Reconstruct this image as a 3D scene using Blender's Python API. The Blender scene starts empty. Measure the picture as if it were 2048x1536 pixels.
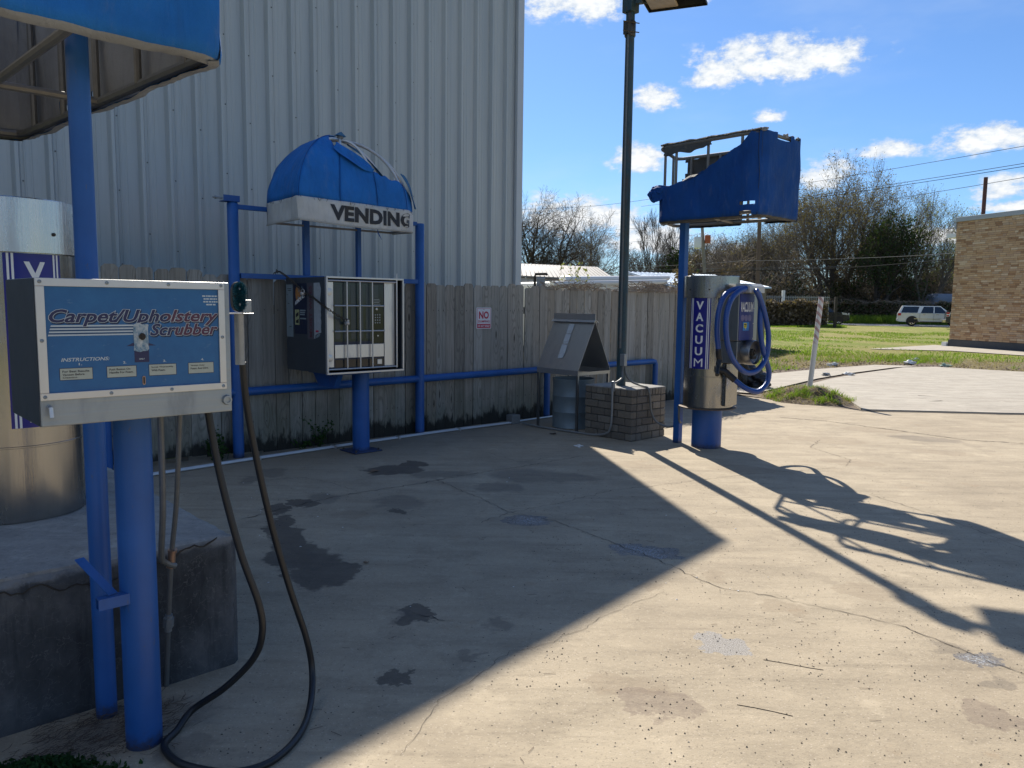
import bpy, bmesh, math, random
import numpy as np
from mathutils import Vector, Matrix
random.seed(7); RNG = np.random.default_rng(11)
PI = math.pi
SC = bpy.context.scene
COL = SC.collection

# ------------------------------------------------------------------ camera
cam_d = bpy.data.cameras.new('camera'); cam = bpy.data.objects.new('camera', cam_d)
COL.objects.link(cam); SC.camera = cam
cam.location = (0, 0, 1.56)
cam.rotation_euler = (Matrix.Rotation(math.radians(90-5.97), 3, 'X') @ Matrix.Rotation(math.radians(0.67), 3, 'Z')).to_euler()
cam_d.sensor_fit = 'HORIZONTAL'; cam_d.sensor_width = 36.0; cam_d.lens = 36.0*1539/2048
cam_d.clip_start = 0.05; cam_d.clip_end = 3000

# ------------------------------------------------------------------ node helpers
class NT:
    def __init__(s, tree): s.t = tree
    def __call__(s, typ, props=None, **inp):
        n = s.t.nodes.new(typ)
        for k, v in (props or {}).items(): setattr(n, k, v)
        for k, v in inp.items():
            key = int(k[1:]) if k[0] == 'i' and k[1:].isdigit() else k.replace('_', ' ')
            s.put(n.inputs[key], v)
        return n
    def put(s, sock, v):
        if isinstance(v, bpy.types.NodeSocket): s.t.links.new(v, sock)
        else: sock.default_value = v
    def m(s, op, a, b=0.0, c=0.0, clamp=False):
        return s('ShaderNodeMath', dict(operation=op, use_clamp=clamp), i0=a, i1=b, i2=c).outputs[0]
    def vm(s, op, a, b=(0, 0, 0)):
        return s('ShaderNodeVectorMath', dict(operation=op), i0=a, i1=b).outputs[0]
    def noise(s, vec, scale, detail=3, rough=.55, dist=0.0, out=0):
        return s('ShaderNodeTexNoise', None, Vector=vec, Scale=scale, Detail=detail, Roughness=rough, Distortion=dist).outputs[out]
    def ramp(s, fac, stops, interp='LINEAR'):
        n = s('ShaderNodeValToRGB', None, Fac=fac); cr = n.color_ramp; cr.interpolation = interp
        while len(cr.elements) < len(stops): cr.elements.new(.5)
        for e, (p, c) in zip(cr.elements, stops):
            e.position = p; e.color = (c, c, c, 1) if not isinstance(c, (tuple, list)) else (*c[:3], 1)
        return n.outputs[0]
    def step(s, x, lo, hi):
        return s('ShaderNodeMapRange', dict(interpolation_type='SMOOTHSTEP'), i0=x, i1=lo, i2=hi, i3=0.0, i4=1.0).outputs[0]
    def mix(s, f, a, b, blend='MIX'):
        n = s.t.nodes.new('ShaderNodeMix'); n.data_type = 'RGBA'; n.blend_type = blend
        s.put(n.inputs[0], f)
        for i, v in ((6, a), (7, b)):
            if isinstance(v, (tuple, list)): v = (*v[:3], 1)
            s.put(n.inputs[i], v)
        return n.outputs[2]
    def mapv(s, vec, scale=(1, 1, 1), loc=(0, 0, 0), rot=(0, 0, 0)):
        return s('ShaderNodeMapping', None, Vector=vec, Location=loc, Rotation=rot, Scale=scale).outputs[0]
    def bump(s, h, strength=.3, dist=.01, normal=None):
        n = s('ShaderNodeBump', None, Height=h, Strength=strength, Distance=dist)
        if normal is not None: s.put(n.inputs['Normal'], normal)
        return n.outputs[0]

def new_mat(name):
    m = bpy.data.materials.new(name); m.use_nodes = True
    t = m.node_tree; N = NT(t); b = t.nodes['Principled BSDF']
    P = N('ShaderNodeNewGeometry').outputs['Position']
    return m, N, b, P

# ------------------------------------------------------------------ sky, sun, exposure
SUN_AZ, SUN_EL = math.radians(-9.7), math.radians(42.0)
world = bpy.data.worlds.new('World'); SC.world = world; world.use_nodes = True
wt = world.node_tree; W = NT(wt)
sky = W('ShaderNodeTexSky'); sky.sky_type = 'NISHITA'; sky.sun_disc = False
sky.sun_elevation = SUN_EL; sky.sun_rotation = SUN_AZ
sky.air_density = 1.0; sky.dust_density = 0.25; sky.ozone_density = 2.5; sky.altitude = 0
D = W('ShaderNodeTexCoord').outputs['Generated']
sep = W('ShaderNodeSeparateXYZ', None, Vector=D)
AZ = W.m('MULTIPLY', W.m('ARCTAN2', sep.outputs[0], sep.outputs[1]), 180/PI)
EL = W.m('MULTIPLY', W.m('ARCSINE', sep.outputs[2]), 180/PI)
nv = W('ShaderNodeCombineXYZ', None, X=AZ, Y=W.m('MULTIPLY', EL, 1.7), Z=0.0).outputs[0]
n1 = W.noise(nv, 0.42, 6, .62); n2 = W.noise(nv, 1.5, 4, .6)
nz = W.m('ADD', W.m('MULTIPLY', W.m('SUBTRACT', n1, .5), 2.6), W.m('MULTIPLY', W.m('SUBTRACT', n2, .5), .9))
CLOUDS = [(17.7,15.9,5.4,1.25),(14.6,15.6,2.6,1.1),(20.5,16.0,3.0,1.0),(4.5,20.6,4.2,1.7),(10.0,14.1,1.7,.75),(17.8,12.6,1.0,.4),(9.2,10.0,2.0,1.0),
          (4.1,6.0,5.2,1.3),(10.5,4.5,4.5,1.2),(25.4,10.1,1.9,.6),(30.5,10.2,2.9,.85),(21.2,8.7,2.2,.9),(31.8,7.3,1.9,.7),(32.5,6.2,2.2,.35),
          (10.5,20.4,2.6,.7),(15.5,3.2,4,1.0),(29,4.5,4,.6),(-20,9,7,2),(-34,14,5,1.6),(44,12,6,1.6),(52,7,5,1),(-48,7,8,1.4),(70,13,7,2),(-75,10,8,2),(100,9,9,1.8),(130,15,8,2.4),(165,8,10,1.6),(-105,14,8,2.2),(-140,9,10,1.8),(-165,17,8,2)]
mask = None
for a, e, ra, re in CLOUDS:
    ra, re = ra*1.16, re*1.22
    dx = W.m('DIVIDE', W.m('SUBTRACT', AZ, a), ra)
    dy0 = W.m('SUBTRACT', EL, e); 
    dy = W.m('DIVIDE', dy0, W.m('ADD', re*.75, W.m('MULTIPLY', W.m('GREATER_THAN', dy0, 0.0), re*.5)))
    r = W.m('SQRT', W.m('ADD', W.m('MULTIPLY', dx, dx), W.m('MULTIPLY', dy, dy)))
    v = W.m('SUBTRACT', 1.0, r)
    mask = v if mask is None else W.m('MAXIMUM', mask, v)
dens = W.m('ADD', mask, nz)
cl = W.step(dens, -.12, .58)
cl = W.m('MULTIPLY', cl, W.step(mask, -.55, .25))
# denser cloud added out of view, overhead and behind, to whiten and lift shade
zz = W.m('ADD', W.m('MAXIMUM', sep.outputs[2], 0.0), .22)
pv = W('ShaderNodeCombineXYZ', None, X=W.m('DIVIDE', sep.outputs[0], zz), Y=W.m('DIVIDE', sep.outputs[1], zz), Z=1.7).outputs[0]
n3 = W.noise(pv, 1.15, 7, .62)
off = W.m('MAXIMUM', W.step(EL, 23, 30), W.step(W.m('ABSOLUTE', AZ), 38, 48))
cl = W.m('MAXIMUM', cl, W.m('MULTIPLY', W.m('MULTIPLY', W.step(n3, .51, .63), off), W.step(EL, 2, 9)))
# thin cirrus veil
cv = W('ShaderNodeCombineXYZ', None, X=W.m('MULTIPLY', AZ, .35), Y=EL, Z=3.0).outputs[0]
veil = W.m('MULTIPLY', W.step(W.noise(cv, .16, 5, .6), .48, .85), .22)
tint = W.mix(1.0, sky.outputs[0], (.45, .615, .83), 'MULTIPLY')
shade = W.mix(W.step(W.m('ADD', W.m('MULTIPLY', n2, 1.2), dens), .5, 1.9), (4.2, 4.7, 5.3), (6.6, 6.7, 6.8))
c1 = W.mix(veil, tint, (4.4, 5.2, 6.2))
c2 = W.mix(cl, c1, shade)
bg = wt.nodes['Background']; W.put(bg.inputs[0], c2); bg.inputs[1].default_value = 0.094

sun_d = bpy.data.lights.new('sun', 'SUN'); sun = bpy.data.objects.new('sun', sun_d); COL.objects.link(sun)
sun_d.energy = 4.5; sun_d.angle = math.radians(.53); sun_d.color = (1.0, .93, .82)
sdir = Vector((-math.sin(SUN_AZ)*math.cos(SUN_EL), -math.cos(SUN_AZ)*math.cos(SUN_EL), -math.sin(SUN_EL)))
sun.rotation_euler = sdir.to_track_quat('-Z', 'Y').to_euler(); sun.location = (0, 0, 30)
SC.view_settings.view_transform = 'Standard'; SC.view_settings.look = 'None'
SC.view_settings.exposure = 0.78; SC.view_settings.gamma = 1.0; SC.view_settings.use_curve_mapping = False
try:
    SC.cycles.use_denoising = True; SC.cycles.max_bounces = 6; SC.cycles.diffuse_bounces = 3; SC.cycles.glossy_bounces = 3
except Exception: pass

# ------------------------------------------------------------------ frame of the lot: u along the wood fence, v out from it
ANG = math.radians(42.87); O = Vector((-2.56, 7.72, 0)); U = Vector((math.cos(ANG), math.sin(ANG), 0)); V = Vector((math.sin(ANG), -math.cos(ANG), 0))
def F(u, v, z=0.0): return O + U*u + V*v + Vector((0, 0, z))
def Wd(x, y, z=0.0): return Vector((x, y, z))

# ------------------------------------------------------------------ mesh builder
MATW = {}
class MB:
    def __init__(s, f=F): s.v = []; s.f = []; s.mi = []; s.fn = f; s.cur = 0
    def add(s, vs, fs):
        b = len(s.v); s.v += [tuple(x) for x in vs]; s.f += [tuple(b+i for i in f) for f in fs]; s.mi += [s.cur]*len(fs); return s
    def box(s, a0, a1, b0, b1, z0, z1):
        p = [s.fn(a, b, z) for z in (z0, z1) for b in (b0, b1) for a in (a0, a1)]
        return s.add(p, [(0,2,3,1),(4,5,7,6),(0,1,5,4),(2,6,7,3),(0,4,6,2),(1,3,7,5)])
    def quad(s, *pts): return s.add([s.fn(*p) for p in pts], [tuple(range(len(pts)))])
    def prism(s, pts, d0, d1, axis='v'):
        # pts: 2D outline in the plane across the axis
        n = len(pts)
        def q(p, d): return s.fn(p[0], d, p[1]) if axis == 'v' else (s.fn(d, p[0], p[1]) if axis == 'u' else s.fn(p[0], p[1], d))
        vs = [q(p, d0) for p in pts]+[q(p, d1) for p in pts]
        return s.add(vs, [tuple(range(n)), tuple(range(2*n-1, n-1, -1))]+[(i, (i+1) % n, n+(i+1) % n, n+i) for i in range(n)])
    def tube(s, pts, r, n=10, closed=False, caps=True, raw=False, flat=1.0):
        P = [Vector(p) if raw else Vector(s.fn(*p)) for p in pts]; m = len(P)
        R = r if isinstance(r, (list, tuple)) else [r]*m
        T = []
        for i in range(m):
            a = P[(i-1) % m] if (closed or i > 0) else P[i]; b = P[(i+1) % m] if (closed or i < m-1) else P[i]
            t = (b-a); T.append(t.normalized() if t.length > 1e-9 else Vector((0, 0, 1)))
        up = Vector((0, 0, 1)) if abs(T[0].z) < .9 else Vector((1, 0, 0))
        x = T[0].cross(up).normalized(); vs = []
        for i in range(m):
            x = (x - T[i]*x.dot(T[i])); x = x.normalized() if x.length > 1e-6 else T[i].orthogonal().normalized()
            y = T[i].cross(x)
            for k in range(n):
                a = 2*PI*k/n; vs.append(P[i]+(x*math.cos(a)+y*math.sin(a)*flat)*R[i])
        fs = []
        for i in range(m if closed else m-1):
            j = (i+1) % m
            for k in range(n): fs.append((i*n+k, i*n+(k+1) % n, j*n+(k+1) % n, j*n+k))
        if caps and not closed: fs += [tuple(range(n))[::-1], tuple(range((m-1)*n, m*n))]
        return s.add(vs, fs)
    def lathe(s, c, prof, n=32, caps=True, axis='z'):
        # prof: (radius, distance along the axis) ; c: centre (u,v,z)
        vs = []
        for r, h in prof:
            for k in range(n):
                a = 2*PI*k/n; ca, sa = r*math.cos(a), r*math.sin(a)
                p = (c[0]+ca, c[1]+sa, c[2]+h) if axis == 'z' else ((c[0]+ca, c[1]+h, c[2]+sa) if axis == 'v' else (c[0]+h, c[1]+ca, c[2]+sa))
                vs.append(s.fn(*p))
        m = len(prof)
        fs = [(i*n+k, i*n+(k+1) % n, (i+1)*n+(k+1) % n, (i+1)*n+k) for i in range(m-1) for k in range(n)]
        if caps: fs += [tuple(range(n))[::-1], tuple(range((m-1)*n, m*n))]
        return s.add(vs, fs)
    def build(s, name, mat, parent=None, smooth=False, bevel=0, seg=2, label=None, kind=None, loc=None, auto=35, fixn=True):
        me = bpy.data.meshes.new(name)
        if parent is not None: M = MATW[parent.name]
        elif loc is not None: M = Matrix.Translation(loc)
        else: M = Matrix.Identity(4)
        a = np.array(s.v, dtype=float)
        if parent is not None or loc is not None:
            Mi = np.array(M.inverted()); a = a@Mi[:3, :3].T + Mi[:3, 3]
        me.from_pydata(a.tolist(), [], s.f)
        mats = mat if isinstance(mat, (list, tuple)) else [mat]
        for m in mats: me.materials.append(m)
        if len(mats) > 1: me.polygons.foreach_set('material_index', s.mi)
        if fixn:
            bm = bmesh.new(); bm.from_mesh(me); bmesh.ops.recalc_face_normals(bm, faces=bm.faces); bm.to_mesh(me); bm.free()
        if smooth:
            me.polygons.foreach_set('use_smooth', [True]*len(me.polygons))
            try: me.set_sharp_from_angle(angle=math.radians(auto))
            except Exception: pass
        me.update()
        o = bpy.data.objects.new(name, me); COL.objects.link(o)
        if parent is not None: o.parent = parent; MATW[o.name] = M
        else: o.matrix_world = M; MATW[o.name] = M
        if bevel:
            b = o.modifiers.new('bevel', 'BEVEL'); b.width = bevel; b.segments = seg; b.limit_method = 'ANGLE'; b.angle_limit = math.radians(40)
        if label: o['label'] = label
        if kind: o['kind'] = kind
        return o

def thing(name, label, cat, loc=(0, 0, 0), group=None, rot=0):
    o = bpy.data.objects.new(name, None); COL.objects.link(o); o.empty_display_size = .2
    o.location = loc; o.rotation_euler = (0, 0, rot)
    MATW[o.name] = Matrix.Translation(loc) @ Matrix.Rotation(rot, 4, 'Z')
    return tag(o, label, cat, group)
def tag(o, label, cat, group=None):
    o['label'] = label; o['category'] = cat
    if group: o['group'] = group
    return o

def fast_mesh(name, verts, faces_flat, nside, mat, parent=None, kind=None, smooth=False, mi=None, loc=None):
    """numpy mesh of same-sided faces; verts (n,3) world, faces_flat (m*nside)"""
    me = bpy.data.meshes.new(name)
    verts = np.asarray(verts, dtype=np.float32)
    M = MATW[parent.name] if parent is not None else (Matrix.Translation(loc) if loc is not None else Matrix.Identity(4))
    Mi = np.array(M.inverted()); verts = (verts@Mi[:3, :3].T + Mi[:3, 3]).astype(np.float32)
    ff = np.asarray(faces_flat, dtype=np.int32).ravel(); m = len(ff)//nside
    me.vertices.add(len(verts)); me.vertices.foreach_set('co', verts.ravel())
    me.loops.add(len(ff)); me.loops.foreach_set('vertex_index', ff)
    me.polygons.add(m); me.polygons.foreach_set('loop_start', np.arange(0, m*nside, nside, dtype=np.int32))
    me.polygons.foreach_set('loop_total', np.full(m, nside, dtype=np.int32))
    for q in (mat if isinstance(mat, (list, tuple)) else [mat]): me.materials.append(q)
    if mi is not None: me.polygons.foreach_set('material_index', np.asarray(mi, dtype=np.int32))
    if smooth: me.polygons.foreach_set('use_smooth', np.ones(m, dtype=bool))
    me.update(calc_edges=True)
    o = bpy.data.objects.new(name, me); COL.objects.link(o)
    if parent is not None: o.parent = parent
    else: o.matrix_world = M
    MATW[o.name] = M
    if kind: o['kind'] = kind
    return o

# text: returns verts (x,y) and faces fitted into w x h
_tc = {}
def text_geo(txt, offset=0.0, shear=0.0, res=3, spacing=1.0):
    k = (txt, offset, shear, spacing)
    if k in _tc: return _tc[k]
    c = bpy.data.curves.new('t', 'FONT'); c.body = txt; c.size = 1; c.offset = offset; c.shear = shear; c.resolution_u = res; c.space_character = spacing
    o = bpy.data.objects.new('t', c); COL.objects.link(o)
    me = bpy.data.meshes.new_from_object(o)
    vs = [(v.co.x, v.co.y) for v in me.vertices]; fs = [tuple(p.vertices) for p in me.polygons]
    bpy.data.objects.remove(o); bpy.data.curves.remove(c); bpy.data.meshes.remove(me)
    _tc[k] = (vs, fs); return vs, fs
def put_text(mb, txt, fn, w=None, h=None, offset=0.0, shear=0.0, x0=0, y0=0, spacing=1.0, ref=None):
    """fn(x, y) -> point; text fitted to box w x h with lower left at x0, y0"""
    vs, fs = text_geo(txt, offset, shear, spacing=spacing)
    xs = [v[0] for v in vs]; ys = [v[1] for v in vs]
    rv = text_geo(*ref)[0] if ref else vs
    rx = [v[0] for v in rv]; ry = [v[1] for v in rv]
    sx = w/(max(rx)-min(rx)); sy = h/(max(ry)-min(ry)) if h else sx
    mb.add([fn(x0+(x-min(rx))*sx, y0+(y-min(ry))*sy) for x, y in vs], fs)
# ================================================================== materials
def simple(name, col, rough=.6, metal=0.0, var=.12, scale=6, bump=.0, bscale=60, spec=.5, rvar=.1):
    m, N, b, P = new_mat(name)
    n = N.noise(P, scale, 4, .6)
    hi = tuple(min(1, c*(1+var)) for c in col); lo = tuple(c*(1-var) for c in col)
    N.put(b.inputs['Base Color'], N.mix(n, lo, hi)); b.inputs['Metallic'].default_value = metal
    N.put(b.inputs['Roughness'], N.m('ADD', rough-rvar/2, N.m('MULTIPLY', N.noise(P, scale*2.3, 3), rvar)))
    b.inputs['Specular IOR Level'].default_value = spec
    if bump: N.put(b.inputs['Normal'], N.bump(N.noise(P, bscale, 3), bump, .004))
    return m

# painted blue steel, weathered
def blue_paint(name, col):
    m, N, b, P = new_mat(name)
    big = N.noise(P, 3.0, 4, .6); fine = N.noise(P, 45, 3, .6)
    c = N.mix(N.ramp(big, [(.35, 0), (.7, 1)]), tuple(x*.86 for x in col), tuple(min(1, x*1.12+.004) for x in col))
    scr = N.step(N.noise(N.mapv(P, (26, 26, 7)), 1.6, 6, .78), .625, .66)
    c = N.mix(N.m('MULTIPLY', scr, .55), c, (.09, .10, .12))
    drip = N.noise(N.mapv(P, (22, 22, .9)), 1.0, 5, .7); c = N.mix(N.m('MULTIPLY', N.step(drip, .52, .72), .30), c, tuple(x*.5+.012 for x in col))
    chip = N.step(N.noise(P, 34, 4, .8), .70, .73); c = N.mix(N.m('MULTIPLY', chip, .7), c, (.13, .075, .05))
    dz = N('ShaderNodeSeparateXYZ', None, Vector=P).outputs[2]
    dirt = N.m('MULTIPLY', N.step(N.m('ADD', dz, N.m('MULTIPLY', fine, .10)), .12, .05), .75)
    c = N.mix(dirt, c, (.035, .030, .026))
    N.put(b.inputs['Base Color'], c)
    N.put(b.inputs['Roughness'], N.m('ADD', .34, N.m('MULTIPLY', big, .22)))
    N.put(b.inputs['Normal'], N.bump(fine, .12, .003))
    return m
M_BLUE = blue_paint('blue_paint', (.014, .100, .34))
M_BLUE2 = blue_paint('blue_paint_dark', (.012, .080, .29))

def steel(name, col=(.37, .36, .345), rough=.17, vertical=True, stain=.35, metal=1.0):
    m, N, b, P = new_mat(name)
    br = N.noise(N.mapv(P, (90, 90, 2.5) if vertical else (3, 3, 120)), 1.0, 4, .6)
    big = N.noise(P, 2.6, 4, .6)
    blot = N.step(N.noise(N.mapv(P, (5, 5, 1.6)), 1.3, 5, .65), .50, .75)
    c = N.mix(br, tuple(x*.9 for x in col), tuple(min(1, x*1.08) for x in col))
    c = N.mix(N.m('MULTIPLY', blot, stain), c, tuple(x*.55 for x in col))
    N.put(b.inputs['Base Color'], c); b.inputs['Metallic'].default_value = metal
    N.put(b.inputs['Roughness'], N.m('ADD', rough, N.m('ADD', N.m('MULTIPLY', br, .10), N.m('MULTIPLY', blot, .16))))
    N.put(b.inputs['Normal'], N.bump(N.m('ADD', N.m('MULTIPLY', br, .25), N.noise(N.mapv(P, (9, 9, 1.0)), 1.0, 3, .5)), .22, .02))
    return m
M_STEEL = steel('stainless_steel')
M_STEEL_D = steel('dull_steel', (.30, .30, .30), .32, True, .5)
M_GALV = steel('galvanised_steel', (.33, .36, .375), .42, False, .55, .75)
M_ALU = simple('aluminium_trim', (.60, .58, .56), .38, .75, .08, 20)
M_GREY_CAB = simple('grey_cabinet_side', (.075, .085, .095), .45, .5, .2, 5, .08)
M_CHAIN = simple('chain_steel', (.10, .085, .07), .45, .8, .3, 60)

M_WHITE = simple('white_paint', (.74, .74, .72), .5, 0, .06, 10)
M_LETTER = simple('white_letter_vinyl', (.78, .78, .75), .45, 0, .05, 20)
M_BLACK = simple('black_letter_vinyl', (.018, .018, .022), .5, 0, .2, 20)
M_RUBBER = simple('black_rubber', (.012, .013, .015), .42, 0, .3, 30, .1)
M_DECAL = simple('navy_decal', (.012, .012, .20), .30, 0, .15, 8)
M_GLASS_D = simple('dark_glass', (.012, .018, .022), .10, 0, .2, 5)
M_CONDUIT = simple('grey_conduit', (.30, .31, .31), .42, .5, .15, 30)
M_CONDUIT_D = simple('dull_conduit', (.15, .155, .15), .5, .4, .25, 30)
M_WCONDUIT = simple('white_conduit', (.62, .64, .65), .35, .2, .1, 15)
M_BRASS = simple('copper_fitting', (.42, .27, .19), .4, .8, .2, 40)
M_POLE = None
def pole_mat():
    m, N, b, P = new_mat('weathered_pole_paint')
    n = N.noise(N.mapv(P, (18, 18, 6)), 1.2, 6, .72)
    c = N.ramp(n, [(.38, (.018, .045, .060)), (.50, (.035, .075, .085)), (.60, (.05, .045, .038)), (.72, (.12, .11, .10))])
    N.put(b.inputs['Base Color'], c); b.inputs['Roughness'].default_value = .5
    N.put(b.inputs['Normal'], N.bump(n, .3, .004)); return m
M_POLE = pole_mat()

def wood_mat():
    m, N, b, P = new_mat('weathered_pine_board')
    rnd = N('ShaderNodeObjectInfo').outputs['Random']
    off = N('ShaderNodeCombineXYZ', None, X=N.m('MULTIPLY', rnd, 37.0), Y=N.m('MULTIPLY', rnd, 91.0), Z=N.m('MULTIPLY', rnd, 13.0)).outputs[0]
    Q = N.vm('ADD', P, off)
    g = N.noise(N.mapv(Q, (26, 26, 1.1)), 1.0, 5, .62, .6)
    g2 = N.noise(N.mapv(Q, (150, 150, 3.0)), 1.0, 3, .6)
    # cathedral rings round knots
    kn = N('ShaderNodeTexVoronoi', dict(feature='F1'), Vector=N.mapv(Q, (7.0, 7.0, 1.55)), Scale=1.0).outputs['Distance']
    ring = N.m('SINE', N.m('ADD', N.m('MULTIPLY', kn, 42.0), N.m('MULTIPLY', g, 9.0)))
    ringm = N.m('MULTIPLY', N.step(ring, .2, 1.0), N.step(kn, .75, .2))
    tone = N.ramp(rnd, [(0, (.30, .27, .22)), (.25, (.40, .375, .32)), (.5, (.48, .455, .40)), (.75, (.36, .315, .25)), (1, (.52, .50, .45))])
    c = N.mix(N.ramp(g, [(.3, 0), (.7, 1)]), N.mix(1.0, tone, (.62, .62, .62), 'MULTIPLY'), tone)
    c = N.mix(N.m('MULTIPLY', N.step(g2, .55, .75), .45), c, (.055, .048, .040))
    c = N.mix(N.m('MULTIPLY', ringm, .40), c, (.07, .058, .045))
    c = N.mix(N.m('MULTIPLY', N.step(kn, .085, .05), .8), c, (.035, .027, .02))
    z = N('ShaderNodeSeparateXYZ', None, Vector=P).outputs[2]
    # green algae and black rot creeping up from the foot
    w = N.noise(N.mapv(P, (4, 4, 2.2)), 1.0, 5, .65)
    alg = N.m('MULTIPLY', N.step(N.m('SUBTRACT', N.m('MULTIPLY', w, 1.5), z), .05, .65), .42)
    c = N.mix(alg, c, (.085, .10, .06))
    rot = N.m('MULTIPLY', N.step(N.m('SUBTRACT', N.m('MULTIPLY', N.noise(N.mapv(P, (9, 9, 3)), 1.0, 5, .7), .62), z), .10, .22), .9)
    c = N.mix(rot, c, (.016, .016, .014))
    N.put(b.inputs['Base Color'], c); b.inputs['Roughness'].default_value = .85; b.inputs['Specular IOR Level'].default_value = .25
    N.put(b.inputs['Normal'], N.bump(N.m('ADD', g, N.m('MULTIPLY', g2, .6)), .5, .006))
    return m
M_WOOD = wood_mat()
M_WOOD_D = simple('fence_rail_wood', (.14, .12, .095), .85, 0, .3, 12)

def siding_mat():
    m, N, b, P = new_mat('painted_metal_siding')
    st = N.noise(N.mapv(P, (5, 5, .22)), 1.0, 5, .65)
    sp = N.noise(N.mapv(P, (40, 40, 1.5)), 1.0, 3, .6)
    c = N.mix(N.ramp(st, [(.3, 0), (.7, 1)]), (.40, .425, .425), (.50, .515, .50))
    c = N.mix(N.m('MULTIPLY', N.step(sp, .56, .74), .25), c, (.27, .26, .23))
    N.put(b.inputs['Base Color'], c); N.put(b.inputs['Roughness'], N.m('ADD', .36, N.m('MULTIPLY', st, .2)))
    b.inputs['Specular IOR Level'].default_value = .6; b.inputs['Metallic'].default_value = .15
    N.put(b.inputs['Normal'], N.bump(N.noise(N.mapv(P, (1.6, 1.6, .8)), 1.0, 2, .5), .10, .02))
    return m
M_SIDING = siding_mat()
M_TRIM = simple('siding_trim', (.50, .52, .53), .4, .1, .06, 4)

def fabric(name, col, back=False, trans=0.0):
    m, N, b, P = new_mat(name)
    f = N.noise(P, 260, 2, .5); big = N.noise(P, 3.5, 5, .6); st = N.noise(N.mapv(P, (14, 14, 1.5)), 1.0, 4, .6)
    c = N.mix(N.ramp(big, [(.3, 0), (.7, 1)]), tuple(x*.82 for x in col), tuple(min(1, x*1.12) for x in col))
    c = N.mix(N.m('MULTIPLY', N.step(st, .50, .75), .35), c, tuple(x*.55+.01 for x in col))
    dust = N.noise(N.mapv(P, (5, 5, 2)), 1.6, 6, .7); c = N.mix(N.m('MULTIPLY', N.step(dust, .52, .74), .16), c, (.30, .32, .33))
    N.put(b.inputs['Base Color'], c); b.inputs['Roughness'].default_value = .75; b.inputs['Specular IOR Level'].default_value = .3
    fold = N.noise(N.mapv(P, (9, 9, 3.2), rot=(.5, .35, 0)), 1.0, 3, .5, 1.2)
    hn = N.m('ADD', N.m('MULTIPLY', f, .12), N.m('ADD', fold, N.noise(N.mapv(P, (4, 4, 2)), 1.0, 3, .5)))
    N.put(b.inputs['Normal'], N.bump(hn, .55, .035))
    return m
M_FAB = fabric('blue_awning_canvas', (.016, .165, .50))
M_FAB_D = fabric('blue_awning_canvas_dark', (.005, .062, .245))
M_FAB_DIRTY = fabric('soiled_canvas_backing', (.085, .085, .080))
M_FAB_FADE = fabric('faded_canvas', (.05, .16, .30))
M_FAB_IN = fabric('grey_canvas_lining', (.30, .30, .295))
M_FAB_W = fabric('off_white_valance', (.58, .57, .53))
M_TUBE = simple('awning_tube', (.62, .61, .58), .35, .5, .12, 20)
M_TUBE_D = simple('dull_awning_tube', (.20, .19, .17), .5, .4, .25, 20)

STAINS = [(-1.40,2.68,.34,.13,.65,'s'),(-1.12,2.52,.12,.08,.5,'s'),(-1.09,4.35,.18,.31,.24,'d'),(-1.31,4.57,.197,.22,.27,'d'),(-.97,4.4,.103,.126,.21,'d'),(-1.48,4.97,.125,.285,.28,'d'),(-1.59,5.25,.111,.29,.29,'d'),(-1.62,5.86,.1,.143,.27,'d'),(-1.76,5.67,.104,.135,.3,'d'),(-1.11,7.07,.279,.225,.15,'d'),(-.93,7.35,.121,.143,.13,'d'),(-.65,6.92,.274,.127,.09,'s'),(-.87,5.9,.195,.22,.14,'s'),(-.83,5.62,.052,.071,.15,'d'),(-.49,3.75,.088,.118,.13,'d'),(-.56,3.69,.05,.075,.15,'s'),(-.46,3.08,.08,.063,.14,'d'),(-.06,3.61,.085,.072,.02,'s'),(-.19,3.33,.045,.051,.06,'s'),(-.16,3.28,.049,.039,.05,'s'),(.17,6.92,.368,.26,-.02,'s'),(.49,6.84,.319,.166,-.07,'s'),(-.09,6.43,.192,.184,.02,'s'),(-2.18,6.9,.135,.176,.3,'s'),(-2.28,6.6,.086,.163,.33,'s'),(.86,4.79,.21,.13,-.17,'w'),(.97,4.68,.095,.08,-.19,'w'),(.12,5.45,.182,.13,-.02,'w'),(.99,3.42,.112,.095,-.26,'l'),(.6,2.89,.139,.122,-.19,'t'),(.46,3.03,.166,.11,-.14,'f'),(1.41,3.87,.1,.087,-.33,'f'),(1.99,4.1,.168,.101,-.43,'f'),(1.87,2.83,.108,.098,-.55,'t'),(2.04,3.42,.094,.062,-.51,'s'),(2.12,3.29,.091,.07,-.55,'w'),(2.07,3.11,.054,.064,-.56,'s'),(1.2,4.31,.073,.104,-.26,'f'),(.78,4.15,.045,.055,-.18,'f'),(4.67,8.27,.34,.136,-.5,'f'),(4.67,9.77,.401,.25,-.44,'f'),(4.97,9.13,.375,.205,-.49,'s'),(3.43,7.67,.313,.169,-.41,'f'),(3.7,8.97,.427,.228,-.38,'f'),(2.29,7.25,.392,.194,-.3,'f'),(-1.48,6.02,.119,.167,.24,'s'),(1.12,7.41,.447,.146,-.14,'f'),(-1.18,5.52,.146,.111,.21,'f'),(-1.31,4.26,.034,.051,.29,'d')]
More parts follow.
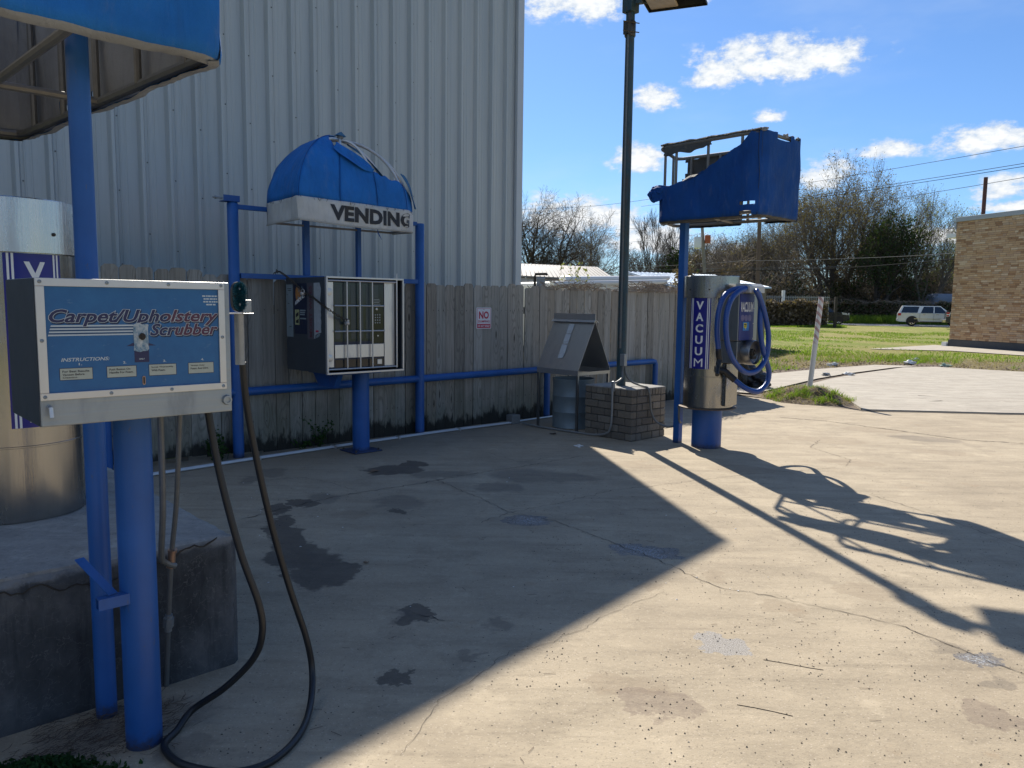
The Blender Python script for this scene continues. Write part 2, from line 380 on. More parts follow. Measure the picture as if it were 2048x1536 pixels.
def concrete_mat(name, light=(.43,.36,.255), dark=(.325,.265,.185), stains=True, speck=1.0):
    m, N, b, P = new_mat(name)
    big = N.noise(P, .55, 5, .6); mid = N.noise(N.mapv(P, (1.0, 2.6, 1), rot=(0, 0, .5)), 1.6, 6, .68); fine = N.noise(P, 38, 5, .7); gr = N.noise(P, 210, 3, .6)
    c = N.mix(N.ramp(big, [(.3, 0), (.7, 1)]), dark, light)
    c = N.mix(N.m('MULTIPLY', N.ramp(mid, [(.40, 0), (.66, 1)]), .52), c, tuple(x*.60 for x in dark))
    drag = N.noise(N.mapv(P, (.7, 9.0, 1), rot=(0, 0, -.45)), 1.0, 6, .72)
    c = N.mix(N.m('MULTIPLY', N.step(drag, .50, .66), .40), c, tuple(x*.52 for x in dark))
    patch = N.noise(P, 2.9, 7, .72)
    c = N.mix(N.m('MULTIPLY', N.step(patch, .52, .64), .42), c, tuple(x*.62 for x in dark))
    c = N.mix(N.m('MULTIPLY', N.step(patch, .44, .32), .42), c, tuple(min(1, x*1.22) for x in light))
    c = N.mix(N.m('MULTIPLY', N.ramp(mid, [(.45, 1), (.30, 0)]), .0), c, light)
    c = N.mix(N.m('MULTIPLY', N.ramp(fine, [(.3, 0), (.75, 1)]), .30), c, tuple(min(1, x*1.25) for x in light))
    c = N.mix(N.m('MULTIPLY', N.step(gr, .60, .70), .35*speck), c, (.07, .06, .05))
    c = N.mix(N.m('MULTIPLY', N.step(gr, .36, .28), .35*speck), c, (.62, .57, .49))
    # dark embedded grit
    vo = N('ShaderNodeTexVoronoi', dict(feature='F1'), Vector=P, Scale=34.0)
    cell = N('ShaderNodeSeparateColor', None, Color=vo.outputs['Color']).outputs[0]
    grit = N.m('MULTIPLY', N.step(vo.outputs['Distance'], .17, .09), N.m('GREATER_THAN', cell, .80))
    c = N.mix(N.m('MULTIPLY', grit, .8*speck), c, (.035, .03, .026))
    vo2 = N('ShaderNodeTexVoronoi', dict(feature='F1'), Vector=P, Scale=95.0); c2_ = N('ShaderNodeSeparateColor', None, Color=vo2.outputs['Color']).outputs[1]
    agg = N.m('MULTIPLY', N.step(vo2.outputs['Distance'], .42, .22), N.m('GREATER_THAN', c2_, .62))
    c = N.mix(N.m('MULTIPLY', agg, .34*speck), c, N.mix(N.m('GREATER_THAN', c2_, .82), (.13, .105, .08), (.58, .50, .40)))
    rust = N.noise(N.mapv(P, (1.1, 1.1, 1)), 1.7, 6, .72); c = N.mix(N.m('MULTIPLY', N.step(rust, .60, .74), .30*speck), c, (.30, .17, .075))
    rough = N.m('ADD', .78, N.m('MULTIPLY', fine, .15))
    h = N.m('ADD', N.m('MULTIPLY', gr, .5), N.m('ADD', fine, N.m('MULTIPLY', mid, .8)))
    bs = .55
    if stains:
        nz = N.noise(P, 5.0, 5, .62, out=1)
        Pd = N.vm('ADD', P, N('ShaderNodeVectorMath', dict(operation='SCALE'), i0=N.vm('SUBTRACT', nz, (.5, .5, .5)), Scale=.35).outputs[0])
        groups = {}
        for x, y, rx, ry, an, k in STAINS:
            q = N('ShaderNodeMapping', dict(vector_type='TEXTURE'), Vector=Pd, Location=(x, y, 0), Rotation=(0, 0, an), Scale=(rx, ry, 1e3)).outputs[0]
            d = N('ShaderNodeVectorMath', dict(operation='LENGTH'), i0=q).outputs['Value']
            groups[k] = d if k not in groups else N.m('MINIMUM', groups[k], d)
        md = N.m('MULTIPLY', N.step(groups['d'], 1.12, .90), N.m('ADD', .78, N.m('MULTIPLY', N.noise(P, 11, 5, .7), .30))); ms = N.step(groups['s'], 1.25, .75); mf = N.step(groups['f'], 1.1, .9)
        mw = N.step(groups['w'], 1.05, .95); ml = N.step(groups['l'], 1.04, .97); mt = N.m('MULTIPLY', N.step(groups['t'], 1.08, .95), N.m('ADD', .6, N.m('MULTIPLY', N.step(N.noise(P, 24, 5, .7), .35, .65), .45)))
        c = N.mix(N.m('MULTIPLY', md, .76, 0.0, True), c, (.046, .038, .033))
        c = N.mix(N.m('MULTIPLY', ms, .42), c, (.10, .085, .070))
        c = N.mix(N.m('MULTIPLY', mf, .28), c, (.21, .155, .10))
        c = N.mix(N.m('MULTIPLY', mt, .62), c, (.19, .145, .11))
        c = N.mix(N.m('MULTIPLY', ml, .72), c, N.mix(N.step(gr, .40, .60), (.42, .41, .40), (.13, .125, .12)))
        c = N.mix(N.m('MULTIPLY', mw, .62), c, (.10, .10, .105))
        sky_glint = N.m('MULTIPLY', N.m('MULTIPLY', N.step(groups['w'], .85, .45), N.step(N.noise(P, 75, 4, .75), .50, .58)), .8); c = N.mix(sky_glint, c, (.40, .43, .46))  # painted pale specks stand in for sky reflected in the puddles
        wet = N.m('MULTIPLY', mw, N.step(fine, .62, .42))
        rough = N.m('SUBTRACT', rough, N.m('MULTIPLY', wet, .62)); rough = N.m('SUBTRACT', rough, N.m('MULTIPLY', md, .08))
        # grime where the water of the fence line collects
        yx = N('ShaderNodeVectorMath', dict(operation='DOT_PRODUCT'), i0=N.vm('SUBTRACT', P, tuple(O)), i1=tuple(V)).outputs['Value']
        gm = N.m('MULTIPLY', N.step(N.m('ADD', yx, N.m('MULTIPLY', mid, 2.6)), 2.7, 1.0), .38)
        c = N.mix(gm, c, (.13, .11, .088))
    N.put(b.inputs['Base Color'], c); N.put(b.inputs['Roughness'], rough)
    b.inputs['Specular IOR Level'].default_value = .35
    N.put(b.inputs['Normal'], N.bump(h, bs, .006))
    return m
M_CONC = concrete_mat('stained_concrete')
M_CONC2 = concrete_mat('pale_concrete', (.44, .40, .33), (.36, .32, .26), False, .6)
def plinth_mat():
    m, N, b, P = new_mat('blackened_plinth_concrete')
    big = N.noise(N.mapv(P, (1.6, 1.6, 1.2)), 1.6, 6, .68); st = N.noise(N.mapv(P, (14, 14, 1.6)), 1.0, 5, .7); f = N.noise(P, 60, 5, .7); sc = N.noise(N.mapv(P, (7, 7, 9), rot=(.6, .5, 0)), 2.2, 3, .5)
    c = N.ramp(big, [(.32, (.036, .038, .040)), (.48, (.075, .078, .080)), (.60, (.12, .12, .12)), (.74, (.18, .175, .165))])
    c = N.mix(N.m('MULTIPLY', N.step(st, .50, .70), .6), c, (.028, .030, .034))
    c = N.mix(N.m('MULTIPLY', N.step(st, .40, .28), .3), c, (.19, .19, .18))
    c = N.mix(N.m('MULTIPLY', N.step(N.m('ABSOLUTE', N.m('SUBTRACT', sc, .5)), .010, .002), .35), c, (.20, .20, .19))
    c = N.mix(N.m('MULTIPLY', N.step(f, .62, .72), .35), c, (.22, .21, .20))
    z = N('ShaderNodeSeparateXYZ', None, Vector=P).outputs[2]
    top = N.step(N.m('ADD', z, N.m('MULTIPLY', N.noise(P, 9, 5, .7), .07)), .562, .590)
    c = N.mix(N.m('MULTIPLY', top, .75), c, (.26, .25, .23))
    N.put(b.inputs['Base Color'], c); b.inputs['Roughness'].default_value = .88; b.inputs['Specular IOR Level'].default_value = .25
    N.put(b.inputs['Normal'], N.bump(N.m('ADD', N.m('MULTIPLY', f, .6), N.m('MULTIPLY', big, 2.0)), .6, .012)); return m
M_CONC_BLK = plinth_mat()
_unused = (lambda *a: None)('plinth_concrete', (.15, .148, .145), (.050, .052, .055), False, .5)
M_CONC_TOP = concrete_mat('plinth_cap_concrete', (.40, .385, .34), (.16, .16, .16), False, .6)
M_CRACK = simple('crack_shadow_dirt', (.045, .038, .030), .95, 0, .3, 30)

def lawn_mat():
    m, N, b, P = new_mat('lawn_grass')
    a = N.noise(N.mapv(P, (1, .30, 1), rot=(0, 0, -.45)), .42, 6, .66); f = N.noise(P, 9, 5, .75); g = N.noise(P, 60, 3, .7)
    c = N.mix(N.ramp(a, [(.36, 0), (.60, 1)]), (.20, .26, .035), (.35, .31, .12))
    c = N.mix(N.ramp(f, [(.32, 0), (.70, 1)]), N.mix(1.0, c, (.55, .60, .5), 'MULTIPLY'), N.mix(1.0, c, (1.25, 1.2, 1.1), 'MULTIPLY'))
    y = N('ShaderNodeSeparateXYZ', None, Vector=P).outputs[1]
    soil = N.m('MULTIPLY', N.step(N.m('ADD', N.m('MULTIPLY', N.noise(P, .7, 5, .7), 8.0), N.m('ABSOLUTE', N.m('SUBTRACT', y, 21.5))), 8.0, 5.6), .85)
    c = N.mix(soil, c, N.mix(f, (.15, .11, .07), (.34, .27, .19)))
    N.put(b.inputs['Base Color'], c); b.inputs['Roughness'].default_value = .9; b.inputs['Specular IOR Level'].default_value = .2
    N.put(b.inputs['Normal'], N.bump(N.m('ADD', f, g), .9, .05)); return m
M_LAWN = lawn_mat()
M_SOIL = simple('dark_soil', (.12, .088, .06), .95, 0, .45, 8, .8, 25)
M_ROAD = simple('pale_road', (.36, .34, .30), .85, 0, .12, 1)

def leafy(name, cols, trans=.35):
    m, N, b, P = new_mat(name)
    n = N.noise(P, 1.3, 3, .6); n2 = N.noise(P, 23, 2, .6)
    c = N.ramp(N.m('ADD', N.m('MULTIPLY', n, .55), N.m('MULTIPLY', n2, .45)), [(.30, cols[0]), (.5, cols[1]), (.7, cols[2])])
    N.put(b.inputs['Base Color'], c); b.inputs['Roughness'].default_value = .7; b.inputs['Specular IOR Level'].default_value = .25
    tr = N('ShaderNodeBsdfTranslucent', None, Color=N.mix(1.0, c, (1.25, 1.3, .7), 'MULTIPLY'))
    mx = N('ShaderNodeMixShader', None, Fac=trans, i1=b.outputs[0], i2=tr.outputs[0])
    out = m.node_tree.nodes['Material Output']; m.node_tree.links.new(mx.outputs[0], out.inputs[0])
    return m
M_GRASS = leafy('grass_blade', [(.09, .15, .015), (.16, .25, .03), (.25, .32, .06)], .45)
M_GRASS_DRY = leafy('dry_grass_blade', [(.20, .17, .08), (.30, .25, .13), (.40, .34, .20)], .35)
M_LEAF_DK = leafy('dark_evergreen_leaf', [(.022, .036, .012), (.042, .066, .022), (.075, .10, .035)], .3)
M_LEAF_OL = leafy('olive_spring_bud', [(.10, .085, .030), (.16, .13, .055), (.24, .19, .09)], .4)
M_LEAF_PALE = leafy('pale_spring_leaf', [(.13, .14, .055), (.20, .21, .09), (.28, .28, .15)], .45)
M_LEAF_BR = leafy('brown_vine_leaf', [(.085, .065, .040), (.15, .115, .075), (.22, .17, .115)], .25)
M_WEED = leafy('weed_leaf', [(.02, .05, .012), (.035, .085, .018), (.06, .12, .03)], .35)
M_MOSS = leafy('deep_green_weed', [(.010, .035, .010), (.02, .06, .014), (.035, .09, .02)], .3)
M_BARK = simple('grey_bark', (.12, .10, .08), .9, 0, .35, 5, .5, 20)
M_BARK_D = simple('dark_bark', (.075, .062, .052), .9, 0, .35, 5, .5, 20)
M_TWIG = simple('brown_twig', (.22, .175, .13), .9, 0, .35, 3)
M_STRAW = simple('brown_pine_straw', (.085, .055, .035), .85, 0, .45, 40)
M_DRYVINE = simple('dry_vine_stem', (.27, .215, .16), .9, 0, .4, 12)
# ================================================================== SETTING: ground sheets
def sheet(name, pts, z, mat, depth=None):
    bm = bmesh.new(); vs = [bm.verts.new((x, y, z)) for x, y in pts]; f = bm.faces.new(vs)
    if f.normal.z < 0: f.normal_flip()
    if depth:
        r = bmesh.ops.extrude_face_region(bm, geom=[f]); 
        for g in r['geom']:
            if isinstance(g, bmesh.types.BMVert): g.co.z -= depth
        bmesh.ops.recalc_face_normals(bm, faces=bm.faces)
    me = bpy.data.meshes.new(name); bm.to_mesh(me); bm.free(); me.materials.append(mat)
    o = bpy.data.objects.new(name, me); COL.objects.link(o); o['kind'] = 'structure'; MATW[o.name] = Matrix.Identity(4); return o
sheet('lawn', [(-900, -900), (900, -900), (900, 1500), (-900, 1500)], -.03, M_LAWN)
fl = lambda a, b: tuple(F(a, b)[:2])
sheet('soil_margin', [(3.3, 14.6), (4.6, 12.6), (5.3, 11.5), (10.3, 11.0), (10.3, 12.5), (12.0, 22.2), (9.7, 21.3), (7.2, 19.6), (5.2, 17.9), (3.2, 16.0)], -.016, M_SOIL)
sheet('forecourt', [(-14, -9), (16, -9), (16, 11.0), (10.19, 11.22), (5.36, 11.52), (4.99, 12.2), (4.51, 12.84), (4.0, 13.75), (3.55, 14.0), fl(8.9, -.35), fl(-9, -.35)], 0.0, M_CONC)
sheet('wash_slab', [(5.36, 11.64), (5.6, 12.6), (5.72, 13.6), (5.45, 14.7), (6.9, 16.62), (8.1, 17.95), (10.25, 20.1), (11.23, 20.4), (12.75, 19.1), (17.5, 16.5), (17.5, 11.35), (9.83, 11.35), (7.44, 11.42)], .020, M_CONC2, .06)
sheet('access_strip', [(3.6, 14.2), (4.35, 13.7), (6.68, 16.75), (7.85, 18.05), (9.98, 20.1), (11.0, 20.75), (9.92, 21.0), (7.62, 19.25), (5.71, 17.55), (4.0, 15.9)], .010, M_CONC2)
sheet('side_walk', [(13.6, 29.4), (18.18, 33.2), (18.42, 32.0), (19.1, 29.6), (21.2, 22.6), (19.7, 21.0), (17.64, 26.1), (16.4, 28.8)], -.004, M_CONC2)
sheet('road', [(24, 70.5), (30, 69.0), (36, 65.6), (42, 63.0), (60, 56), (90, 46), (90, 58), (60, 68), (44, 72.8), (32, 76.6), (24, 79)], -.012, M_ROAD)

# cracks and joints in the forecourt: thin irregular ribbons of packed dirt
CR = [[(-1.93,5.36),(-1.65,5.76),(-1.31,6.15),(-.75,6.56),(-.42,6.89),(.09,7.27),(.74,7.84)],
 [(-.67,6.72),(-.43,6.32),(-.23,6.03),(0,5.64),(.32,5.43),(.69,4.92),(.97,4.51),(1.09,4.26),(1.19,4.13),(1.39,4.04),(1.54,3.94),(1.74,3.8),(1.91,3.67),(2.02,3.51),(2.11,3.34),(2.3,3.0)],
 [(-.22,5.37),(.03,5.66),(.43,5.96),(.88,6.39),(1.4,6.63),(2.24,7.07),(3.2,7.4)],[(-.37,2.5),(-.27,2.89),(-.12,3.1),(-.04,3.26),(.14,3.39),(.34,3.55),(.45,3.71),(.88,4.1)],
 [(3.01,6.32),(3.12,6.03),(3.26,5.58),(3.3,5.27),(3.37,4.9),(3.5,4.5)],[(3.8,10.79),(4.32,10.5),(4.96,9.71),(5.42,9.09),(6.0,8.89),(7.5,8.6)],
 [(-2.33,6.5),(-1.87,6.71),(-1.57,6.54),(-1.24,6.2)],[(-.49,3.75),(-.39,3.69),(-.29,3.6)],[(3.64,8.97),(3.34,8.48),(3.49,7.79),(3.27,7.42)],[(-.25,7.97),(.09,7.48),(.4,7.74)]]
mb = MB(Wd); rnd = random.Random(3)
for ci, c in enumerate(CR):
    pts = []
    for i in range(len(c)-1):
        a, b = Vector(c[i]), Vector(c[i+1]); n = max(3, int((b-a).length/.035))
        for k in range(n):
            p = a.lerp(b, k/n); pts.append((p.x+rnd.gauss(0, .007), p.y+rnd.gauss(0, .009)))
    wbase = {3: .0007, 0: .0030, 5: .006, 4: .0018, 1: .0018}.get(ci, .0016)
    for i in range(len(pts)-1):
        a, b = Vector((*pts[i], 0)), Vector((*pts[i+1], 0)); d = (b-a); nn = Vector((-d.y, d.x, 0)).normalized()
        w0 = wbase*(.5+rnd.random()*1.2) if rnd.random() > .08 else .0006
        if i == 0: wp = w0
        mb.add([a+nn*wp+Vector((0, 0, .003)), a-nn*wp+Vector((0, 0, .003)), b-nn*w0+Vector((0, 0, .003)), b+nn*w0+Vector((0, 0, .003))], [(0, 1, 2, 3)]); wp = w0
mb.build('forecourt_cracks', M_CRACK, kind='stuff')

# ------------------------------------------------------------------ metal warehouse (gable end faces us)
WH = thing('metal_warehouse', 'tall pale grey ribbed metal warehouse rising behind the wood fence', 'building', F(5.39, -1.93), rot=ANG)
def roof_z(u): return 7.07 + .165*(5.39-u)
def siding_profile():
    pr = []
    for k in range(3):
        o = k*.3048
        pr += [(o, 0), (o+.075, 0), (o+.083, .005), (o+.093, .005), (o+.101, 0), (o+.135, 0), (o+.143, .005), (o+.153, .005), (o+.161, 0), (o+.186, 0), (o+.212, .060), (o+.244, .060), (o+.270, 0)]
    pr.append((.9144, 0)); return pr
PR = siding_profile()
for i in range(15):
    ur = 5.29-i*.9144
    mb = MB(); vs = []
    for x, h in PR: vs += [F(ur-x, -1.93+h, .25), F(ur-x, -1.93+h, roof_z(ur-x))]
    mb.add(vs, [(2*k, 2*k+2, 2*k+3, 2*k+1) for k in range(len(PR)-1)])
    mb.build('siding_panel', M_SIDING, WH, fixn=False)
mb = MB(); mb.box(5.27, 5.40, -1.925, -1.860, .2, 7.02); mb.box(5.36, 5.402, -2.05, -1.925, .2, 7.02); mb.build('corner_trim', M_TRIM, WH, bevel=.006)
mb = MB(); mb.prism([(5.36, .2), (5.36, 6.98), (-9, roof_z(-9)-.1), (-9, .2)], -14, -2.06, 'v'); mb.build('wall', M_SIDING, WH)
mb = MB(); mb.prism([(5.405, 7.02), (5.405, 7.10), (-9, roof_z(-9)+.08), (-9, roof_z(-9)-.02)], -14.2, -1.862, 'v'); mb.build('roof', M_TRIM, WH)
mb = MB(); mb.box(-9, 5.35, -2.05, -1.945, -.05, .27); mb.build('foundation', M_CONC2, WH)
mb = MB(); rnd = random.Random(5)
for i in range(44):
    u = 5.29-i*.3048-.222+.008-.26
    for j in range(8):
        z = 1.95+j*.80+(i % 3)*.17+rnd.uniform(-.01, .01)
        if z < roof_z(u)-.1: mb.lathe((u, -1.93, z), [(.009, 0), (.009, .003), (.0055, .004), (.0045, .009)], 6, axis='v')
o = mb.build('siding_screw', M_CONDUIT_D, WH, kind='stuff')

# ------------------------------------------------------------------ wood privacy fence
FN = thing('wood_fence', 'weathered grey dog-eared picket fence running behind the blue pipe rail', 'fence', F(0, -.1), rot=ANG)
variants = []
rnd = random.Random(21)
for k in range(10):
    w = .1425+rnd.uniform(-.004, .003); h = 1.80+rnd.uniform(-.022, .022); e = .028+rnd.uniform(-.006, .006)
    bend = rnd.uniform(-.006, .006)
    bm = bmesh.new(); prof = [(-w/2, 0), (w/2, 0), (w/2+bend, h*.5), (w/2, h-e), (w/2-e, h), (-w/2+e, h), (-w/2, h-e), (-w/2+bend, h*.5)]
    a = [bm.verts.new((x, -.009, z)) for x, z in prof]; b = [bm.verts.new((x, .009, z)) for x, z in prof]
    n = len(prof); bm.faces.new(a); bm.faces.new(b[::-1])
    for i in range(n): bm.faces.new((a[i], b[i], b[(i+1) % n], a[(i+1) % n]))
    bmesh.ops.recalc_face_normals(bm, faces=bm.faces)
    me = bpy.data.meshes.new('picket'); bm.to_mesh(me); bm.free(); me.materials.append(M_WOOD); variants.append(me)
uu = -5.6; nails = MB(); i = 0
while uu < 9.0:
    wv = variants[rnd.randrange(10)]
    o = bpy.data.objects.new('picket', wv); COL.objects.link(o); o.parent = FN
    # parent frame: x along u, y = -v
    o.location = (uu, rnd.uniform(-.004, .004), rnd.uniform(-.018, .008)+.065*max(0, min(1, (.6-uu)/1.9))); o.rotation_euler = (rnd.uniform(-.004, .004), rnd.gauss(0, .003), rnd.uniform(-.03, .03))
    MATW[o.name] = MATW[FN.name]
    for z in (.33, 1.47):
        for dx in (-.04, .035): nails.box(uu+dx-.003, uu+dx+.003, -.088, -.0865, z-.003+rnd.uniform(-.012, .012), z+.003)
    uu += .1475+rnd.uniform(-.004, .005); i += 1
nails.build('nail', M_CRACK, FN, kind='stuff')
for z in (.33, .95, 1.47):
    mb = MB(); mb.box(-5.7, 9.05, -.155, -.113, z-.045, z+.045); mb.build('rail', M_WOOD_D, FN)
for k in range(7):
    u = -5.5+k*2.4; mb = MB(); mb.box(u-.045, u+.045, -.25, -.158, -.1, 1.75); mb.build('post', M_WOOD_D, FN)

# no dumping sign
sg = thing('no_dumping_sign', 'small red and white no dumping sign screwed to the wood fence', 'sign', F(3.06, -.08, 1.37), rot=ANG)
M_SIGNRED = simple('sign_red', (.50, .02, .05), .4, 0, .06, 20); M_SIGNW = simple('sign_white', (.72, .70, .72), .4, 0, .05, 20)
mb = MB(); su0, su1, sz0, sz1 = 2.935, 3.185, 1.235, 1.505
def rrect(u0, u1, z0, z1, r, n=4):
    pts = []
    for cx, cz, a0 in ((u1-r, z1-r, 0), (u0+r, z1-r, 90), (u0+r, z0+r, 180), (u1-r, z0+r, 270)):
        for k in range(n+1):
            a = math.radians(a0+90*k/n); pts.append((cx+r*math.cos(a), cz+r*math.sin(a)))
    return pts
mb.prism(rrect(su0, su1, sz0, sz1, .016), -.080, -.076); mb.build('sign_plate', M_SIGNW, sg)
mb = MB()
for (a0, a1, z0, z1) in ((su0+.012, su1-.012, sz1-.016, sz1-.012), (su0+.012, su0+.016, sz0+.01, sz1-.016), (su1-.016, su1-.012, sz0+.01, sz1-.016)): mb.box(a0, a1, -.0755, -.0745, z0, z1)
mb.box(su0+.012, su1-.012, -.0755, -.0747, sz0+.01, sz0+.062)
fn = lambda x, y: F(x, -.0742, y)
put_text(mb, 'NO', fn, .165, .095, .035, x0=su0+.042, y0=1.362)
put_text(mb, 'DUMPING', fn, .19, .028, .02, x0=su0+.03, y0=1.315)
mb.build('red_print', M_SIGNRED, sg)
mb = MB(); put_text(mb, 'OF ANY KIND!', lambda x, y: F(x, -.0738, y), .20, .028, .02, .25, x0=su0+.024, y0=sz0+.022); mb.build('white_print', M_SIGNW, sg)
mb = MB()
for z in (sz1-.022, sz0+.03): mb.lathe((3.06, -.076, z), [(.006, 0), (.005, .003)], 8, axis='v')
mb.build('screw', M_CONDUIT_D, sg)

# ------------------------------------------------------------------ blue pipe frame and guard rail
FR = thing('pipe_frame', 'blue painted pipe frame with long guard rail standing against the wood fence', 'frame', F(-.22, 0), rot=ANG)
for u, zt in ((-.22, 2.50), (2.0, 2.47)):
    mb = MB(); mb.lathe((u, 0, 0), [(.053, -.02), (.053, zt-.012), (.045, zt)], 24); mb.build('post', M_BLUE, FR, smooth=True)
mb = MB(); mb.box(-.17, 1.95, -.02, .02, 2.44, 2.485); mb.build('crossbar', M_BLUE, FR, bevel=.003)
mb = MB(); mb.box(-.168, 1.948, .0, .045, 1.775, 1.825); mb.build('crossbar', M_BLUE, FR, bevel=.003)
for u, w in ((.555, .032), (1.18, .024)):
    mb = MB(); mb.box(u-w, u+w, -.03, .02, 1.827, 2.438); mb.build('upright', M_BLUE, FR, bevel=.003)
mb = MB(); mb.tube([(-1.42, 0, -.05), (-1.42, 0, .50), (-1.40, 0, .58), (-1.34, 0, .635), (-1.26, 0, .65), (6.52, 0, .675), (6.58, 0, .665), (6.60, 0, .62), (6.60, 0, -.05)], .043, 16); mb.build('guard_rail', M_BLUE, FR, smooth=True)
mb = MB(); mb.lathe((4.15, 0, -.05), [(.043, 0), (.043, .69)], 16, caps=False); mb.build('leg', M_BLUE, FR, smooth=True)
mb = MB(); mb.box(-.33, -.17, -.055, .06, 2.502, 2.508); mb.box(-.33, -.17, .055, .061, 2.508, 2.56); mb.build('bracket', M_BLUE2, FR, bevel=.001)
mb = MB(); mb.tube([(-.42, .03, 2.53), (-.33, .03, 2.53)], .009, 8); mb.tube([(-.40, .03, 2.53), (-.385, .03, 2.53)], .017, 6); mb.build('bolt', M_GALV, FR)

# ------------------------------------------------------------------ VENDING dome awning
AW = thing('dome_awning', 'torn blue dome awning lettered VENDING on its white valance over the vending machine', 'awning', F(.85, 0, 2.31), rot=ANG)
AB = [(.13, 0), (.06, .80), (.52, .75), (.98, .69), (1.38, .63), (1.55, .48), (1.62, 0)]
HUB = (.80, .28); ZV, ZH = 2.515, 3.22
def dome(i, th, s=0.0, inset=1.0):
    a = AB[i]; b = AB[min(i+1, len(AB)-1)]; p = (a[0]+(b[0]-a[0])*s, a[1]+(b[1]-a[1])*s)
    st = math.sin(th)*inset; sg_ = math.sin(PI*s)*.012*math.sin(th)*(-1)
    return (HUB[0]+(p[0]-HUB[0])*(st+sg_), HUB[1]+(p[1]-HUB[1])*(st+sg_), ZV+(ZH-ZV)*math.cos(th)*inset)
for i in range(len(AB)):
    mb = MB(); mb.tube([dome(i, PI/2*k/14, inset=.958) for k in range(15)], .014, 8); mb.build('rib', M_TUBE, AW, smooth=True)
mb = MB(); mb.lathe((HUB[0], HUB[1], ZH-.02), [(.03, 0), (.035, .02), (.02, .045)], 12); mb.build('hub', M_TUBE_D, AW, smooth=True)
mb = MB(); mb.prism([(HUB[0]-.05, ZH+.02), (HUB[0], ZH+.055), (HUB[0]+.055, ZH+.012)], HUB[1]-.03, HUB[1]+.03); mb.build('canvas_scrap', M_FAB_FADE, AW)
for z in (2.335, 2.50):
    mb = MB(); mb.tube([(a+(.85-a)*.03, b*.97+.005, z) for a, b in AB], .011, 8, closed=True); mb.build('hoop', M_TUBE_D, AW)
TM = [(.13, .17), (.20, .62), (.62, .97), (.97, 1.13), (1.13, 1.20)]   # where the torn canvas starts under the hub, per panel
TH = {0: [.10, .12], 1: [.26, .78], 2: [.78, 1.06], 3: [1.06, 1.17], 4: [1.17, 1.27], 5: [1.36, 1.40]}
for i in range(6):
    mb = MB(); ns, nt = 12, 16; rr = random.Random(i)
    for j in range(ns+1):
        s = j/ns; t0 = TH[i][0]+(TH[i][1]-TH[i][0])*s + .02*math.sin(s*17+i) + rr.uniform(-.006, .006)
        for k in range(nt+1):
            th = t0+(PI/2-t0)*k/nt; p = dome(i, th, s, 1.0+.004*math.sin(9*s+14*th+i)+.003*math.sin(31*s-22*th))
            mb.v.append(tuple(F(*p)))
    for j in range(ns):
        for k in range(nt): a = j*(nt+1)+k; mb.f.append((a, a+nt+1, a+nt+2, a+1)); mb.mi.append(0)
    o = mb.build('canvas_panel', M_FAB, AW, smooth=True, auto=80)
    so = o.modifiers.new('thick', 'SOLIDIFY'); so.thickness = .003
# seams
for i in (1, 2, 3, 4, 5):
    t0 = TH[i][0]; mb = MB(); mb.tube([dome(i, t0+.01+(PI/2-t0-.02)*k/12, 0, 1.003) for k in range(13)], .0028, 5); mb.build('seam', M_FAB_D, AW)
def crumple(name, pts_a, pts_b, mat, parent, amp=.012, seed=1, nt=8, f=F):
    """a ribbon of loose cloth between two polylines"""
    r = random.Random(seed); mb = MB(f); n = len(pts_a)
    for i in range(n):
        for k in range(nt+1):
            t = k/nt; p = Vector(pts_a[i]).lerp(Vector(pts_b[i]), t)
            w = amp*(math.sin(t*9+i*1.3+seed)+r.uniform(-.6, .6)); mb.v.append(tuple(f(p.x+w*.5, p.y+w, p.z+w*.4)))
    for i in range(n-1):
        for k in range(nt): a = i*(nt+1)+k; mb.f.append((a, a+nt+1, a+nt+2, a+1)); mb.mi.append(0)
    o = mb.build(name, mat, parent, smooth=True, auto=80); so = o.modifiers.new('thick', 'SOLIDIFY'); so.thickness = .003
    sb = o.modifiers.new('soft', 'SUBSURF'); sb.levels = 1; sb.render_levels = 1
    return o
def dl(i, th, s, out=1.03): return dome(i, th, s, out)
crumple('torn_flap', [dl(1, .58, .86), dl(1, .62, 1), dl(2, .70, .3), dl(2, .80, .55), dl(2, .90, .8), dl(3, 1.0, .02)],
        [dl(1, .78, .78, 1.05), dl(1, .92, 1, 1.06), dl(2, 1.0, .3, 1.07), dl(2, 1.08, .55, 1.07), dl(2, 1.10, .8, 1.05), dl(3, 1.08, .02)], M_FAB, AW, .008, 3)
crumple('torn_flap', [dl(4, 1.02, .2, 1.04), dl(4, 1.12, .35, 1.05), dl(4, 1.25, .5, 1.06), dl(4, 1.42, .75, 1.06), dl(4, 1.53, .9, 1.08)],
        [dl(4, 1.02, .7, 1.05), dl(4, 1.12, .9, 1.07), dl(5, 1.25, .05, 1.08), dl(5, 1.40, .12, 1.08), dl(5, 1.50, .14, 1.1)], M_FAB_FADE, AW, .006, 5)
crumple('inner_canvas', [dome(6, .10, 0, .97), dome(6, .35, 0, .97), dome(6, .6, 0, .97), dome(6, .85, 0, .97), dome(6, 1.1, 0, .97), dome(6, 1.4, 0, .97)],
        [dome(5, .12, .6, .93), dome(5, .30, .55, .9), dome(5, .5, .5, .88), dome(5, .75, .5, .88), dome(5, 1.05, .4, .9), dome(5, 1.4, .4, .9)], M_FAB_FADE, AW, .01, 8)
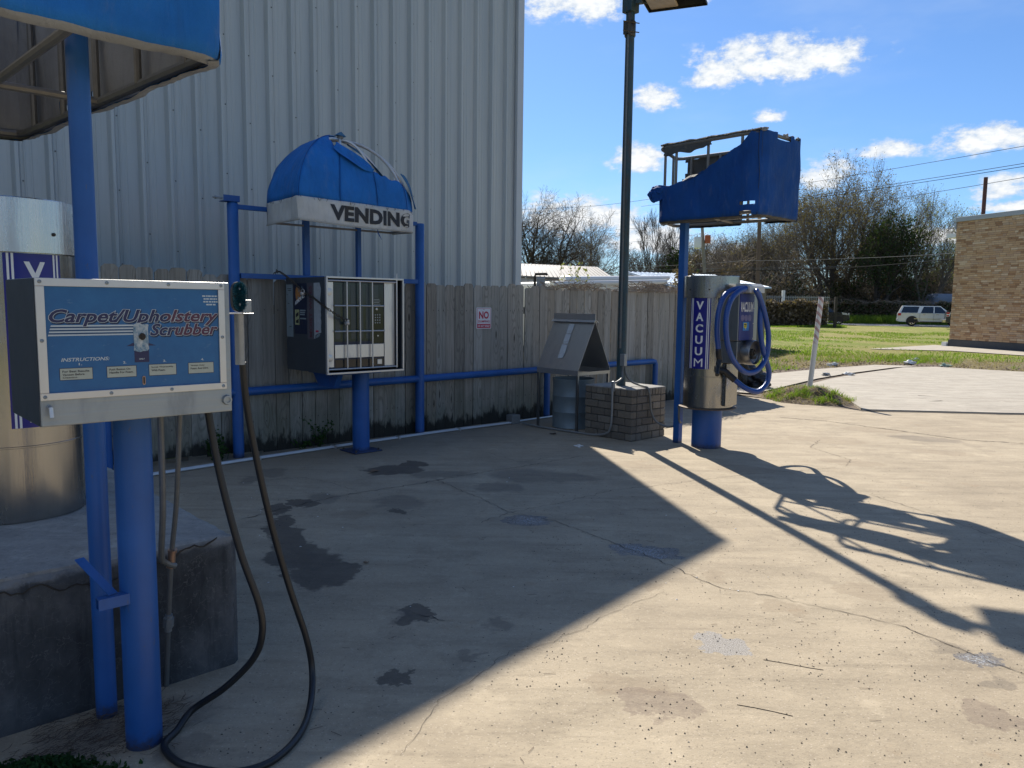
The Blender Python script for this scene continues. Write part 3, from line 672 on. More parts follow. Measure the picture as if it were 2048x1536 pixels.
# valance
def vpath(t):   # t in metres from the front left corner; negative = along the left side
    pts = [AB[1], AB[2], AB[3], AB[4], AB[5], AB[6]]
    if t < 0:
        a, b = Vector(AB[1]), Vector(AB[0]); return a+(b-a)*(-t/(b-a).length)
    for i in range(len(pts)-1):
        a, b = Vector(pts[i]), Vector(pts[i+1]); l = (b-a).length
        if t <= l or i == len(pts)-2: return a+(b-a)*(t/l)
        t -= l
def vpoint(t, z, out=0.0):
    p = vpath(t); q = vpath(t+.01); d = (q-p).normalized() if (q-p).length > 0 else Vector((1, 0))
    nn = Vector((-d.y, d.x)); wv = .006*math.sin(t*9+z*8)+.004*math.sin(t*23-z*14)
    zz = z + .018*math.sin(max(0, t)*2.0)*(-1)*(1-(z-2.31)/.22)
    return F(p.x+nn.x*(out+wv), p.y+nn.y*(out+wv), zz)
mb = MB(); N_T, N_Z = 76, 8; t0, t1 = -.80, 2.06
for j in range(N_T+1):
    t = t0+(t1-t0)*j/N_T
    for k in range(N_Z+1): mb.v.append(tuple(vpoint(t, 2.305+.215*k/N_Z, .008)))
for j in range(N_T):
    for k in range(N_Z): a = j*(N_Z+1)+k; mb.f.append((a, a+N_Z+1, a+N_Z+2, a+1)); mb.mi.append(0)
val = mb.build('valance', M_FAB_W, AW, smooth=True, auto=60); so = val.modifiers.new('thick', 'SOLIDIFY'); so.thickness = .003
mb = MB(); mb.tube([vpoint(t0+(t1-t0)*j/60, 2.308, .009) for j in range(61)], .008, 6, raw=True); mb.build('hem', simple('valance_hem', (.42, .40, .35), .8, 0, .2, 20), val, smooth=True)
mb = MB(); put_text(mb, 'VENDING', lambda x, y: vpoint(x, y, .0125), 1.05, .140, .05, x0=.345, y0=2.345, spacing=1.05); mb.build('lettering', M_BLACK, val)
mb = MB()
for k in range(46):
    t = rnd.uniform(t0, 1.5); mb.tube([vpoint(t, 2.518, .012), vpoint(t+rnd.uniform(-.02, .02), 2.505+rnd.uniform(-.02, .02), .016)], .0016, 3, raw=True)
mb.build('loose_thread', M_CRACK, val, kind='stuff')
mb = MB(); mb.tube([(.98, .68, 2.30), (1.0, .67, 2.25), (1.04, .67, 2.19)], [.009, .014, .004], 5, flat=.35); mb.build('canvas_scrap', M_FAB_D, AW)

# ------------------------------------------------------------------ torn sign canopies (two)
def canopy(name, label, corners, z0, z1, ch, post, square, faces, cell=.03, group=None):
    """corners: four plan points in order: near-left going round; faces(side, f, h) -> keep?"""
    T = thing(name, label, 'canopy', F(post[0], post[1], 0), group, ANG)
    # post
    mb = MB()
    if square: mb.box(post[0]-.038, post[0]+.038, post[1]-.038, post[1]+.038, -.02, z0+.02)
    else: mb.lathe((post[0], post[1], -.02), [(.036, 0), (.036, z0+.6)], 24, caps=False)
    mb.build('post', M_BLUE, T, smooth=not square, bevel=.004 if square else 0)
    C = [Vector(c) for c in corners]; path = []
    for i in range(4):
        p, c, q = C[i-1], C[i], C[(i+1) % 4]
        path.append(c+(p-c).normalized()*ch); path.append(c+(p-c).normalized()*ch*.3+(q-c).normalized()*ch*.3); path.append(c+(q-c).normalized()*ch)
    for z, r in ((z0, .019), (z1, .019)):
        mb = MB(); mb.tube([(p.x, p.y, z) for p in path], r, 8, closed=True); mb.build('rim_tube', M_TUBE_D, T, smooth=True)
    for i in range(4):
        a, b = C[i], C[(i+1) % 4]; L_ = (b-a).length; n = max(2, int(L_/.36))
        for k in range(n):
            p = a.lerp(b, (k+.5)/n); cc = (C[0]+C[1]+C[2]+C[3])/4; p = p+(cc-p).normalized()*.012
            mb = MB(); mb.tube([(p.x, p.y, z0), (p.x, p.y, z1)], .015, 8); mb.build('upright_tube', M_TUBE_D, T, smooth=True)
    # cross members carry the post
    cc = (C[0]+C[1]+C[2]+C[3])/4
    mb = MB(); mb.tube([(C[0].lerp(C[1], .5).x, C[0].lerp(C[1], .5).y, z0), (C[2].lerp(C[3], .5).x, C[2].lerp(C[3], .5).y, z0)], .017, 8)
    mb.build('cross_tube', M_TUBE_D, T, smooth=True)
    mb = MB(); a = C[0].lerp(C[3], .5); b = C[1].lerp(C[2], .5); mb.tube([(a.x, a.y, z0+.002), (b.x, b.y, z0+.002)], .017, 8); mb.build('cross_tube', M_TUBE_D, T, smooth=True)
    # cloth: outer and lining, one panel per side
    H = z1-z0
    for i in range(4):
        if i not in faces: continue
        keep, mats = faces[i][:2]; topf = faces[i][2] if len(faces[i]) > 2 else None
        a, b = C[i], C[(i+1) % 4]; L_ = (b-a).length; d = (b-a).normalized(); nn = Vector((-d.y, d.x)); 
        if (cc-a).dot(nn) > 0: nn = -nn
        n = int(L_/cell); m = int((H+.05)/cell)
        for lay, off in ((0, .036), (1, .031)):
            mb = MB(); idx = {}
            def pt(j, k):
                f = j/n; hz = -.05+(H+.07)*k/m
                if topf: hz = min(hz, H*topf(f)+.006*math.sin(f*60))
                p = a.lerp(b, f)
                e = min(f, 1-f)*L_
                if e < ch: p = p-nn*(ch-e)*.55
                wv = .010*math.sin(f*L_*7+hz*4+i)+.005*math.sin(f*L_*19-hz*13)
                rr = random.Random(j*997+k*13+i*7)
                if hz < 0: hz2 = -.034*math.sin(min(1, -hz/.035)*PI/2); p = p-nn*(.05*min(1, -hz/.05)**2); hz2 -= .007*lay*min(1, -hz/.02)
                else: hz2 = hz
                return F(p.x+nn.x*(off+wv), p.y+nn.y*(off+wv), z0+hz2+rr.uniform(-.0025, .0025))
            for j in range(n):
                for k in range(m):
                    f = (j+.5)/n; h = (-.05+(H+.07)*(k+.5)/m)/H
                    if not keep(f, h): continue
                    q = []
                    for (jj, kk) in ((j, k), (j+1, k), (j+1, k+1), (j, k+1)):
                        if (jj, kk) not in idx: idx[(jj, kk)] = len(mb.v); mb.v.append(tuple(pt(jj, kk)))
                        q.append(idx[(jj, kk)])
                    mb.f.append(tuple(q)); mb.mi.append(0)
            if mb.f: mb.build('canvas_side' if lay == 0 else 'canvas_lining', mats[lay], T, smooth=True, auto=80)
    return T
def interp(x, xs, ys): return float(np.interp(x, xs, ys))
slope = lambda f: interp(f, [0, .08, .16, .38, .65, .85, .92, 1], [.36, .41, .46, .54, .72, .89, 1.03, 1.1])
def face_u0(f, h): return h < slope(f)+.02 and not (.84 < f < .975 and .085 < h < .155) and not (f > .84 and f < .955 and h < .0)
def face_v1(f, h): return h < 1.1 and not (.30 < f < .62 and h > .955) and not (.7 < f < .85 and h > .97)
def face_back(f, h): g = 1-f; return g > .05+.03*math.sin(h*9) and h < .99 and not (.36 < g < .46 and .72 < h < .78) and not (.56 < g < .76 and h < .33)
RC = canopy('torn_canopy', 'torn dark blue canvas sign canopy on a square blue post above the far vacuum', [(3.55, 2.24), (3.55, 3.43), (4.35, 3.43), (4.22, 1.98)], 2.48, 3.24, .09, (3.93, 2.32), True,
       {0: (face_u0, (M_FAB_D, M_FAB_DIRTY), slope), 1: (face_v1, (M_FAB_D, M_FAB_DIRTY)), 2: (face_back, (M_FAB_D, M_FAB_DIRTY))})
# folded upper edge of the sagging canvas, the droopy bundle at the corner, and the strip left under the top tube
fa, fb = [], []
for k in range(15):
    f = k/16; v = 2.24+1.19*f; z = 2.48+.76*slope(f)
    fa.append((3.516, v, z-.012)); fb.append((3.60+.02*math.sin(k), v+.02, z+.040+.018*math.sin(k*1.7)))
crumple('folded_edge', fa, fb, M_FAB_DIRTY, RC, .010, 4, 4)
fa = [(3.54, 2.30+.045*k, 3.235) for k in range(14)]; fb = [(3.53+.01*math.sin(k*2), 2.30+.045*k, 3.235-.085-.02*math.sin(k*1.1)+(.05 if k > 11 else 0)) for k in range(14)]
crumple('torn_strip', fa, fb, M_FAB_DIRTY, RC, .010, 9, 4)
mb = MB(); mb.tube([(3.545, 2.255+.09*k, 3.262+.004*math.sin(k*2)) for k in range(14)], [.014+.008*abs(math.sin(k*1.9)) for k in range(14)], 7, flat=.7); mb.build('rolled_edge', M_FAB_DIRTY, RC, smooth=True)
def blob(mb, c, r, seed=0, amp=.2, n=3, fn=F, squash=1):
    bm = bmesh.new(); bmesh.ops.create_icosphere(bm, subdivisions=n, radius=1); rr = random.Random(seed); ph = [rr.uniform(0, 6) for _ in range(6)]
    vs = []
    for v in bm.verts:
        k = 1+amp*(math.sin(v.co.x*3.1+ph[0])*math.sin(v.co.y*3.7+ph[1])+.6*math.sin(v.co.z*5.3+ph[2]+v.co.x*4)+.35*math.sin(v.co.y*9+v.co.z*8+ph[3]))
        vs.append(fn(c[0]+v.co.x*r[0]*k, c[1]+v.co.y*r[1]*k, c[2]+v.co.z*r[2]*k))
    fs = [tuple(x.index for x in f.verts) for f in bm.faces]; bm.free(); mb.add(vs, fs)
mb = MB(); blob(mb, (3.56, 2.24, 2.79), (.05, .12, .055), 3, .14, 4); blob(mb, (3.555, 2.17, 2.75), (.045, .075, .075), 6, .16, 4); mb.build('hanging_bundle', M_FAB_D, RC, smooth=True, auto=80)
crumple('corner_drape', [(3.53, 2.24, 2.86), (3.53, 2.30, 2.83), (3.525, 2.38, 2.82), (3.525, 2.46, 2.83)], [(3.52, 2.14, 2.68), (3.52, 2.24, 2.66), (3.525, 2.34, 2.70), (3.525, 2.46, 2.76)], M_FAB_D, RC, .018, 12, 6)
crumple('torn_strip', [(3.56, 2.24, 2.47), (3.58, 2.28, 2.46), (3.60, 2.34, 2.47)], [(3.56, 2.25, 2.45), (3.59, 2.29, 2.395), (3.60, 2.33, 2.45)], M_FAB_IN, RC, .004, 2, 3)
for v, z, l in ((3.30, 3.262, .03), (3.1, 3.258, .03), (3.43, 3.262, .028)):
    mb = MB(); blob(mb, (3.56+l, v, z), (.03, .035, .018), int(v*100), .4, 2); mb.build('canvas_scrap', M_FAB_IN, RC, smooth=True)
for u_ in (4.0, 4.12, 4.25):
    mb = MB(); blob(mb, (u_, 3.44, 3.258), (.03, .02, .018), int(u_*77), .5, 2); mb.build('canvas_scrap', M_FAB_IN, RC, smooth=True)

def f0(f, h): return False
def lf_front(f, h): return True
def lf_right(f, h):     # f from front (1) ... corners go (u1,v1)->(u1,v0)
    v = 4.65-f*2.1; z = 2.42+h*.8
    if 3.36 < v < 3.36+.42*(z-2.60) and z > 2.64 and z < 2.92: return False
    if 3.0 < v < 3.52 and 2.455 < z < 2.455+.030*(1+math.sin(v*9)): return False
    return True
LC = canopy('torn_canopy', 'bright blue canvas canopy overhead at the upper left beside the carpet scrubber', [(-3.15, 2.55), (-3.10, 4.66), (-2.24, 4.66), (-2.44, 2.55)], 2.42, 3.30, .07, (-2.61, 4.35), False,
       {0: (lf_front, (M_FAB, M_FAB_IN)), 1: (lf_front, (M_FAB, M_FAB_IN)), 2: (lf_right, (M_FAB, M_FAB_IN)), 3: (lf_front, (M_FAB, M_FAB_IN))})
# ================================================================== vacuum stations
def vacuum(name, label, cu, cv, zb, pole, deg, word='VACUUM'):
    T = thing(name, label, 'vacuum', F(cu, cv, 0 if pole else zb), 'coin operated vacuum stations', ANG)
    R = .272
    if pole:
        mb = MB(); mb.lathe((cu, cv, 0), [(.162, -.02), (.162, zb-.03)], 40); mb.build('pedestal', M_BLUE2, T, smooth=True)
        mb = MB(); mb.lathe((cu, cv, zb), [(.305, -.032), (.312, -.026), (.312, -.020), (.29, -.012)], 48); mb.build('base_plate', simple('rusty_plate', (.11, .085, .065), .7, .5, .4, 14), T, smooth=True)
    mb = MB(); mb.lathe((cu, cv, zb), [(R, -.01), (R, .32), (R+.004, .322), (R+.004, .328), (R, .33), (R, 1.18)], 72, caps=False); mb.build('drum_body', M_STEEL, T, smooth=True)
    mb = MB(); mb.lathe((cu, cv, zb), [(R-.01, 1.18), (R+.022, 1.172), (R+.022, 1.40), (R+.016, 1.405), (R-.01, 1.402)], 72); mb.build('top_band', steel('brushed_band', (.60, .58, .55), .22, True, .25) if not pole else M_STEEL, T, smooth=True, auto=40)
    for k in range(8):
        a = 2*PI*k/8+.3; mb = MB(); mb.tube([(cu+(R+.018)*math.cos(a), cv+(R+.018)*math.sin(a), zb+1.255), (cu+(R+.027)*math.cos(a), cv+(R+.027)*math.sin(a), zb+1.255)], .008, 8); mb.build('bolt', M_CRACK, T)
    # door strip with hinge
    ah = math.radians(deg-68)
    mb = MB(); 
    for k in range(2):
        a = ah+k*.045; ra = R+.004
        mb.tube([(cu+ra*math.cos(a), cv+ra*math.sin(a), zb+.01), (cu+ra*math.cos(a), cv+ra*math.sin(a), zb+.42)], .006, 6)
    mb.build('hinge_strip', M_STEEL_D, T)
    # decal
    a0 = math.radians(deg)
    cyl = lambda rr, zz: (lambda x, y: F(cu+rr*math.cos(a0-x/R), cv+rr*math.sin(a0-x/R), zz+y))
    def band(mat, nm, x0, x1, y0, y1, off, par):
        mb = MB(); n = max(2, int(abs(x1-x0)/.012)+1); f = cyl(R+off, zb)
        for j in range(n+1):
            x = x0+(x1-x0)*j/n; mb.v += [tuple(f(x, y0)), tuple(f(x, y1))]
        for j in range(n): mb.f.append((2*j, 2*j+2, 2*j+3, 2*j+1)); mb.mi.append(0)
        return mb.build(nm, mat, par, smooth=True, fixn=False)
    w = .118; dec = band(M_DECAL, 'decal', -w, w, .41, 1.168, .0025, T)
    for xs in ((-w+.013, -w+.022), (-w+.030, -w+.039), (w-.022, w-.013), (w-.039, w-.030)): band(M_LETTER, 'stripe', xs[0], xs[1], .411, 1.167, .004, dec)
    f = cyl(R+.0045, zb); n = len(word)
    for k, ch in enumerate(word):
        mb = MB(); hh = .088; y = 1.168-.035-hh-(k)*(.70-hh)/(n-1); put_text(mb, ch, f, .098 if ch == 'M' else .085, hh, .0 if ch == 'M' else .035, x0=-.049 if ch == 'M' else -.0425, y0=y); mb.build('letter', M_LETTER, dec)
    return T
VR = vacuum('vacuum_station', 'stainless vacuum station with blue hose standing on a short blue pedestal', 3.975, 2.67, .475, True, 172)
# service box, coin panel, hanger, motor
mb = MB(); mb.box(3.79, 4.17, 2.86, 3.12, 1.20, 1.70); mb.build('service_box', M_STEEL_D, VR, bevel=.006)
mb = MB(); mb.box(3.80, 4.085, 3.12, 3.126, 1.205, 1.69); pn = mb.build('coin_panel', simple('blue_coin_panel', (.018, .03, .17), .4, 0, .3, 9), VR)
mb = MB(); put_text(mb, 'VACUUM', lambda x, y: F(x, 3.1285, y), .245, .105, .02, x0=3.815, y0=1.50); mb.build('lettering', M_LETTER, pn)
mb = MB()
for cx in (3.86, 3.93, 4.0): mb.prism(rrect(cx-.035, cx+.033, 1.405, 1.47, .028), 3.1262, 3.1275)
mb.build('worn_print', simple('faded_mauve_print', (.15, .13, .24), .5, 0, .3, 30), pn)
mb = MB(); mb.box(3.87, 3.99, 3.1262, 3.1285, 1.305, 1.395); mb.build('blue_sticker', simple('sticker_blue', (.04, .20, .48), .5, 0, .2, 20), pn)
mb = MB(); mb.prism(rrect(3.885, 3.945, 1.335, 1.385, .008), 3.1287, 3.130); mb.add([F(3.905, 3.130, 1.336), F(3.925, 3.130, 1.336), F(3.93, 3.130, 1.312)], [(0, 1, 2)])
st_ = mb.build('yellow_sticker', simple('sticker_yellow', (.62, .52, .03), .5, 0, .1, 20), pn)
mb = MB(); mb.box(3.893, 3.935, 3.1302, 3.1312, 1.350, 1.356); mb.box(3.893, 3.935, 3.1302, 3.1312, 1.364, 1.376); mb.build('black_print', M_BLACK, pn)
mb = MB()
for z in (1.22, 1.38, 1.54, 1.68): mb.lathe((4.075, 3.126, z), [(.006, 0), (.004, .004)], 8, axis='v')
mb.build('screw', M_ALU, pn)
mb = MB(); mb.prism([(3.05, 1.70), (3.215, 1.70), (3.215, 1.765), (3.17, 1.795), (3.05, 1.795)], 3.83, 4.13, 'u'); mb.build('hose_hanger', simple('pale_hanger', (.50, .49, .46), .5, .2, .12, 10), VR, bevel=.004)
mb = MB(); mb.box(3.82, 4.15, 2.84, 3.10, .955, 1.195); mb.build('motor_housing', M_STEEL_D, VR, bevel=.006)
mb = MB(); mb.lathe((4.01, 3.09, 1.075), [(.128, 0), (.132, .01), (.132, .10), (.124, .115), (.118, .10), (.118, .085), (.10, .075)], 40, axis='v'); mt = mb.build('round_dump_door', M_STEEL_D, VR, smooth=True)
mb = MB(); mb.lathe((4.01, 3.165, 1.075), [(.038, 0), (.038, .02), (.028, .026), (.028, .012), (.012, .012), (.012, .03)], 20, axis='v'); mb.box(3.985, 4.06, 3.17, 3.19, 1.008, 1.035); mb.build('latch', M_CRACK, mt, smooth=True)
mb = MB(); mb.box(3.86, 4.09, 2.85, 2.965, .49, .95); mb.build('clean_out_door', M_STEEL, VR, bevel=.008)
mb = MB(); mb.tube([(3.858, 2.955, .5), (3.858, 2.955, .94)], .0035, 6); mb.build('hinge', M_CRACK, VR)
# blue hose
def smooth_path(pts, n=8):
    P = [Vector(p) for p in pts]; out = []
    for i in range(len(P)-1):
        p0 = P[max(0, i-1)]; p1, p2 = P[i], P[i+1]; p3 = P[min(len(P)-1, i+2)]
        for k in range(n):
            t = k/n; out.append(.5*((2*p1)+(p2-p0)*t+(2*p0-5*p1+4*p2-p3)*t*t+(-p0+3*p1-3*p2+p3)*t**3))
    out.append(P[-1]); return out
def resample(P, step):
    out = [P[0]]; acc = 0
    for i in range(1, len(P)):
        a, b = P[i-1], P[i]; l = (b-a).length
        while acc+l >= step and l > 1e-9:
            t = (step-acc)/l; a = a.lerp(b, t); out.append(a.copy()); l = (b-a).length; acc = 0
        acc += l
    return out
HS = thing('vacuum_hose', 'bright blue corrugated vacuum hose looped over the hanger of the far vacuum station', 'hose', F(3.98, 3.2, 1.75), rot=ANG)
M_HOSE = simple('blue_hose_plastic', (.002, .050, .25), .30, 0, .12, 6, 0, spec=.7)
# coordinates (u, v, z): loop plane just in front of the hanger
h1 = [(3.438, 3.12, 1.117), (3.397, 3.12, 1.319), (3.403, 3.13, 1.52), (3.477, 3.14, 1.66), (3.614, 3.15, 1.723), (3.768, 3.16, 1.741), (3.907, 3.17, 1.744), (4.036, 3.19, 1.705), (4.063, 3.21, 1.575), (4.053, 3.22, 1.366), (4.095, 3.23, 1.155), (4.192, 3.23, 0.991), (4.268, 3.23, 0.853), (4.245, 3.22, 0.73), (4.099, 3.2, 0.656), (3.966, 3.14, 0.692), (3.895, 3.06, 0.77), (3.851, 3.0, 0.832), (3.816, 2.96, 0.868)]
h2 = [(3.888, 3.25, 1.728), (3.987, 3.25, 1.626), (4.105, 3.25, 1.445), (4.187, 3.25, 1.233), (4.154, 3.25, 1.021), (3.99, 3.25, 0.896), (3.772, 3.25, 0.881), (3.613, 3.22, 0.974), (3.471, 3.22, 1.121), (3.402, 3.22, 1.298), (3.399, 3.22, 1.471), (3.47, 3.22, 1.62), (3.594, 3.22, 1.702), (3.724, 3.22, 1.735)]
for hp in (h1, h2):
    P = resample(smooth_path([F(*p) for p in hp]), .0055)
    mb = MB(); mb.tube(P, [.0275+.0020*math.sin(i*PI/1.5) for i in range(len(P))], 14, raw=True); mb.build('corrugated_hose', M_HOSE, HS, smooth=True, auto=80)
mb = MB(); mb.tube(smooth_path([F(3.437, 3.12, 1.13), F(3.445, 3.12, 1.07), F(3.46, 3.12, 1.02), F(3.43, 3.13, .97), F(3.37, 3.16, .92), F(3.32, 3.19, .875)], 5), [.030]*10+[.028]*6+[.020]*10, 12, raw=True); mb.build('nozzle', M_RUBBER, HS, smooth=True)
mb = MB(); mb.tube(smooth_path([F(3.77, 2.90, .885), F(3.816, 2.96, .872), F(3.851, 3.0, .832), F(3.888, 3.05, .78)], 4), .036, 14, raw=True); mb.build('cuff', M_RUBBER, HS, smooth=True)
mb = MB(); mb.tube(smooth_path([F(3.81, 2.40, .44), F(3.80, 2.42, .40), F(3.80, 2.42, .33), F(3.84, 2.40, .27), F(3.93, 2.36, .235)], 5), .011, 8, raw=True); mb.build('flexible_conduit', M_CONDUIT_D, VR, smooth=True)

# ------------------------------------------------------------------ near vacuum on its concrete plinth
def chipped_block(name, u0, u1, v0, v1, z1, mats, seed=0, n=40):
    """box with ragged chipped upper edges"""
    nz = 10; rr = random.Random(seed)
    from mathutils import noise
    mb = MB(); 
    def side(fn, nu, nv, mi):
        b = len(mb.v)
        for j in range(nv+1):
            for i in range(nu+1):
                u, v, z = fn(i/nu, j/nv); p = Vector((u, v, z))
                ez = z1-z; eu = min(u-u0, u1-u); ev = min(v-v0, v1-v); e = sorted((ez, eu, ev))
                k = noise.noise(p*14)*.5+noise.noise(p*37)*.35
                d = max(0, .035-(e[0]+e[1]))*(.7+1.4*abs(k)); cc = Vector(((u0+u1)/2, (v0+v1)/2, z1-.4)); q = p+(cc-p).normalized()*d + Vector((noise.noise(p*6)*.004, noise.noise(p*6+Vector((9, 0, 0)))*.004, noise.noise(p*6+Vector((0, 9, 0)))*.004))
                mb.v.append(tuple(F(*q)))
        for j in range(nv):
            for i in range(nu): a = b+j*(nu+1)+i; mb.f.append((a, a+1, a+nu+2, a+nu+1)); mb.mi.append(mi)
    side(lambda s, t: (u0+(u1-u0)*s, v1, -.05+(z1+.05)*t), 60, 20, 0); side(lambda s, t: (u1, v0+(v1-v0)*s, -.05+(z1+.05)*t), 60, 20, 0)
    side(lambda s, t: (u0, v0+(v1-v0)*s, -.05+(z1+.05)*t), 30, 10, 0); side(lambda s, t: (u0+(u1-u0)*s, v0, -.05+(z1+.05)*t), 30, 10, 0)
    side(lambda s, t: (u0+(u1-u0)*s, v0+(v1-v0)*t, z1), 60, 60, 1)
    o = mb.build(name, mats, None, smooth=True, auto=50, loc=F((u0+u1)/2, (v0+v1)/2, 0)); return o
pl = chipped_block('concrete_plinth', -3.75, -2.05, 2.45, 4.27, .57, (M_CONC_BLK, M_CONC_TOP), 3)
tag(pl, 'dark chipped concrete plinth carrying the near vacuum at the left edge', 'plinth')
mb = MB(); rr = random.Random(8)
pts = [(-3.75+1.7*k/90, 4.2725, .500+.022*math.sin(k*.17)+.010*math.sin(k*.9)+.006*rr.uniform(-1, 1)+(.05*(k-60)/28 if k > 60 else 0)) for k in range(86)]
mb.tube([F(*p) for p in pts], [.002+.0025*rr.random() for _ in pts], 5, raw=True)
mb.build('cap_crack', M_CRACK, pl)
VL = vacuum('vacuum_station', 'near stainless vacuum drum with white V on navy decal at the left edge', -2.66, 3.24, .583, False, 78)
mb = MB(); mb.box(-2.388, -2.358, 3.270, 3.300, .60, .98); mb.build('door_flange', M_GALV, VL, bevel=.002)

# ------------------------------------------------------------------ carpet scrubber on its post
CS = thing('carpet_scrubber', 'coin operated carpet and upholstery scrubber box with blue sign on a thick blue post', 'scrubber', F(-2.565, 4.635), rot=ANG)
mb = MB(); mb.lathe((-2.565, 4.635, -.03), [(.0595, 0), (.0595, 1.24)], 40, caps=False); mb.build('pedestal', M_BLUE, CS, smooth=True)
mb = MB(); mb.box(-2.885, -2.33, 4.52, 4.905, 1.193, 1.617); mb.build('cabinet', [M_GALV], CS, bevel=.004)
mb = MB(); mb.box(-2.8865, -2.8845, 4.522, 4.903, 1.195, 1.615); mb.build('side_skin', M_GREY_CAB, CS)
PY = 4.9085
mb = MB(); mb.box(-2.868, -2.362, 4.905, PY, 1.284, 1.603)
def panel_mat():
    m, N, b, P = new_mat('scrubber_sign_blue')
    big = N.noise(P, 14, 5, .7); fine = N.noise(P, 120, 4, .7)
    c = N.mix(N.ramp(big, [(.35, 0), (.7, 1)]), (.014, .105, .26), (.020, .135, .31))
    sc = N.m('MULTIPLY', N.step(N.noise(N.mapv(P, (20, 20, 60)), 1.0, 5, .75), .62, .75), .35)
    c = N.mix(sc, c, (.22, .33, .38)); N.put(b.inputs['Base Color'], c)
    N.put(b.inputs['Roughness'], N.m('ADD', .28, N.m('MULTIPLY', fine, .25))); return m
pan = mb.build('sign_panel', panel_mat(), CS)
for (a0, a1, z0, z1) in ((-2.885, -2.350, 1.594, 1.6165), (-2.885, -2.350, 1.270, 1.2905), (-2.885, -2.8625, 1.291, 1.5935), (-2.3705, -2.350, 1.291, 1.5935)):
    mb = MB(); mb.box(a0, a1, 4.906, 4.914, z0, z1); mb.build('frame_strip', M_ALU, CS, bevel=.001)
for a, z in ((-2.873, 1.606), (-2.70, 1.606), (-2.525, 1.606), (-2.361, 1.606), (-2.873, 1.28), (-2.70, 1.28), (-2.525, 1.28), (-2.361, 1.28), (-2.874, 1.44), (-2.36, 1.44)):
    mb = MB(); mb.lathe((a, 4.914, z), [(.0055, 0), (.005, .002), (.003, .003), (.0022, .0012)], 12, axis='v'); mb.build('rivet', M_GALV, CS, smooth=True)
M_PURPLE = simple('letter_purple', (.020, .020, .075), .4, 0, .1, 20); M_MAROON = simple('letter_maroon', (.085, .022, .050), .4, 0, .1, 20); M_PALE = simple('letter_outline_pale', (.50, .55, .55), .45, 0, .08, 30); M_SHAD = simple('letter_drop_navy', (.008, .02, .06), .5, 0, .1, 20)
def sfn(d): return lambda x, y: F(x, PY+d, y)
for word, x0, w, y0, h in (('Carpet/Upholstery', -2.855, .488, 1.478, .052), ('Scrubber', -2.585, .214, 1.447, .040)):
    rf = (word, .03, .30)
    mb = MB(); put_text(mb, word, sfn(.0004), w, h, .05, .30, x0=x0+.003, y0=y0-.004); mb.build('lettering', M_SHAD, pan)
    mb = MB(); put_text(mb, word, sfn(.0008), w, h, .05, .30, x0=x0, y0=y0); mb.build('lettering', M_PALE, pan)
    k = {'Carpet/Upholstery': 11, 'Scrubber': 3}[word]
    vs, fs = text_geo(word, .026, .30); X = [v[0] for v in vs]; Y = [v[1] for v in vs]; cut = min(X)+(max(X)-min(X))*(.66 if k == 11 else .35)
    for nm, mt_, cond in (('lettering', M_PURPLE, lambda cx: cx < cut), ('lettering', M_MAROON, lambda cx: cx >= cut)):
        mb = MB(); big = text_geo(word, .05, .30)[0]; bx0, bx1 = min(v[0] for v in big), max(v[0] for v in big); by0, by1 = min(v[1] for v in big), max(v[1] for v in big)
        P2 = [F(x0+(x-bx0)*w/(bx1-bx0), PY+.0012, y0+(y-by0)*h/(by1-by0)) for x, y in vs]
        ff = [f for f in fs if cond(sum(vs[i][0] for i in f)/len(f))]; mb.add(P2, ff); mb.build(nm, mt_, pan)
mb = MB()
for k in range(4): z = 1.4525+.0088*k; mb.add([F(-2.858+.0025*k, PY+.0005, z), F(-2.612, PY+.0005, z), F(-2.610, PY+.0005, z+.0045), F(-2.8565+.0025*k, PY+.0005, z+.0045)], [(0, 1, 2, 3)])
mb.build('stripe', M_PALE, pan)
mb = MB()
for k in range(3): z = 1.4580+.0088*k; mb.add([F(-2.856+.0025*k, PY+.0005, z), F(-2.612, PY+.0005, z), F(-2.611, PY+.0005, z+.0018), F(-2.8555+.0025*k, PY+.0005, z+.0018)], [(0, 1, 2, 3)])
mb.build('stripe', M_SHAD, pan)
mb = MB(); put_text(mb, 'INSTRUCTIONS:', sfn(.0006), .128, .0105, .02, .25, x0=-2.828, y0=1.3785)
mb.build('lettering', M_PALE, pan)
for t, x in (('1.', -2.783), ('2.', -2.663), ('3.', -2.547), ('4.', -2.430)):
    mb = MB(); put_text(mb, t, sfn(.0006), .009, .007, .03, x0=x, y0=1.3665); mb.build('numeral', M_PALE, pan)
mb = MB(); rr = random.Random(2)
for k, w in enumerate((.050, .042, .044, .026)):      # worn, unreadable maker's lines
    x = -2.395-w/2
    while x < -2.395+w/2:
        l = rr.uniform(.004, .010); mb.box(x, x+l, PY, PY+.0006, 1.570-.009*k, 1.5745-.009*k); x += l+rr.uniform(.0012, .0028)
mb.build('fine_print', M_PALE, pan)
M_CREAM = simple('cream_label', (.42, .44, .36), .55, 0, .1, 30)
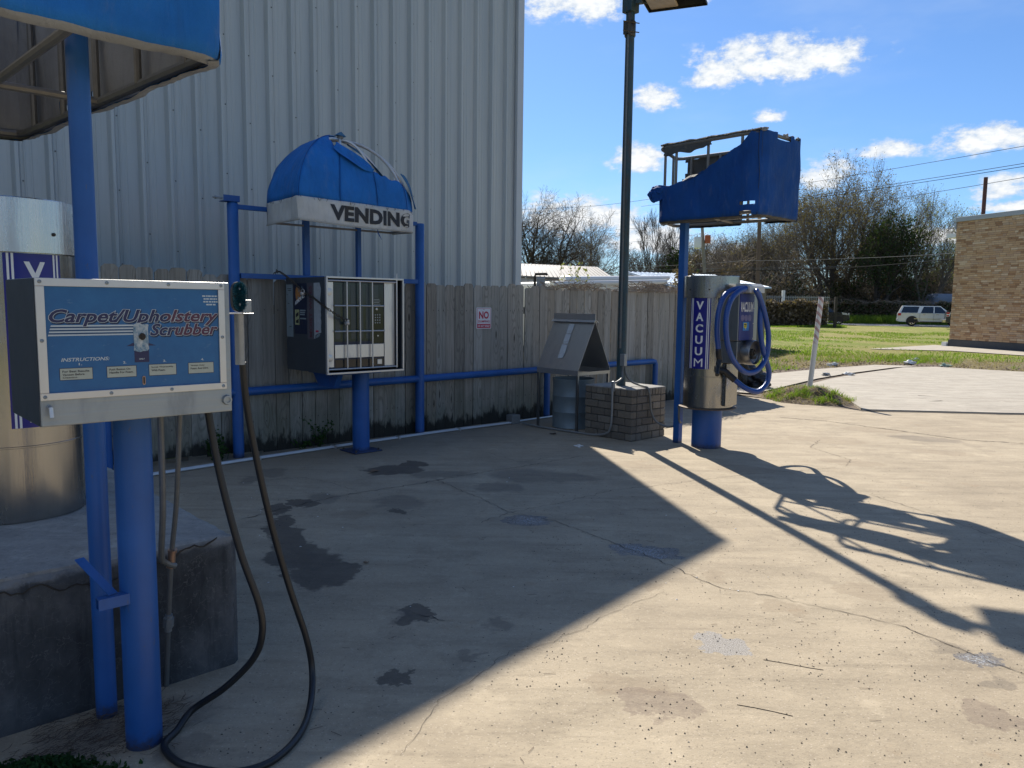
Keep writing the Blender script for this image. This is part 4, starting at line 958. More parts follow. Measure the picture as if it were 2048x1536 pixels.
for x0, x1, z0, z1, lines in ((-2.832, -2.748, 1.326, 1.3585, ['For Best Results', 'Vacuum Before', 'Cleaning.']), (-2.708, -2.627, 1.3265, 1.3585, ['Push Button On', 'Handle For Foam.']),
                              (-2.589, -2.509, 1.3265, 1.3595, ['Scrub Thoroughly', 'With Foam.']), (-2.470, -2.391, 1.3265, 1.3595, ['Vacuum Away', 'Foam And Dirt.'])):
    mb = MB(); mb.box(x0-.0015, x1+.0015, PY, PY+.0004, z0-.0015, z1+.0015); mb.build('label_border', M_SHAD, pan)
    mb = MB(); mb.box(x0, x1, PY, PY+.0008, z0, z1); mb.build('instruction_label', M_CREAM, pan)
    mb = MB()
    for k, t in enumerate(lines): put_text(mb, t, sfn(.0011), (x1-x0-.014)*min(1, len(t)/16), .0062, .02, x0=x0+.006, y0=z1-.0115-.0092*k)
    mb.build('instruction_text', M_BLACK, pan)
mb = MB(); mb.add([F(-2.652, PY+.0003, 1.4185), F(-2.634, PY+.0003, 1.428), F(-2.592, PY+.0003, 1.428), F(-2.566, PY+.0003, 1.4185)], [(0, 1, 2, 3)]); mb.box(-2.630, -2.588, PY, PY+.0004, 1.3685, 1.418)
ar = mb.build('coin_arrow', M_PURPLE, pan)
mb = MB(); put_text(mb, 'ONLY', sfn(.0008), .016, .005, .02, x0=-2.617, y0=1.376); mb.build('lettering', M_PALE, pan)
mb = MB(); rr = random.Random(4); pts = []
for k in range(26):
    a = 2*PI*k/26; pts.append((-2.609+.0215*max(-1, min(1, 1.5*math.cos(a)))*(1+rr.uniform(-.09, .05)), 1.444+.043*max(-1, min(1, 1.3*math.sin(a)))*(1+rr.uniform(-.10, .06))))
mb.prism(pts, PY, PY+.0015)
def torn_mat():
    m, N, b, P = new_mat('torn_sticker_residue'); n = N.noise(N.mapv(P, (60, 60, 40)), 1.0, 6, .75)
    N.put(b.inputs['Base Color'], N.ramp(n, [(.36, (.05, .14, .24)), (.46, (.22, .31, .36)), (.55, (.42, .46, .46)), (.7, (.55, .57, .56))])); b.inputs['Roughness'].default_value = .7; return m
mb.build('torn_sticker', torn_mat(), pan)
mb = MB(); mb.lathe((-2.607, PY, 1.447), [(.0085, 0), (.010, .006), (.006, .0075)], 16, axis='v'); mb.box(-2.6095, -2.6045, PY+.0035, PY+.0095, 1.4365, 1.4575); mb.build('coin_slot', M_CRACK, pan, smooth=True)
mb = MB(); mb.prism(rrect(-2.610, -2.6015, 1.299, 1.326, .004), PY, PY+.0025); cs_ = mb.build('coin_return', M_BRASS, pan)
mb = MB(); mb.prism(rrect(-2.6080, -2.6035, 1.302, 1.323, .002), PY+.0020, PY+.0032); mb.build('slot_opening', M_CRACK, pan)
mb = MB(); mb.lathe((-2.348, 4.905, 1.232), [(.0165, 0), (.0165, .004), (.014, .010), (.009, .010), (.009, .006)], 24, axis='v'); mb.build('lock', M_GALV, CS, smooth=True)
mb = MB(); mb.tube([(-2.862, 4.902, 1.250), (-2.862, 4.922, 1.248), (-2.862, 4.926, 1.222)], .0062, 10); mb.build('latch_pin', M_ALU, CS, smooth=True)
# brush holder and the brush hanging in it
mb = MB(); mb.box(-2.329, -2.195, 4.72, 4.79, 1.512, 1.5155); mb.box(-2.212, -2.180, 4.735, 4.738, 1.5156, 1.562); mb.build('brush_holder', M_STEEL_D, CS, bevel=.001)
BR = thing('scrub_brush', 'teal bristled scrubbing brush with grey handle and long black hose beside the scrubber box', 'brush', F(-2.24, 4.78, 1.34), rot=ANG)
mb = MB(); mb.prism([(-2.24+.024*math.cos(a)*min(1, 1), 1.572+(.052 if math.sin(a) > 0 else .052)*math.copysign(abs(math.sin(a))**.6, math.sin(a))) for a in [2*PI*k/24 for k in range(24)]], 4.752, 4.772); mb.build('brush_back', M_RUBBER, BR)
rr = random.Random(9); vs = []; fs = []
for k in range(2600):
    a = rr.uniform(0, 2*PI); q = math.sqrt(rr.random()); x = .0235*q*math.cos(a); z = .050*q*math.copysign(abs(math.sin(a))**.7, math.sin(a))
    if abs(x) < .004 and abs(abs(z)-.027) < .006: continue
    p = F(-2.24+x, 4.772, 1.573+z); t = F(-2.24+x*1.12+rr.uniform(-.002, .002), 4.792+rr.uniform(-.002, .002), 1.573+z*1.06+rr.uniform(-.002, .002)); b = len(vs)
    d = F(0, 0, 0)*0+Vector((rr.uniform(-1, 1), rr.uniform(-1, 1), rr.uniform(-1, 1)))*.0007
    vs += [p+d, p-d, t]; fs += [b, b+1, b+2]
fast_mesh('bristles', [tuple(v) for v in vs], fs, 3, simple('teal_bristle', (.02, .17, .22), .5, 0, .6, 200), BR, kind='stuff')
mb = MB()
for dz in (-.027, .027): mb.lathe((-2.24, 4.772, 1.573+dz), [(.0045, 0), (.004, .006), (.002, .007)], 10, axis='v')
mb.build('rivet', M_GALV, BR, smooth=True)
mb = MB(); mb.lathe((-2.24, 4.768, 1.335), [(.0165, 0), (.0165, .176), (.018, .18)], 20); mb.build('handle', M_CONDUIT, BR, smooth=True)
hp = [(-1.035, 2.595, 1.26), (-1.032, 2.59, 1.19), (-1.001, 2.6, 0.961), (-0.943, 2.61, 0.693), (-0.887, 2.63, 0.487), (-0.886, 2.65, 0.367), (-0.933, 2.68, 0.259), (-1.043, 2.7, 0.142), (-1.17, 2.71, 0.048), (-1.195, 2.63, .014), (-1.20, 2.54, .012), (-1.12, 2.45, .012),
      (-1.02, 2.405, .012), (-.90, 2.39, .012), (-.80, 2.45, .012), (-.75, 2.60, .013), (-.755, 2.78, .02), (-.78, 2.92, .09), (-.80, 2.92, .23), (-.85, 2.88, .45), (-.90, 2.84, .70), (-.94, 2.80, .97), (-.962, 2.77, 1.18), (-.965, 2.745, 1.34)]
mb = MB(); mb.tube(smooth_path(hp, 10), .0125, 12, raw=True); mb.build('hose', M_RUBBER, BR, smooth=True)
# conduits up to the scrubber box
for nm, pts, r in (('conduit', [(-1.25, 2.71, 1.20), (-1.28, 2.77, .82), (-1.32, 2.83, .60), (-1.325, 2.87, .555), (-1.30, 2.90, .53)], .0115),
                   ('conduit', [(-1.19, 2.74, 1.20), (-1.26, 2.84, .81), (-1.315, 2.90, .56), (-1.36, 2.95, .25), (-1.39, 2.98, -.02)], .0095)):
    mb = MB(); mb.tube(smooth_path([Vector(p) for p in pts], 5), r, 10, raw=True); mb.build(nm, M_CONDUIT_D, CS, smooth=True)
mb = MB(); mb.tube([Vector((-1.308, 2.893, .59)), Vector((-1.316, 2.901, .535))], [.0145, .0145], 12, raw=True); mb.tube([Vector((-1.304, 2.889, .60)), Vector((-1.306, 2.891, .588))], [.017, .017], 12, raw=True); mb.tube([Vector((-1.317, 2.902, .537)), Vector((-1.319, 2.904, .525))], [.017, .017], 12, raw=True); mb.build('fitting', M_BRASS, CS, smooth=True)
mb = MB(); mb.tube([Vector((-1.352, 2.941, .305)), Vector((-1.359, 2.949, .262))], [.020, .020], 6, raw=True); mb.tube([Vector((-1.349, 2.938, .318)), Vector((-1.361, 2.951, .245))], [.014, .014], 10, raw=True); mb.build('coupling', M_GALV, CS)
mb = MB(); mb.tube([Vector((-1.45, 2.545, .625)), Vector((-1.40, 2.53, .60))], .002, 4, raw=True); mb = MB()
A_, B_ = Vector((-1.50, 2.60, .66)), Vector((-1.335, 2.50, .575)); d_ = (B_-A_).normalized(); sd = Vector((-d_.y, d_.x, 0)).normalized()*.016
mb.add([A_+sd, A_-sd, B_-sd, B_+sd]+[p-Vector((0, 0, .004)) for p in (A_+sd, A_-sd, B_-sd, B_+sd)], [(0, 1, 2, 3), (7, 6, 5, 4), (0, 4, 5, 1), (1, 5, 6, 2), (2, 6, 7, 3), (3, 7, 4, 0)]); mb.build('brace_strap', M_BLUE, CS)
mb = MB(Wd); c_ = Vector((-1.335, 2.50, .548)); s_ = .017
fr_ = lambda a, b, z: Vector((c_.x, c_.y, 0))+U*a+V*b+Vector((0, 0, z))
mb2 = MB(fr_)
for (a0, a1, b0, b1, z0, z1) in ((-.019, .10, -.019, -.016, .53, .568), (-.019, .10, .016, .019, .53, .568), (-.019, .10, -.0159, .0159, .53, .533), (-.019, .10, -.0159, .0159, .565, .568)): mb2.box(a0-.03, a1-.05, b0, b1, z0, z1)
mb2.build('brace_tube', M_BLUE, CS)
# ------------------------------------------------------------------ vending machine on its pedestal
VM = thing('vending_machine', 'caged steel vending cabinet with keypad and peeling posters on a blue pedestal', 'vending machine', F(.90, .47), rot=ANG)
mb = MB(); mb.lathe((.90, .47, -.01), [(.088, 0), (.088, .84)], 32, caps=False); mb.build('pedestal', M_BLUE, VM, smooth=True)
mb = MB(); mb.box(.73, 1.06, .32, .63, .004, .016); mb.build('foot_plate', M_BLUE2, VM, bevel=.003)
mb = MB(); 
for a, b in ((.76, .35), (1.03, .35), (.76, .60), (1.03, .60)): mb.lathe((a, b, .016), [(.012, 0), (.012, .012), (.006, .02)], 6)
mb.build('anchor_bolt', M_CHAIN, VM, kind='stuff')
mb = MB(); mb.box(.45, 1.0, .20, .70, .835, .862); mb.prism([(.20, .833), (.70, .833), (.62, .70), (.32, .70)], .50, .56, 'u'); mb.build('mounting_plate', M_BLUE2, VM, bevel=.003)
# cabinet skins around a recess
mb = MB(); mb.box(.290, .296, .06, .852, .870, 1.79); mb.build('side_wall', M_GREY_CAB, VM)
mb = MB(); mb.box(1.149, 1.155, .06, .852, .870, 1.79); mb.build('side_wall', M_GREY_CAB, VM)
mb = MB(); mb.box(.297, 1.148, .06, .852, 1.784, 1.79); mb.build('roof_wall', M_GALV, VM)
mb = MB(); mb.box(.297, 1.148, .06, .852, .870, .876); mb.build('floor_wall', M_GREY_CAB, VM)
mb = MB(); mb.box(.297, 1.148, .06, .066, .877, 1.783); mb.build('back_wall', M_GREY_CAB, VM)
for a0, a1, z0, z1 in ((.284, 1.161, 1.779, 1.797), (.284, 1.161, .864, .882), (.284, .300, .8825, 1.7785), (1.145, 1.161, .8825, 1.7785)):
    mb = MB(); mb.box(a0, a1, .853, .884, z0, z1); mb.build('cabinet_rim', M_ALU, VM, bevel=.002)
# machine front recessed a little
D_ = .838
mb = MB(); mb.box(.301, 1.085, .10, D_-.004, .905, 1.765); mb.build('machine_body', simple('machine_navy', (.010, .016, .045), .4, 0, .2, 10), VM)
M_STL = steel('brushed_front', (.62, .60, .59), .34, True, .3)
mb = MB(); mb.box(.302, .380, D_-.004, D_+.004, .93, 1.745); lp = mb.build('left_panel', M_STL, VM, bevel=.002)
for z in (1.65, 1.02):
    mb = MB(); mb.lathe((.333, D_+.004, z), [(.035, 0), (.035, .004), (.030, .006)], 24, axis='v'); mb.build('round_cover', M_ALU, lp, smooth=True)
mb = MB(); mb.box(.385, .812, D_-.004, D_-.001, 1.175, 1.740); mb.build('window', simple('greenish_glass', (.035, .048, .046), .08, 0, .5, 3), VM)
mb = MB(); 
for k in range(5): mb.box(.40+.085*k, .455+.085*k, D_-.001, D_+.0005, 1.20, 1.72)
mb.build('display_column', simple('display_column', (.045, .055, .058), .25, 0, .3, 5), VM)
mb = MB(); mb.box(.390, .945, D_-.002, D_+.006, 1.015, 1.145); mb.build('selection_panel', M_STL, VM, bevel=.002)
mb = MB(); mb.box(.820, .945, D_-.004, D_+.002, 1.150, 1.735); cp = mb.build('coin_panel', M_GLASS_D, VM, bevel=.002)
mb = MB(); mb.box(.828, .882, D_+.002, D_+.004, 1.60, 1.725); mb.build('card_window', simple('card_window', (.05, .06, .065), .2, 0, .2, 5), cp)
mb = MB()
for k in range(4): mb.box(.832, .905-.01*(k % 2), D_+.002, D_+.0035, 1.535+.016*k, 1.540+.016*k)
mb.build('fine_print', M_CONDUIT, cp)
for r_ in range(4):
    for c_i in range(3):
        mb = MB(); mb.box(.838+.026*c_i, .852+.026*c_i, D_+.002, D_+.008, 1.425-.026*r_, 1.439-.026*r_); mb.build('key', M_CONDUIT, cp, bevel=.002)
mb = MB(); mb.lathe((.862, D_+.002, 1.49), [(.013, 0), (.013, .006), (.010, .008)], 16, axis='v'); mb.lathe((.875, D_+.002, 1.225), [(.008, 0), (.008, .006)], 12, axis='v'); mb.build('lock', M_ALU, cp, smooth=True)
mb = MB(); mb.box(.395, .945, D_-.004, D_-.002, .925, 1.0); mb.build('delivery_flap', M_GLASS_D, VM)
mb = MB(); mb.box(.868, .922, D_-.002, D_+.006, .940, .990); mb.build('coin_cup', M_ALU, VM, bevel=.003)
mb = MB(); mb.box(.952, 1.070, D_-.003, D_+.005, .92, 1.760); mb.build('right_panel', M_STL, VM, bevel=.002)
# grille
gy = .872
for a in (.51, .655, .795):
    mb = MB(); mb.tube([(a, gy, .915), (a, gy, 1.752)], .0075, 8); mb.build('grille_bar', M_ALU, VM, smooth=True)
for z in (1.52, 1.275):
    mb = MB(); mb.tube([(.383, gy-.009, z), (.945, gy-.009, z)], .0075, 8); mb.build('grille_bar', M_ALU, VM, smooth=True)
for z in (.912, 1.757):
    mb = MB(); mb.tube([(.305, gy, z), (1.075, gy, z)], .008, 8); mb.build('grille_bar', M_ALU, VM, smooth=True)
mb = MB(); mb.tube([(1.078, gy+.004, .90), (1.078, gy+.004, 1.845)], .0085, 8); mb.build('lock_rod', M_ALU, VM, smooth=True)
# posters on the left side
X0 = .2895
def sidefn(d): return lambda x, y: F(X0-d, x, y)
def sq(v0, v1, z0, z1, d=.0008): mb = MB(); mb.add([F(X0-d, v0, z0), F(X0-d, v1, z0), F(X0-d, v1, z1), F(X0-d, v0, z1)], [(0, 1, 2, 3)]); return mb
M_PBG = simple('faded_poster_grey', (.20, .24, .25), .6, 0, .35, 14); M_PDK = simple('poster_navy', (.010, .016, .04), .45, 0, .2, 10); M_PMA = simple('poster_mauve', (.085, .075, .085), .6, 0, .2, 12)
p1 = sq(.062, .205, 1.20, 1.725).build('poster', M_PBG, VM, label='faded pale grey poster nearest the fence')
mb = MB(); 
for v0, v1, z in ((.09, .175, 1.68), (.10, .175, 1.662), (.085, .10, 1.62), (.095, .13, 1.53), (.12, .17, 1.30)): mb.add([F(X0-.0014, v0, z), F(X0-.0014, v1, z), F(X0-.0014, v1, z+.006), F(X0-.0014, v0, z+.006)], [(0, 1, 2, 3)])
mb.build('print', M_BLACK, p1)
p2 = sq(.225, .490, 1.235, 1.735).build('poster', M_PDK, VM, label='dark poster lettered ARMOR ALL with orange oval')
mb = MB(); mb.add([F(X0-.0014, .315+.055*math.cos(2*PI*k/24), 1.635+.075*math.sin(2*PI*k/24)) for k in range(24)], [tuple(range(24))]); mb.build('orange_oval', simple('poster_orange', (.40, .17, .05), .5, 0, .4, 30), p2)
mb = MB(); rr = random.Random(3)
for k in range(9):
    a, z = rr.uniform(.30, .42), rr.uniform(1.585, 1.69); mb.add([F(X0-.0018, a, z), F(X0-.0018, a+rr.uniform(.01, .04), z+rr.uniform(-.01, .02)), F(X0-.0018, a+rr.uniform(.0, .03), z+.03)], [(0, 1, 2)])
mb.build('worn_print', M_PBG, p2)
mb = MB(); put_text(mb, 'ARMOR ALL', lambda x, y: F(X0-.002, .25+x, 1.515+y+.42*x), .205, .040, .03); mb.build('lettering', M_LETTER, p2)
sq(.245, .335, 1.325, 1.475, .0014).build('yellow_label', simple('poster_yellow', (.34, .34, .17), .5, 0, .2, 30), p2)
mb = MB(); mb.add([F(X0-.002, .262, 1.395), F(X0-.002, .322, 1.42), F(X0-.002, .322, 1.455), F(X0-.002, .262, 1.43)], [(0, 1, 2, 3)]); mb.add([F(X0-.002, .265, 1.342), F(X0-.002, .322, 1.342), F(X0-.002, .322, 1.385), F(X0-.002, .265, 1.365)], [(0, 1, 2, 3)]); mb.build('print', M_BLACK, p2)
mb = MB()
for v1, z in ((.465, 1.462), (.455, 1.442), (.448, 1.422), (.475, 1.382)): mb.add([F(X0-.0014, .35, z), F(X0-.0014, v1, z), F(X0-.0014, v1, z+.013), F(X0-.0014, .35, z+.013)], [(0, 1, 2, 3)])
mb.build('print', M_PBG, p2)
p3 = sq(.50, .628, 1.19, 1.735).build('poster', M_PMA, VM, label='mauve strip with vertical maroon letters')
mb = MB(); put_text(mb, 'MOIST WIPES', lambda x, y: F(X0-.0016, .595-y, 1.21+x), .50, .055, .02); mb.build('lettering', simple('poster_maroon', (.085, .022, .035), .5, 0, .2, 20), p3)
rr = random.Random(6); pts = [(.632, 1.20)]+[(.632, 1.735), (.745, 1.738)]+[(.765+rr.uniform(-.012, .012), 1.71-.028*k) for k in range(1, 17)]+[(.70, 1.25), (.655, 1.235), (.65, 1.20)]
mb = MB(); mb.add([F(X0-.0009, a, z) for a, z in pts], [tuple(range(len(pts)))]); p4 = mb.build('poster', simple('peeling_white_poster', (.34, .36, .37), .6, 0, .3, 25), VM, label='torn white peeling poster at the front edge')
mb = MB(); put_text(mb, 'LIST', lambda x, y: F(X0-.0016, .655+x, 1.262+y), .05, .014, .02); mb = MB(); mb.add([F(X0-.0015, .66, 1.262), F(X0-.0015, .72, 1.266), F(X0-.0015, .715, 1.282), F(X0-.0015, .66, 1.28)], [(0, 1, 2, 3)]); mb.build('red_print', M_SIGNRED, p4)
mb = MB(); mb.add([F(X0-.0012, .672, 1.205), F(X0-.0012, .735, 1.228), F(X0-.0012, .752, 1.245), F(X0-.0012, .72, 1.252), F(X0-.0012, .668, 1.228)], [(0, 1, 2, 3, 4)]); mb.build('paper_scrap', M_PBG, VM)
# chain and padlock
CH = thing('security_chain', 'rusty steel chain with padlocks draped from the blue crossbar to the vending cage', 'chain', F(.23, .1, 1.85), rot=ANG)
cp_ = [(.20, -.03, 1.79), (.21, -.02, 1.84), (.225, .03, 1.855), (.235, .08, 1.84), (.255, .22, 1.775), (.262, .38, 1.695), (.27, .50, 1.64), (.272, .66, 1.59), (.272, .80, 1.535), (.29, .91, 1.485), (.36, .925, 1.44), (.43, .91, 1.405), (.495, .89, 1.375)]
P = resample(smooth_path([F(*p) for p in cp_], 10), .026)
lm = None
for i in range(len(P)-1):
    c = (P[i]+P[i+1])/2; d = (P[i+1]-P[i]).normalized()
    if lm is None:
        mb = MB(Wd); mb.tube([Vector(((.020*math.cos(a)), .0105*math.sin(a), 0)) for a in [2*PI*k/12 for k in range(12)]], .0034, 6, closed=True, raw=True)
        o = mb.build('link', M_CHAIN, None, smooth=True); lm = o.data; o.parent = CH
    else: o = bpy.data.objects.new('link', lm); COL.objects.link(o); o.parent = CH
    q = d.to_track_quat('X', 'Z').to_matrix().to_4x4() @ Matrix.Rotation(PI/2*(i % 2)+.3, 4, 'X')
    o.matrix_local = MATW[CH.name].inverted() @ (Matrix.Translation(c) @ q)
for (a, b, z) in ((.265, .46, 1.655), (.50, .885, 1.375)):
    mb = MB(); mb.tube([(a, b-.03, z-.012), (a, b-.03, z+.008), (a, b, z+.022), (a, b+.03, z+.008), (a, b+.03, z-.012)], .0055, 8); mb.lathe((a, b, z-.030), [(.022, -.008), (.027, 0), (.027, .014), (.020, .022)], 16); mb.build('padlock', M_ALU, CH, smooth=True)

M_HOOD = steel('hood_steel', (.50, .49, .47), .36, True, .3, .85)
# ------------------------------------------------------------------ litter bin: steel A-frame hood over a drum
TB = thing('bin_hood', 'brushed steel tent shaped litter bin hood on four legs with a torn white strip', 'bin', F(3.85, .76), rot=ANG)
b0, b1, a0, a1 = .43, 1.10, 3.56, 4.13; am = 3.845
for a in (a0, a1):
    for b in (b0, b1):
        mb = MB(); mb.box(a-.012, a+.012, b-.016, b+.016, 0, .70); mb.build('leg', M_STEEL_D, TB, bevel=.002)
mb = MB(); mb.box(a0-.016, a0-.0125, b0-.018, b1+.018, .69, .755); mb.box(a1+.0125, a1+.016, b0-.018, b1+.018, .69, .755); mb.build('skirt', M_HOOD, TB)
mb = MB(); mb.box(a0-.012, a1+.012, b1+.0165, b1+.020, .695, .735); mb.box(a0-.012, a1+.012, b0-.020, b0-.0165, .695, .735); mb.build('end_rail', M_STEEL_D, TB)
def slab(p, q, r_, s_, th, name, mat, par):
    mb = MB(); n = (Vector(F(*q))-Vector(F(*p))).cross(Vector(F(*s_))-Vector(F(*p))).normalized()*th
    v = [Vector(F(*x)) for x in (p, q, r_, s_)]; mb.add([x for x in v]+[x-n for x in v], [(0, 1, 2, 3), (7, 6, 5, 4), (0, 4, 5, 1), (1, 5, 6, 2), (2, 6, 7, 3), (3, 7, 4, 0)]); return mb.build(name, mat, par, bevel=.001)
slab((a0-.014, b0-.018, .755), (a0-.014, b1+.018, .755), (am, b1+.018, 1.352), (am, b0-.018, 1.352), .004, 'roof_sheet', M_HOOD, TB)
slab((a1+.014, b1+.018, .755), (a1+.014, b0-.018, .755), (am+.002, b0-.018, 1.352), (am+.002, b1+.018, 1.352), .004, 'roof_sheet', M_HOOD, TB)
mb = MB(); mb.box(am-.003, am+.003, b0-.02, b1+.02, 1.352, 1.445); mb.build('ridge_fin', M_HOOD, TB)
mb = MB(); mb.prism([(am-.040, 1.338), (am-.005, 1.364), (am-.005, 1.368), (am-.044, 1.342)], b0-.035, b1+.035, 'v'); mb.prism([(am+.040, 1.338), (am+.005, 1.364), (am+.005, 1.368), (am+.044, 1.342)], b0-.035, b1+.035, 'v'); mb.build('drip_edge', M_ALU, TB)
k_ = (1.352-.755)/(am-a0+.014)
def slp(v, z, d=.009): return F(a0-.014+(z-.755)/k_-d, v, z)
rr = random.Random(2); mb = MB()
for (f0_, f1_, la, lb, ra_, rb) in ((0, .13, .715, .712, .80, .81), (.145, .40, .712, .712, .812, .806), (.415, .47, .735, .718, .806, .800), (.48, .70, .712, .712, .805, .804), (.715, .78, .720, .712, .795, .803), (.79, 1, .711, .712, .803, .802)):
    z0_, z1_ = .885+.43*f0_, .885+.43*f1_; mb.add([slp(la, z0_), slp(ra_, z0_+rr.uniform(-.008, .008)), slp(rb, z1_+rr.uniform(-.008, .008)), slp(lb, z1_)], [(0, 1, 2, 3)])
mb.build('torn_white_strip', simple('white_tape_remains', (.55, .57, .57), .55, 0, .15, 25), TB, kind='stuff')
DR = thing('litter_drum', 'pale grey blue ribbed metal drum standing under the steel bin hood', 'drum', F(3.85, .77), rot=ANG)
mb = MB(); mb.lathe((3.85, .77, 0), [(.262, .002), (.268, .01), (.262, .02), (.262, .20), (.2655, .207), (.262, .214), (.262, .40), (.2655, .407), (.262, .414), (.262, .60), (.268, .61), (.268, .625), (.258, .625), (.258, .05)], 48, caps=False)
mb.build('drum_shell', simple('drum_grey_blue', (.19, .235, .255), .45, .3, .18, 7), DR, smooth=True, auto=50)
mb = MB(); mb.lathe((3.85, .77, .5), [(.255, 0), (.20, .03), (.1, .05)], 24); mb.build('bin_liner', M_RUBBER, DR, smooth=True)

# ------------------------------------------------------------------ brick plinth with the light pole
BP = thing('brick_plinth', 'square brown brick plinth of seven courses carrying the light pole', 'plinth', F(3.86, 1.6), rot=ANG)
BRK = []
for k, c in enumerate([(.175, .150, .118), (.205, .180, .145), (.145, .125, .100), (.19, .16, .12)]):
    m, N, b, P = new_mat('old_brick'); n = N.noise(P, 40, 5, .7); w = N.noise(P, 7, 4, .7)
    cc = N.mix(n, tuple(x*.62 for x in c), tuple(x*1.25 for x in c)); cc = N.mix(N.m('MULTIPLY', N.step(w, .52, .7), .55), cc, (.10, .095, .085)); N.put(b.inputs['Base Color'], cc); b.inputs['Roughness'].default_value = .92
    N.put(b.inputs['Normal'], N.bump(N.m('ADD', n, w), .8, .008)); BRK.append(m)
q0, q1, r0, r1 = 3.535, 4.185, 1.245, 1.965
mb = MB(); mb.box(q0+.016, q1-.016, r0+.016, r1-.016, -.02, .586); mb.build('mortar_core', simple('dark_mortar', (.075, .068, .058), .95, 0, .3, 30, .5), BP)
mb = MB(); mb.box(q0+.006, q1-.006, r0+.006, r1-.006, .587, .602); mb.build('mortar_cap', M_CONC_TOP, BP, bevel=.008)
H_ = [(0, .086), (.086, .172), (.172, .258), (.258, .344), (.344, .430), (.430, .512), (.512, .598)]
rr = random.Random(17)
def brick(a0, a1, b0, b1, z0, z1, par, mats):
    g = .0055; j = lambda: rr.uniform(-.0025, .0025); ox = rr.uniform(-.003, .004)
    mb = MB(); mb.box(a0+g+j(), a1-g+j(), b0+g+j(), b1-g+j(), z0+g+j(), z1-g+j()); return mb.build('brick', mats[rr.randrange(len(mats))], par, bevel=.007, seg=2)
for ci, (z0, z1) in enumerate(H_):
    wd = .1 if ci < 6 else .1
    def cuts(lo, hi, off):
        if ci == 6: n = 8; return [lo+(hi-lo)*k/n for k in range(n+1)]
        xs = [lo]; x = lo+off
        while x < hi-.06: xs.append(x); x += .205+rr.uniform(-.008, .008)
        xs.append(hi); return xs
    offs = (.205, .1)[ci % 2]
    # faces: -u and +u run the full v length; the v faces fill between
    for (aa0, aa1) in ((q0, q0+wd), (q1-wd, q1)):
        xs = cuts(r0, r1, offs)
        for k in range(len(xs)-1): brick(aa0, aa1, xs[k], xs[k+1], z0, z1, BP, BRK)
    for (bb0, bb1) in ((r0, r0+wd), (r1-wd, r1)):
        xs = cuts(q0+wd, q1-wd, (.1, .205)[ci % 2])
        for k in range(len(xs)-1): brick(xs[k], xs[k+1], bb0, bb1, z0, z1, BP, BRK)

LP = thing('light_pole', 'tall weathered dark green light pole with shoebox lamp head on the brick plinth', 'lamp post', F(3.80, 1.58, .602), rot=ANG)
pu, pv = 3.80, 1.58
mb = MB(); mb.lathe((pu, pv, .603), [(.056, 0), (.054, 2.4), (.050, 4.32)], 20, caps=False); mb.build('pole', M_POLE, LP, smooth=True)
mb = MB(); mb.tube([(pu-.065, pv+.028, 1.05), (pu-.066, pv+.028, 2.0), (pu-.064, pv+.025, 3.2), (pu-.060, pv+.02, 4.62)], .0125, 8); mb.build('conduit', M_CONDUIT_D, LP, smooth=True)
mb = MB(); mb.lathe((pu, pv, 4.60), [(.060, 0), (.064, .01), (.064, .16), (.058, .17)], 16); mb.box(pu-.10, pu-.05, pv-.02, pv+.05, 4.61, 4.75)
for z in (4.63, 4.73): mb.tube([(pu-.16, pv+.03, z), (pu+.05, pv+.09, z+.01)], .006, 6)
mb.build('clamp', M_CHAIN, LP, smooth=True)
mb = MB(); mb.box(pu-.07, pu+.07, pv-.07, pv+.07, 4.86, 5.02); mb.build('pole_cap', M_POLE, LP, bevel=.01)
fh = lambda a, b, z: F(pu, pv, 0)+Vector((1, 0, 0))*a+Vector((0, 1, 0))*b+Vector((0, 0, z))
import mathutils
RH = Matrix.Rotation(math.radians(-22), 3, 'Z')
fh = lambda a, b, z: F(pu, pv, z)+RH@Vector((a, b, 0))
mb = MB(fh); mb.box(.05, .22, -.03, .03, 4.95, 5.01); mb.build('arm', M_POLE, LP)
mb = MB(fh); hv = [fh(*p) for p in ((.16, -.24, 4.94), (.82, -.24, 4.94), (.82, .24, 4.94), (.16, .24, 4.94), (.20, -.20, 5.12), (.78, -.20, 5.12), (.78, .20, 5.12), (.20, .20, 5.12))]
mb.add(hv, [(4, 5, 6, 7), (0, 1, 5, 4), (1, 2, 6, 5), (2, 3, 7, 6), (3, 0, 4, 7)]); 
mb.box(.16, .82, -.243, -.236, 4.925, 4.95); mb.box(.16, .82, .236, .243, 4.925, 4.95); mb.box(.157, .163, -.235, .235, 4.925, 4.95); mb.box(.817, .823, -.235, .235, 4.925, 4.95)
mb.build('lamp_housing', simple('lamp_housing', (.035, .035, .033), .5, .3, .2, 10), LP, fixn=False)
mb = MB(fh); mb.box(.18, .50, -.225, .225, 4.945, 4.975); mb.build('diffuser', simple('yellowed_lamp_lens', (.42, .33, .22), .35, 0, .35, 9), LP, bevel=.02)
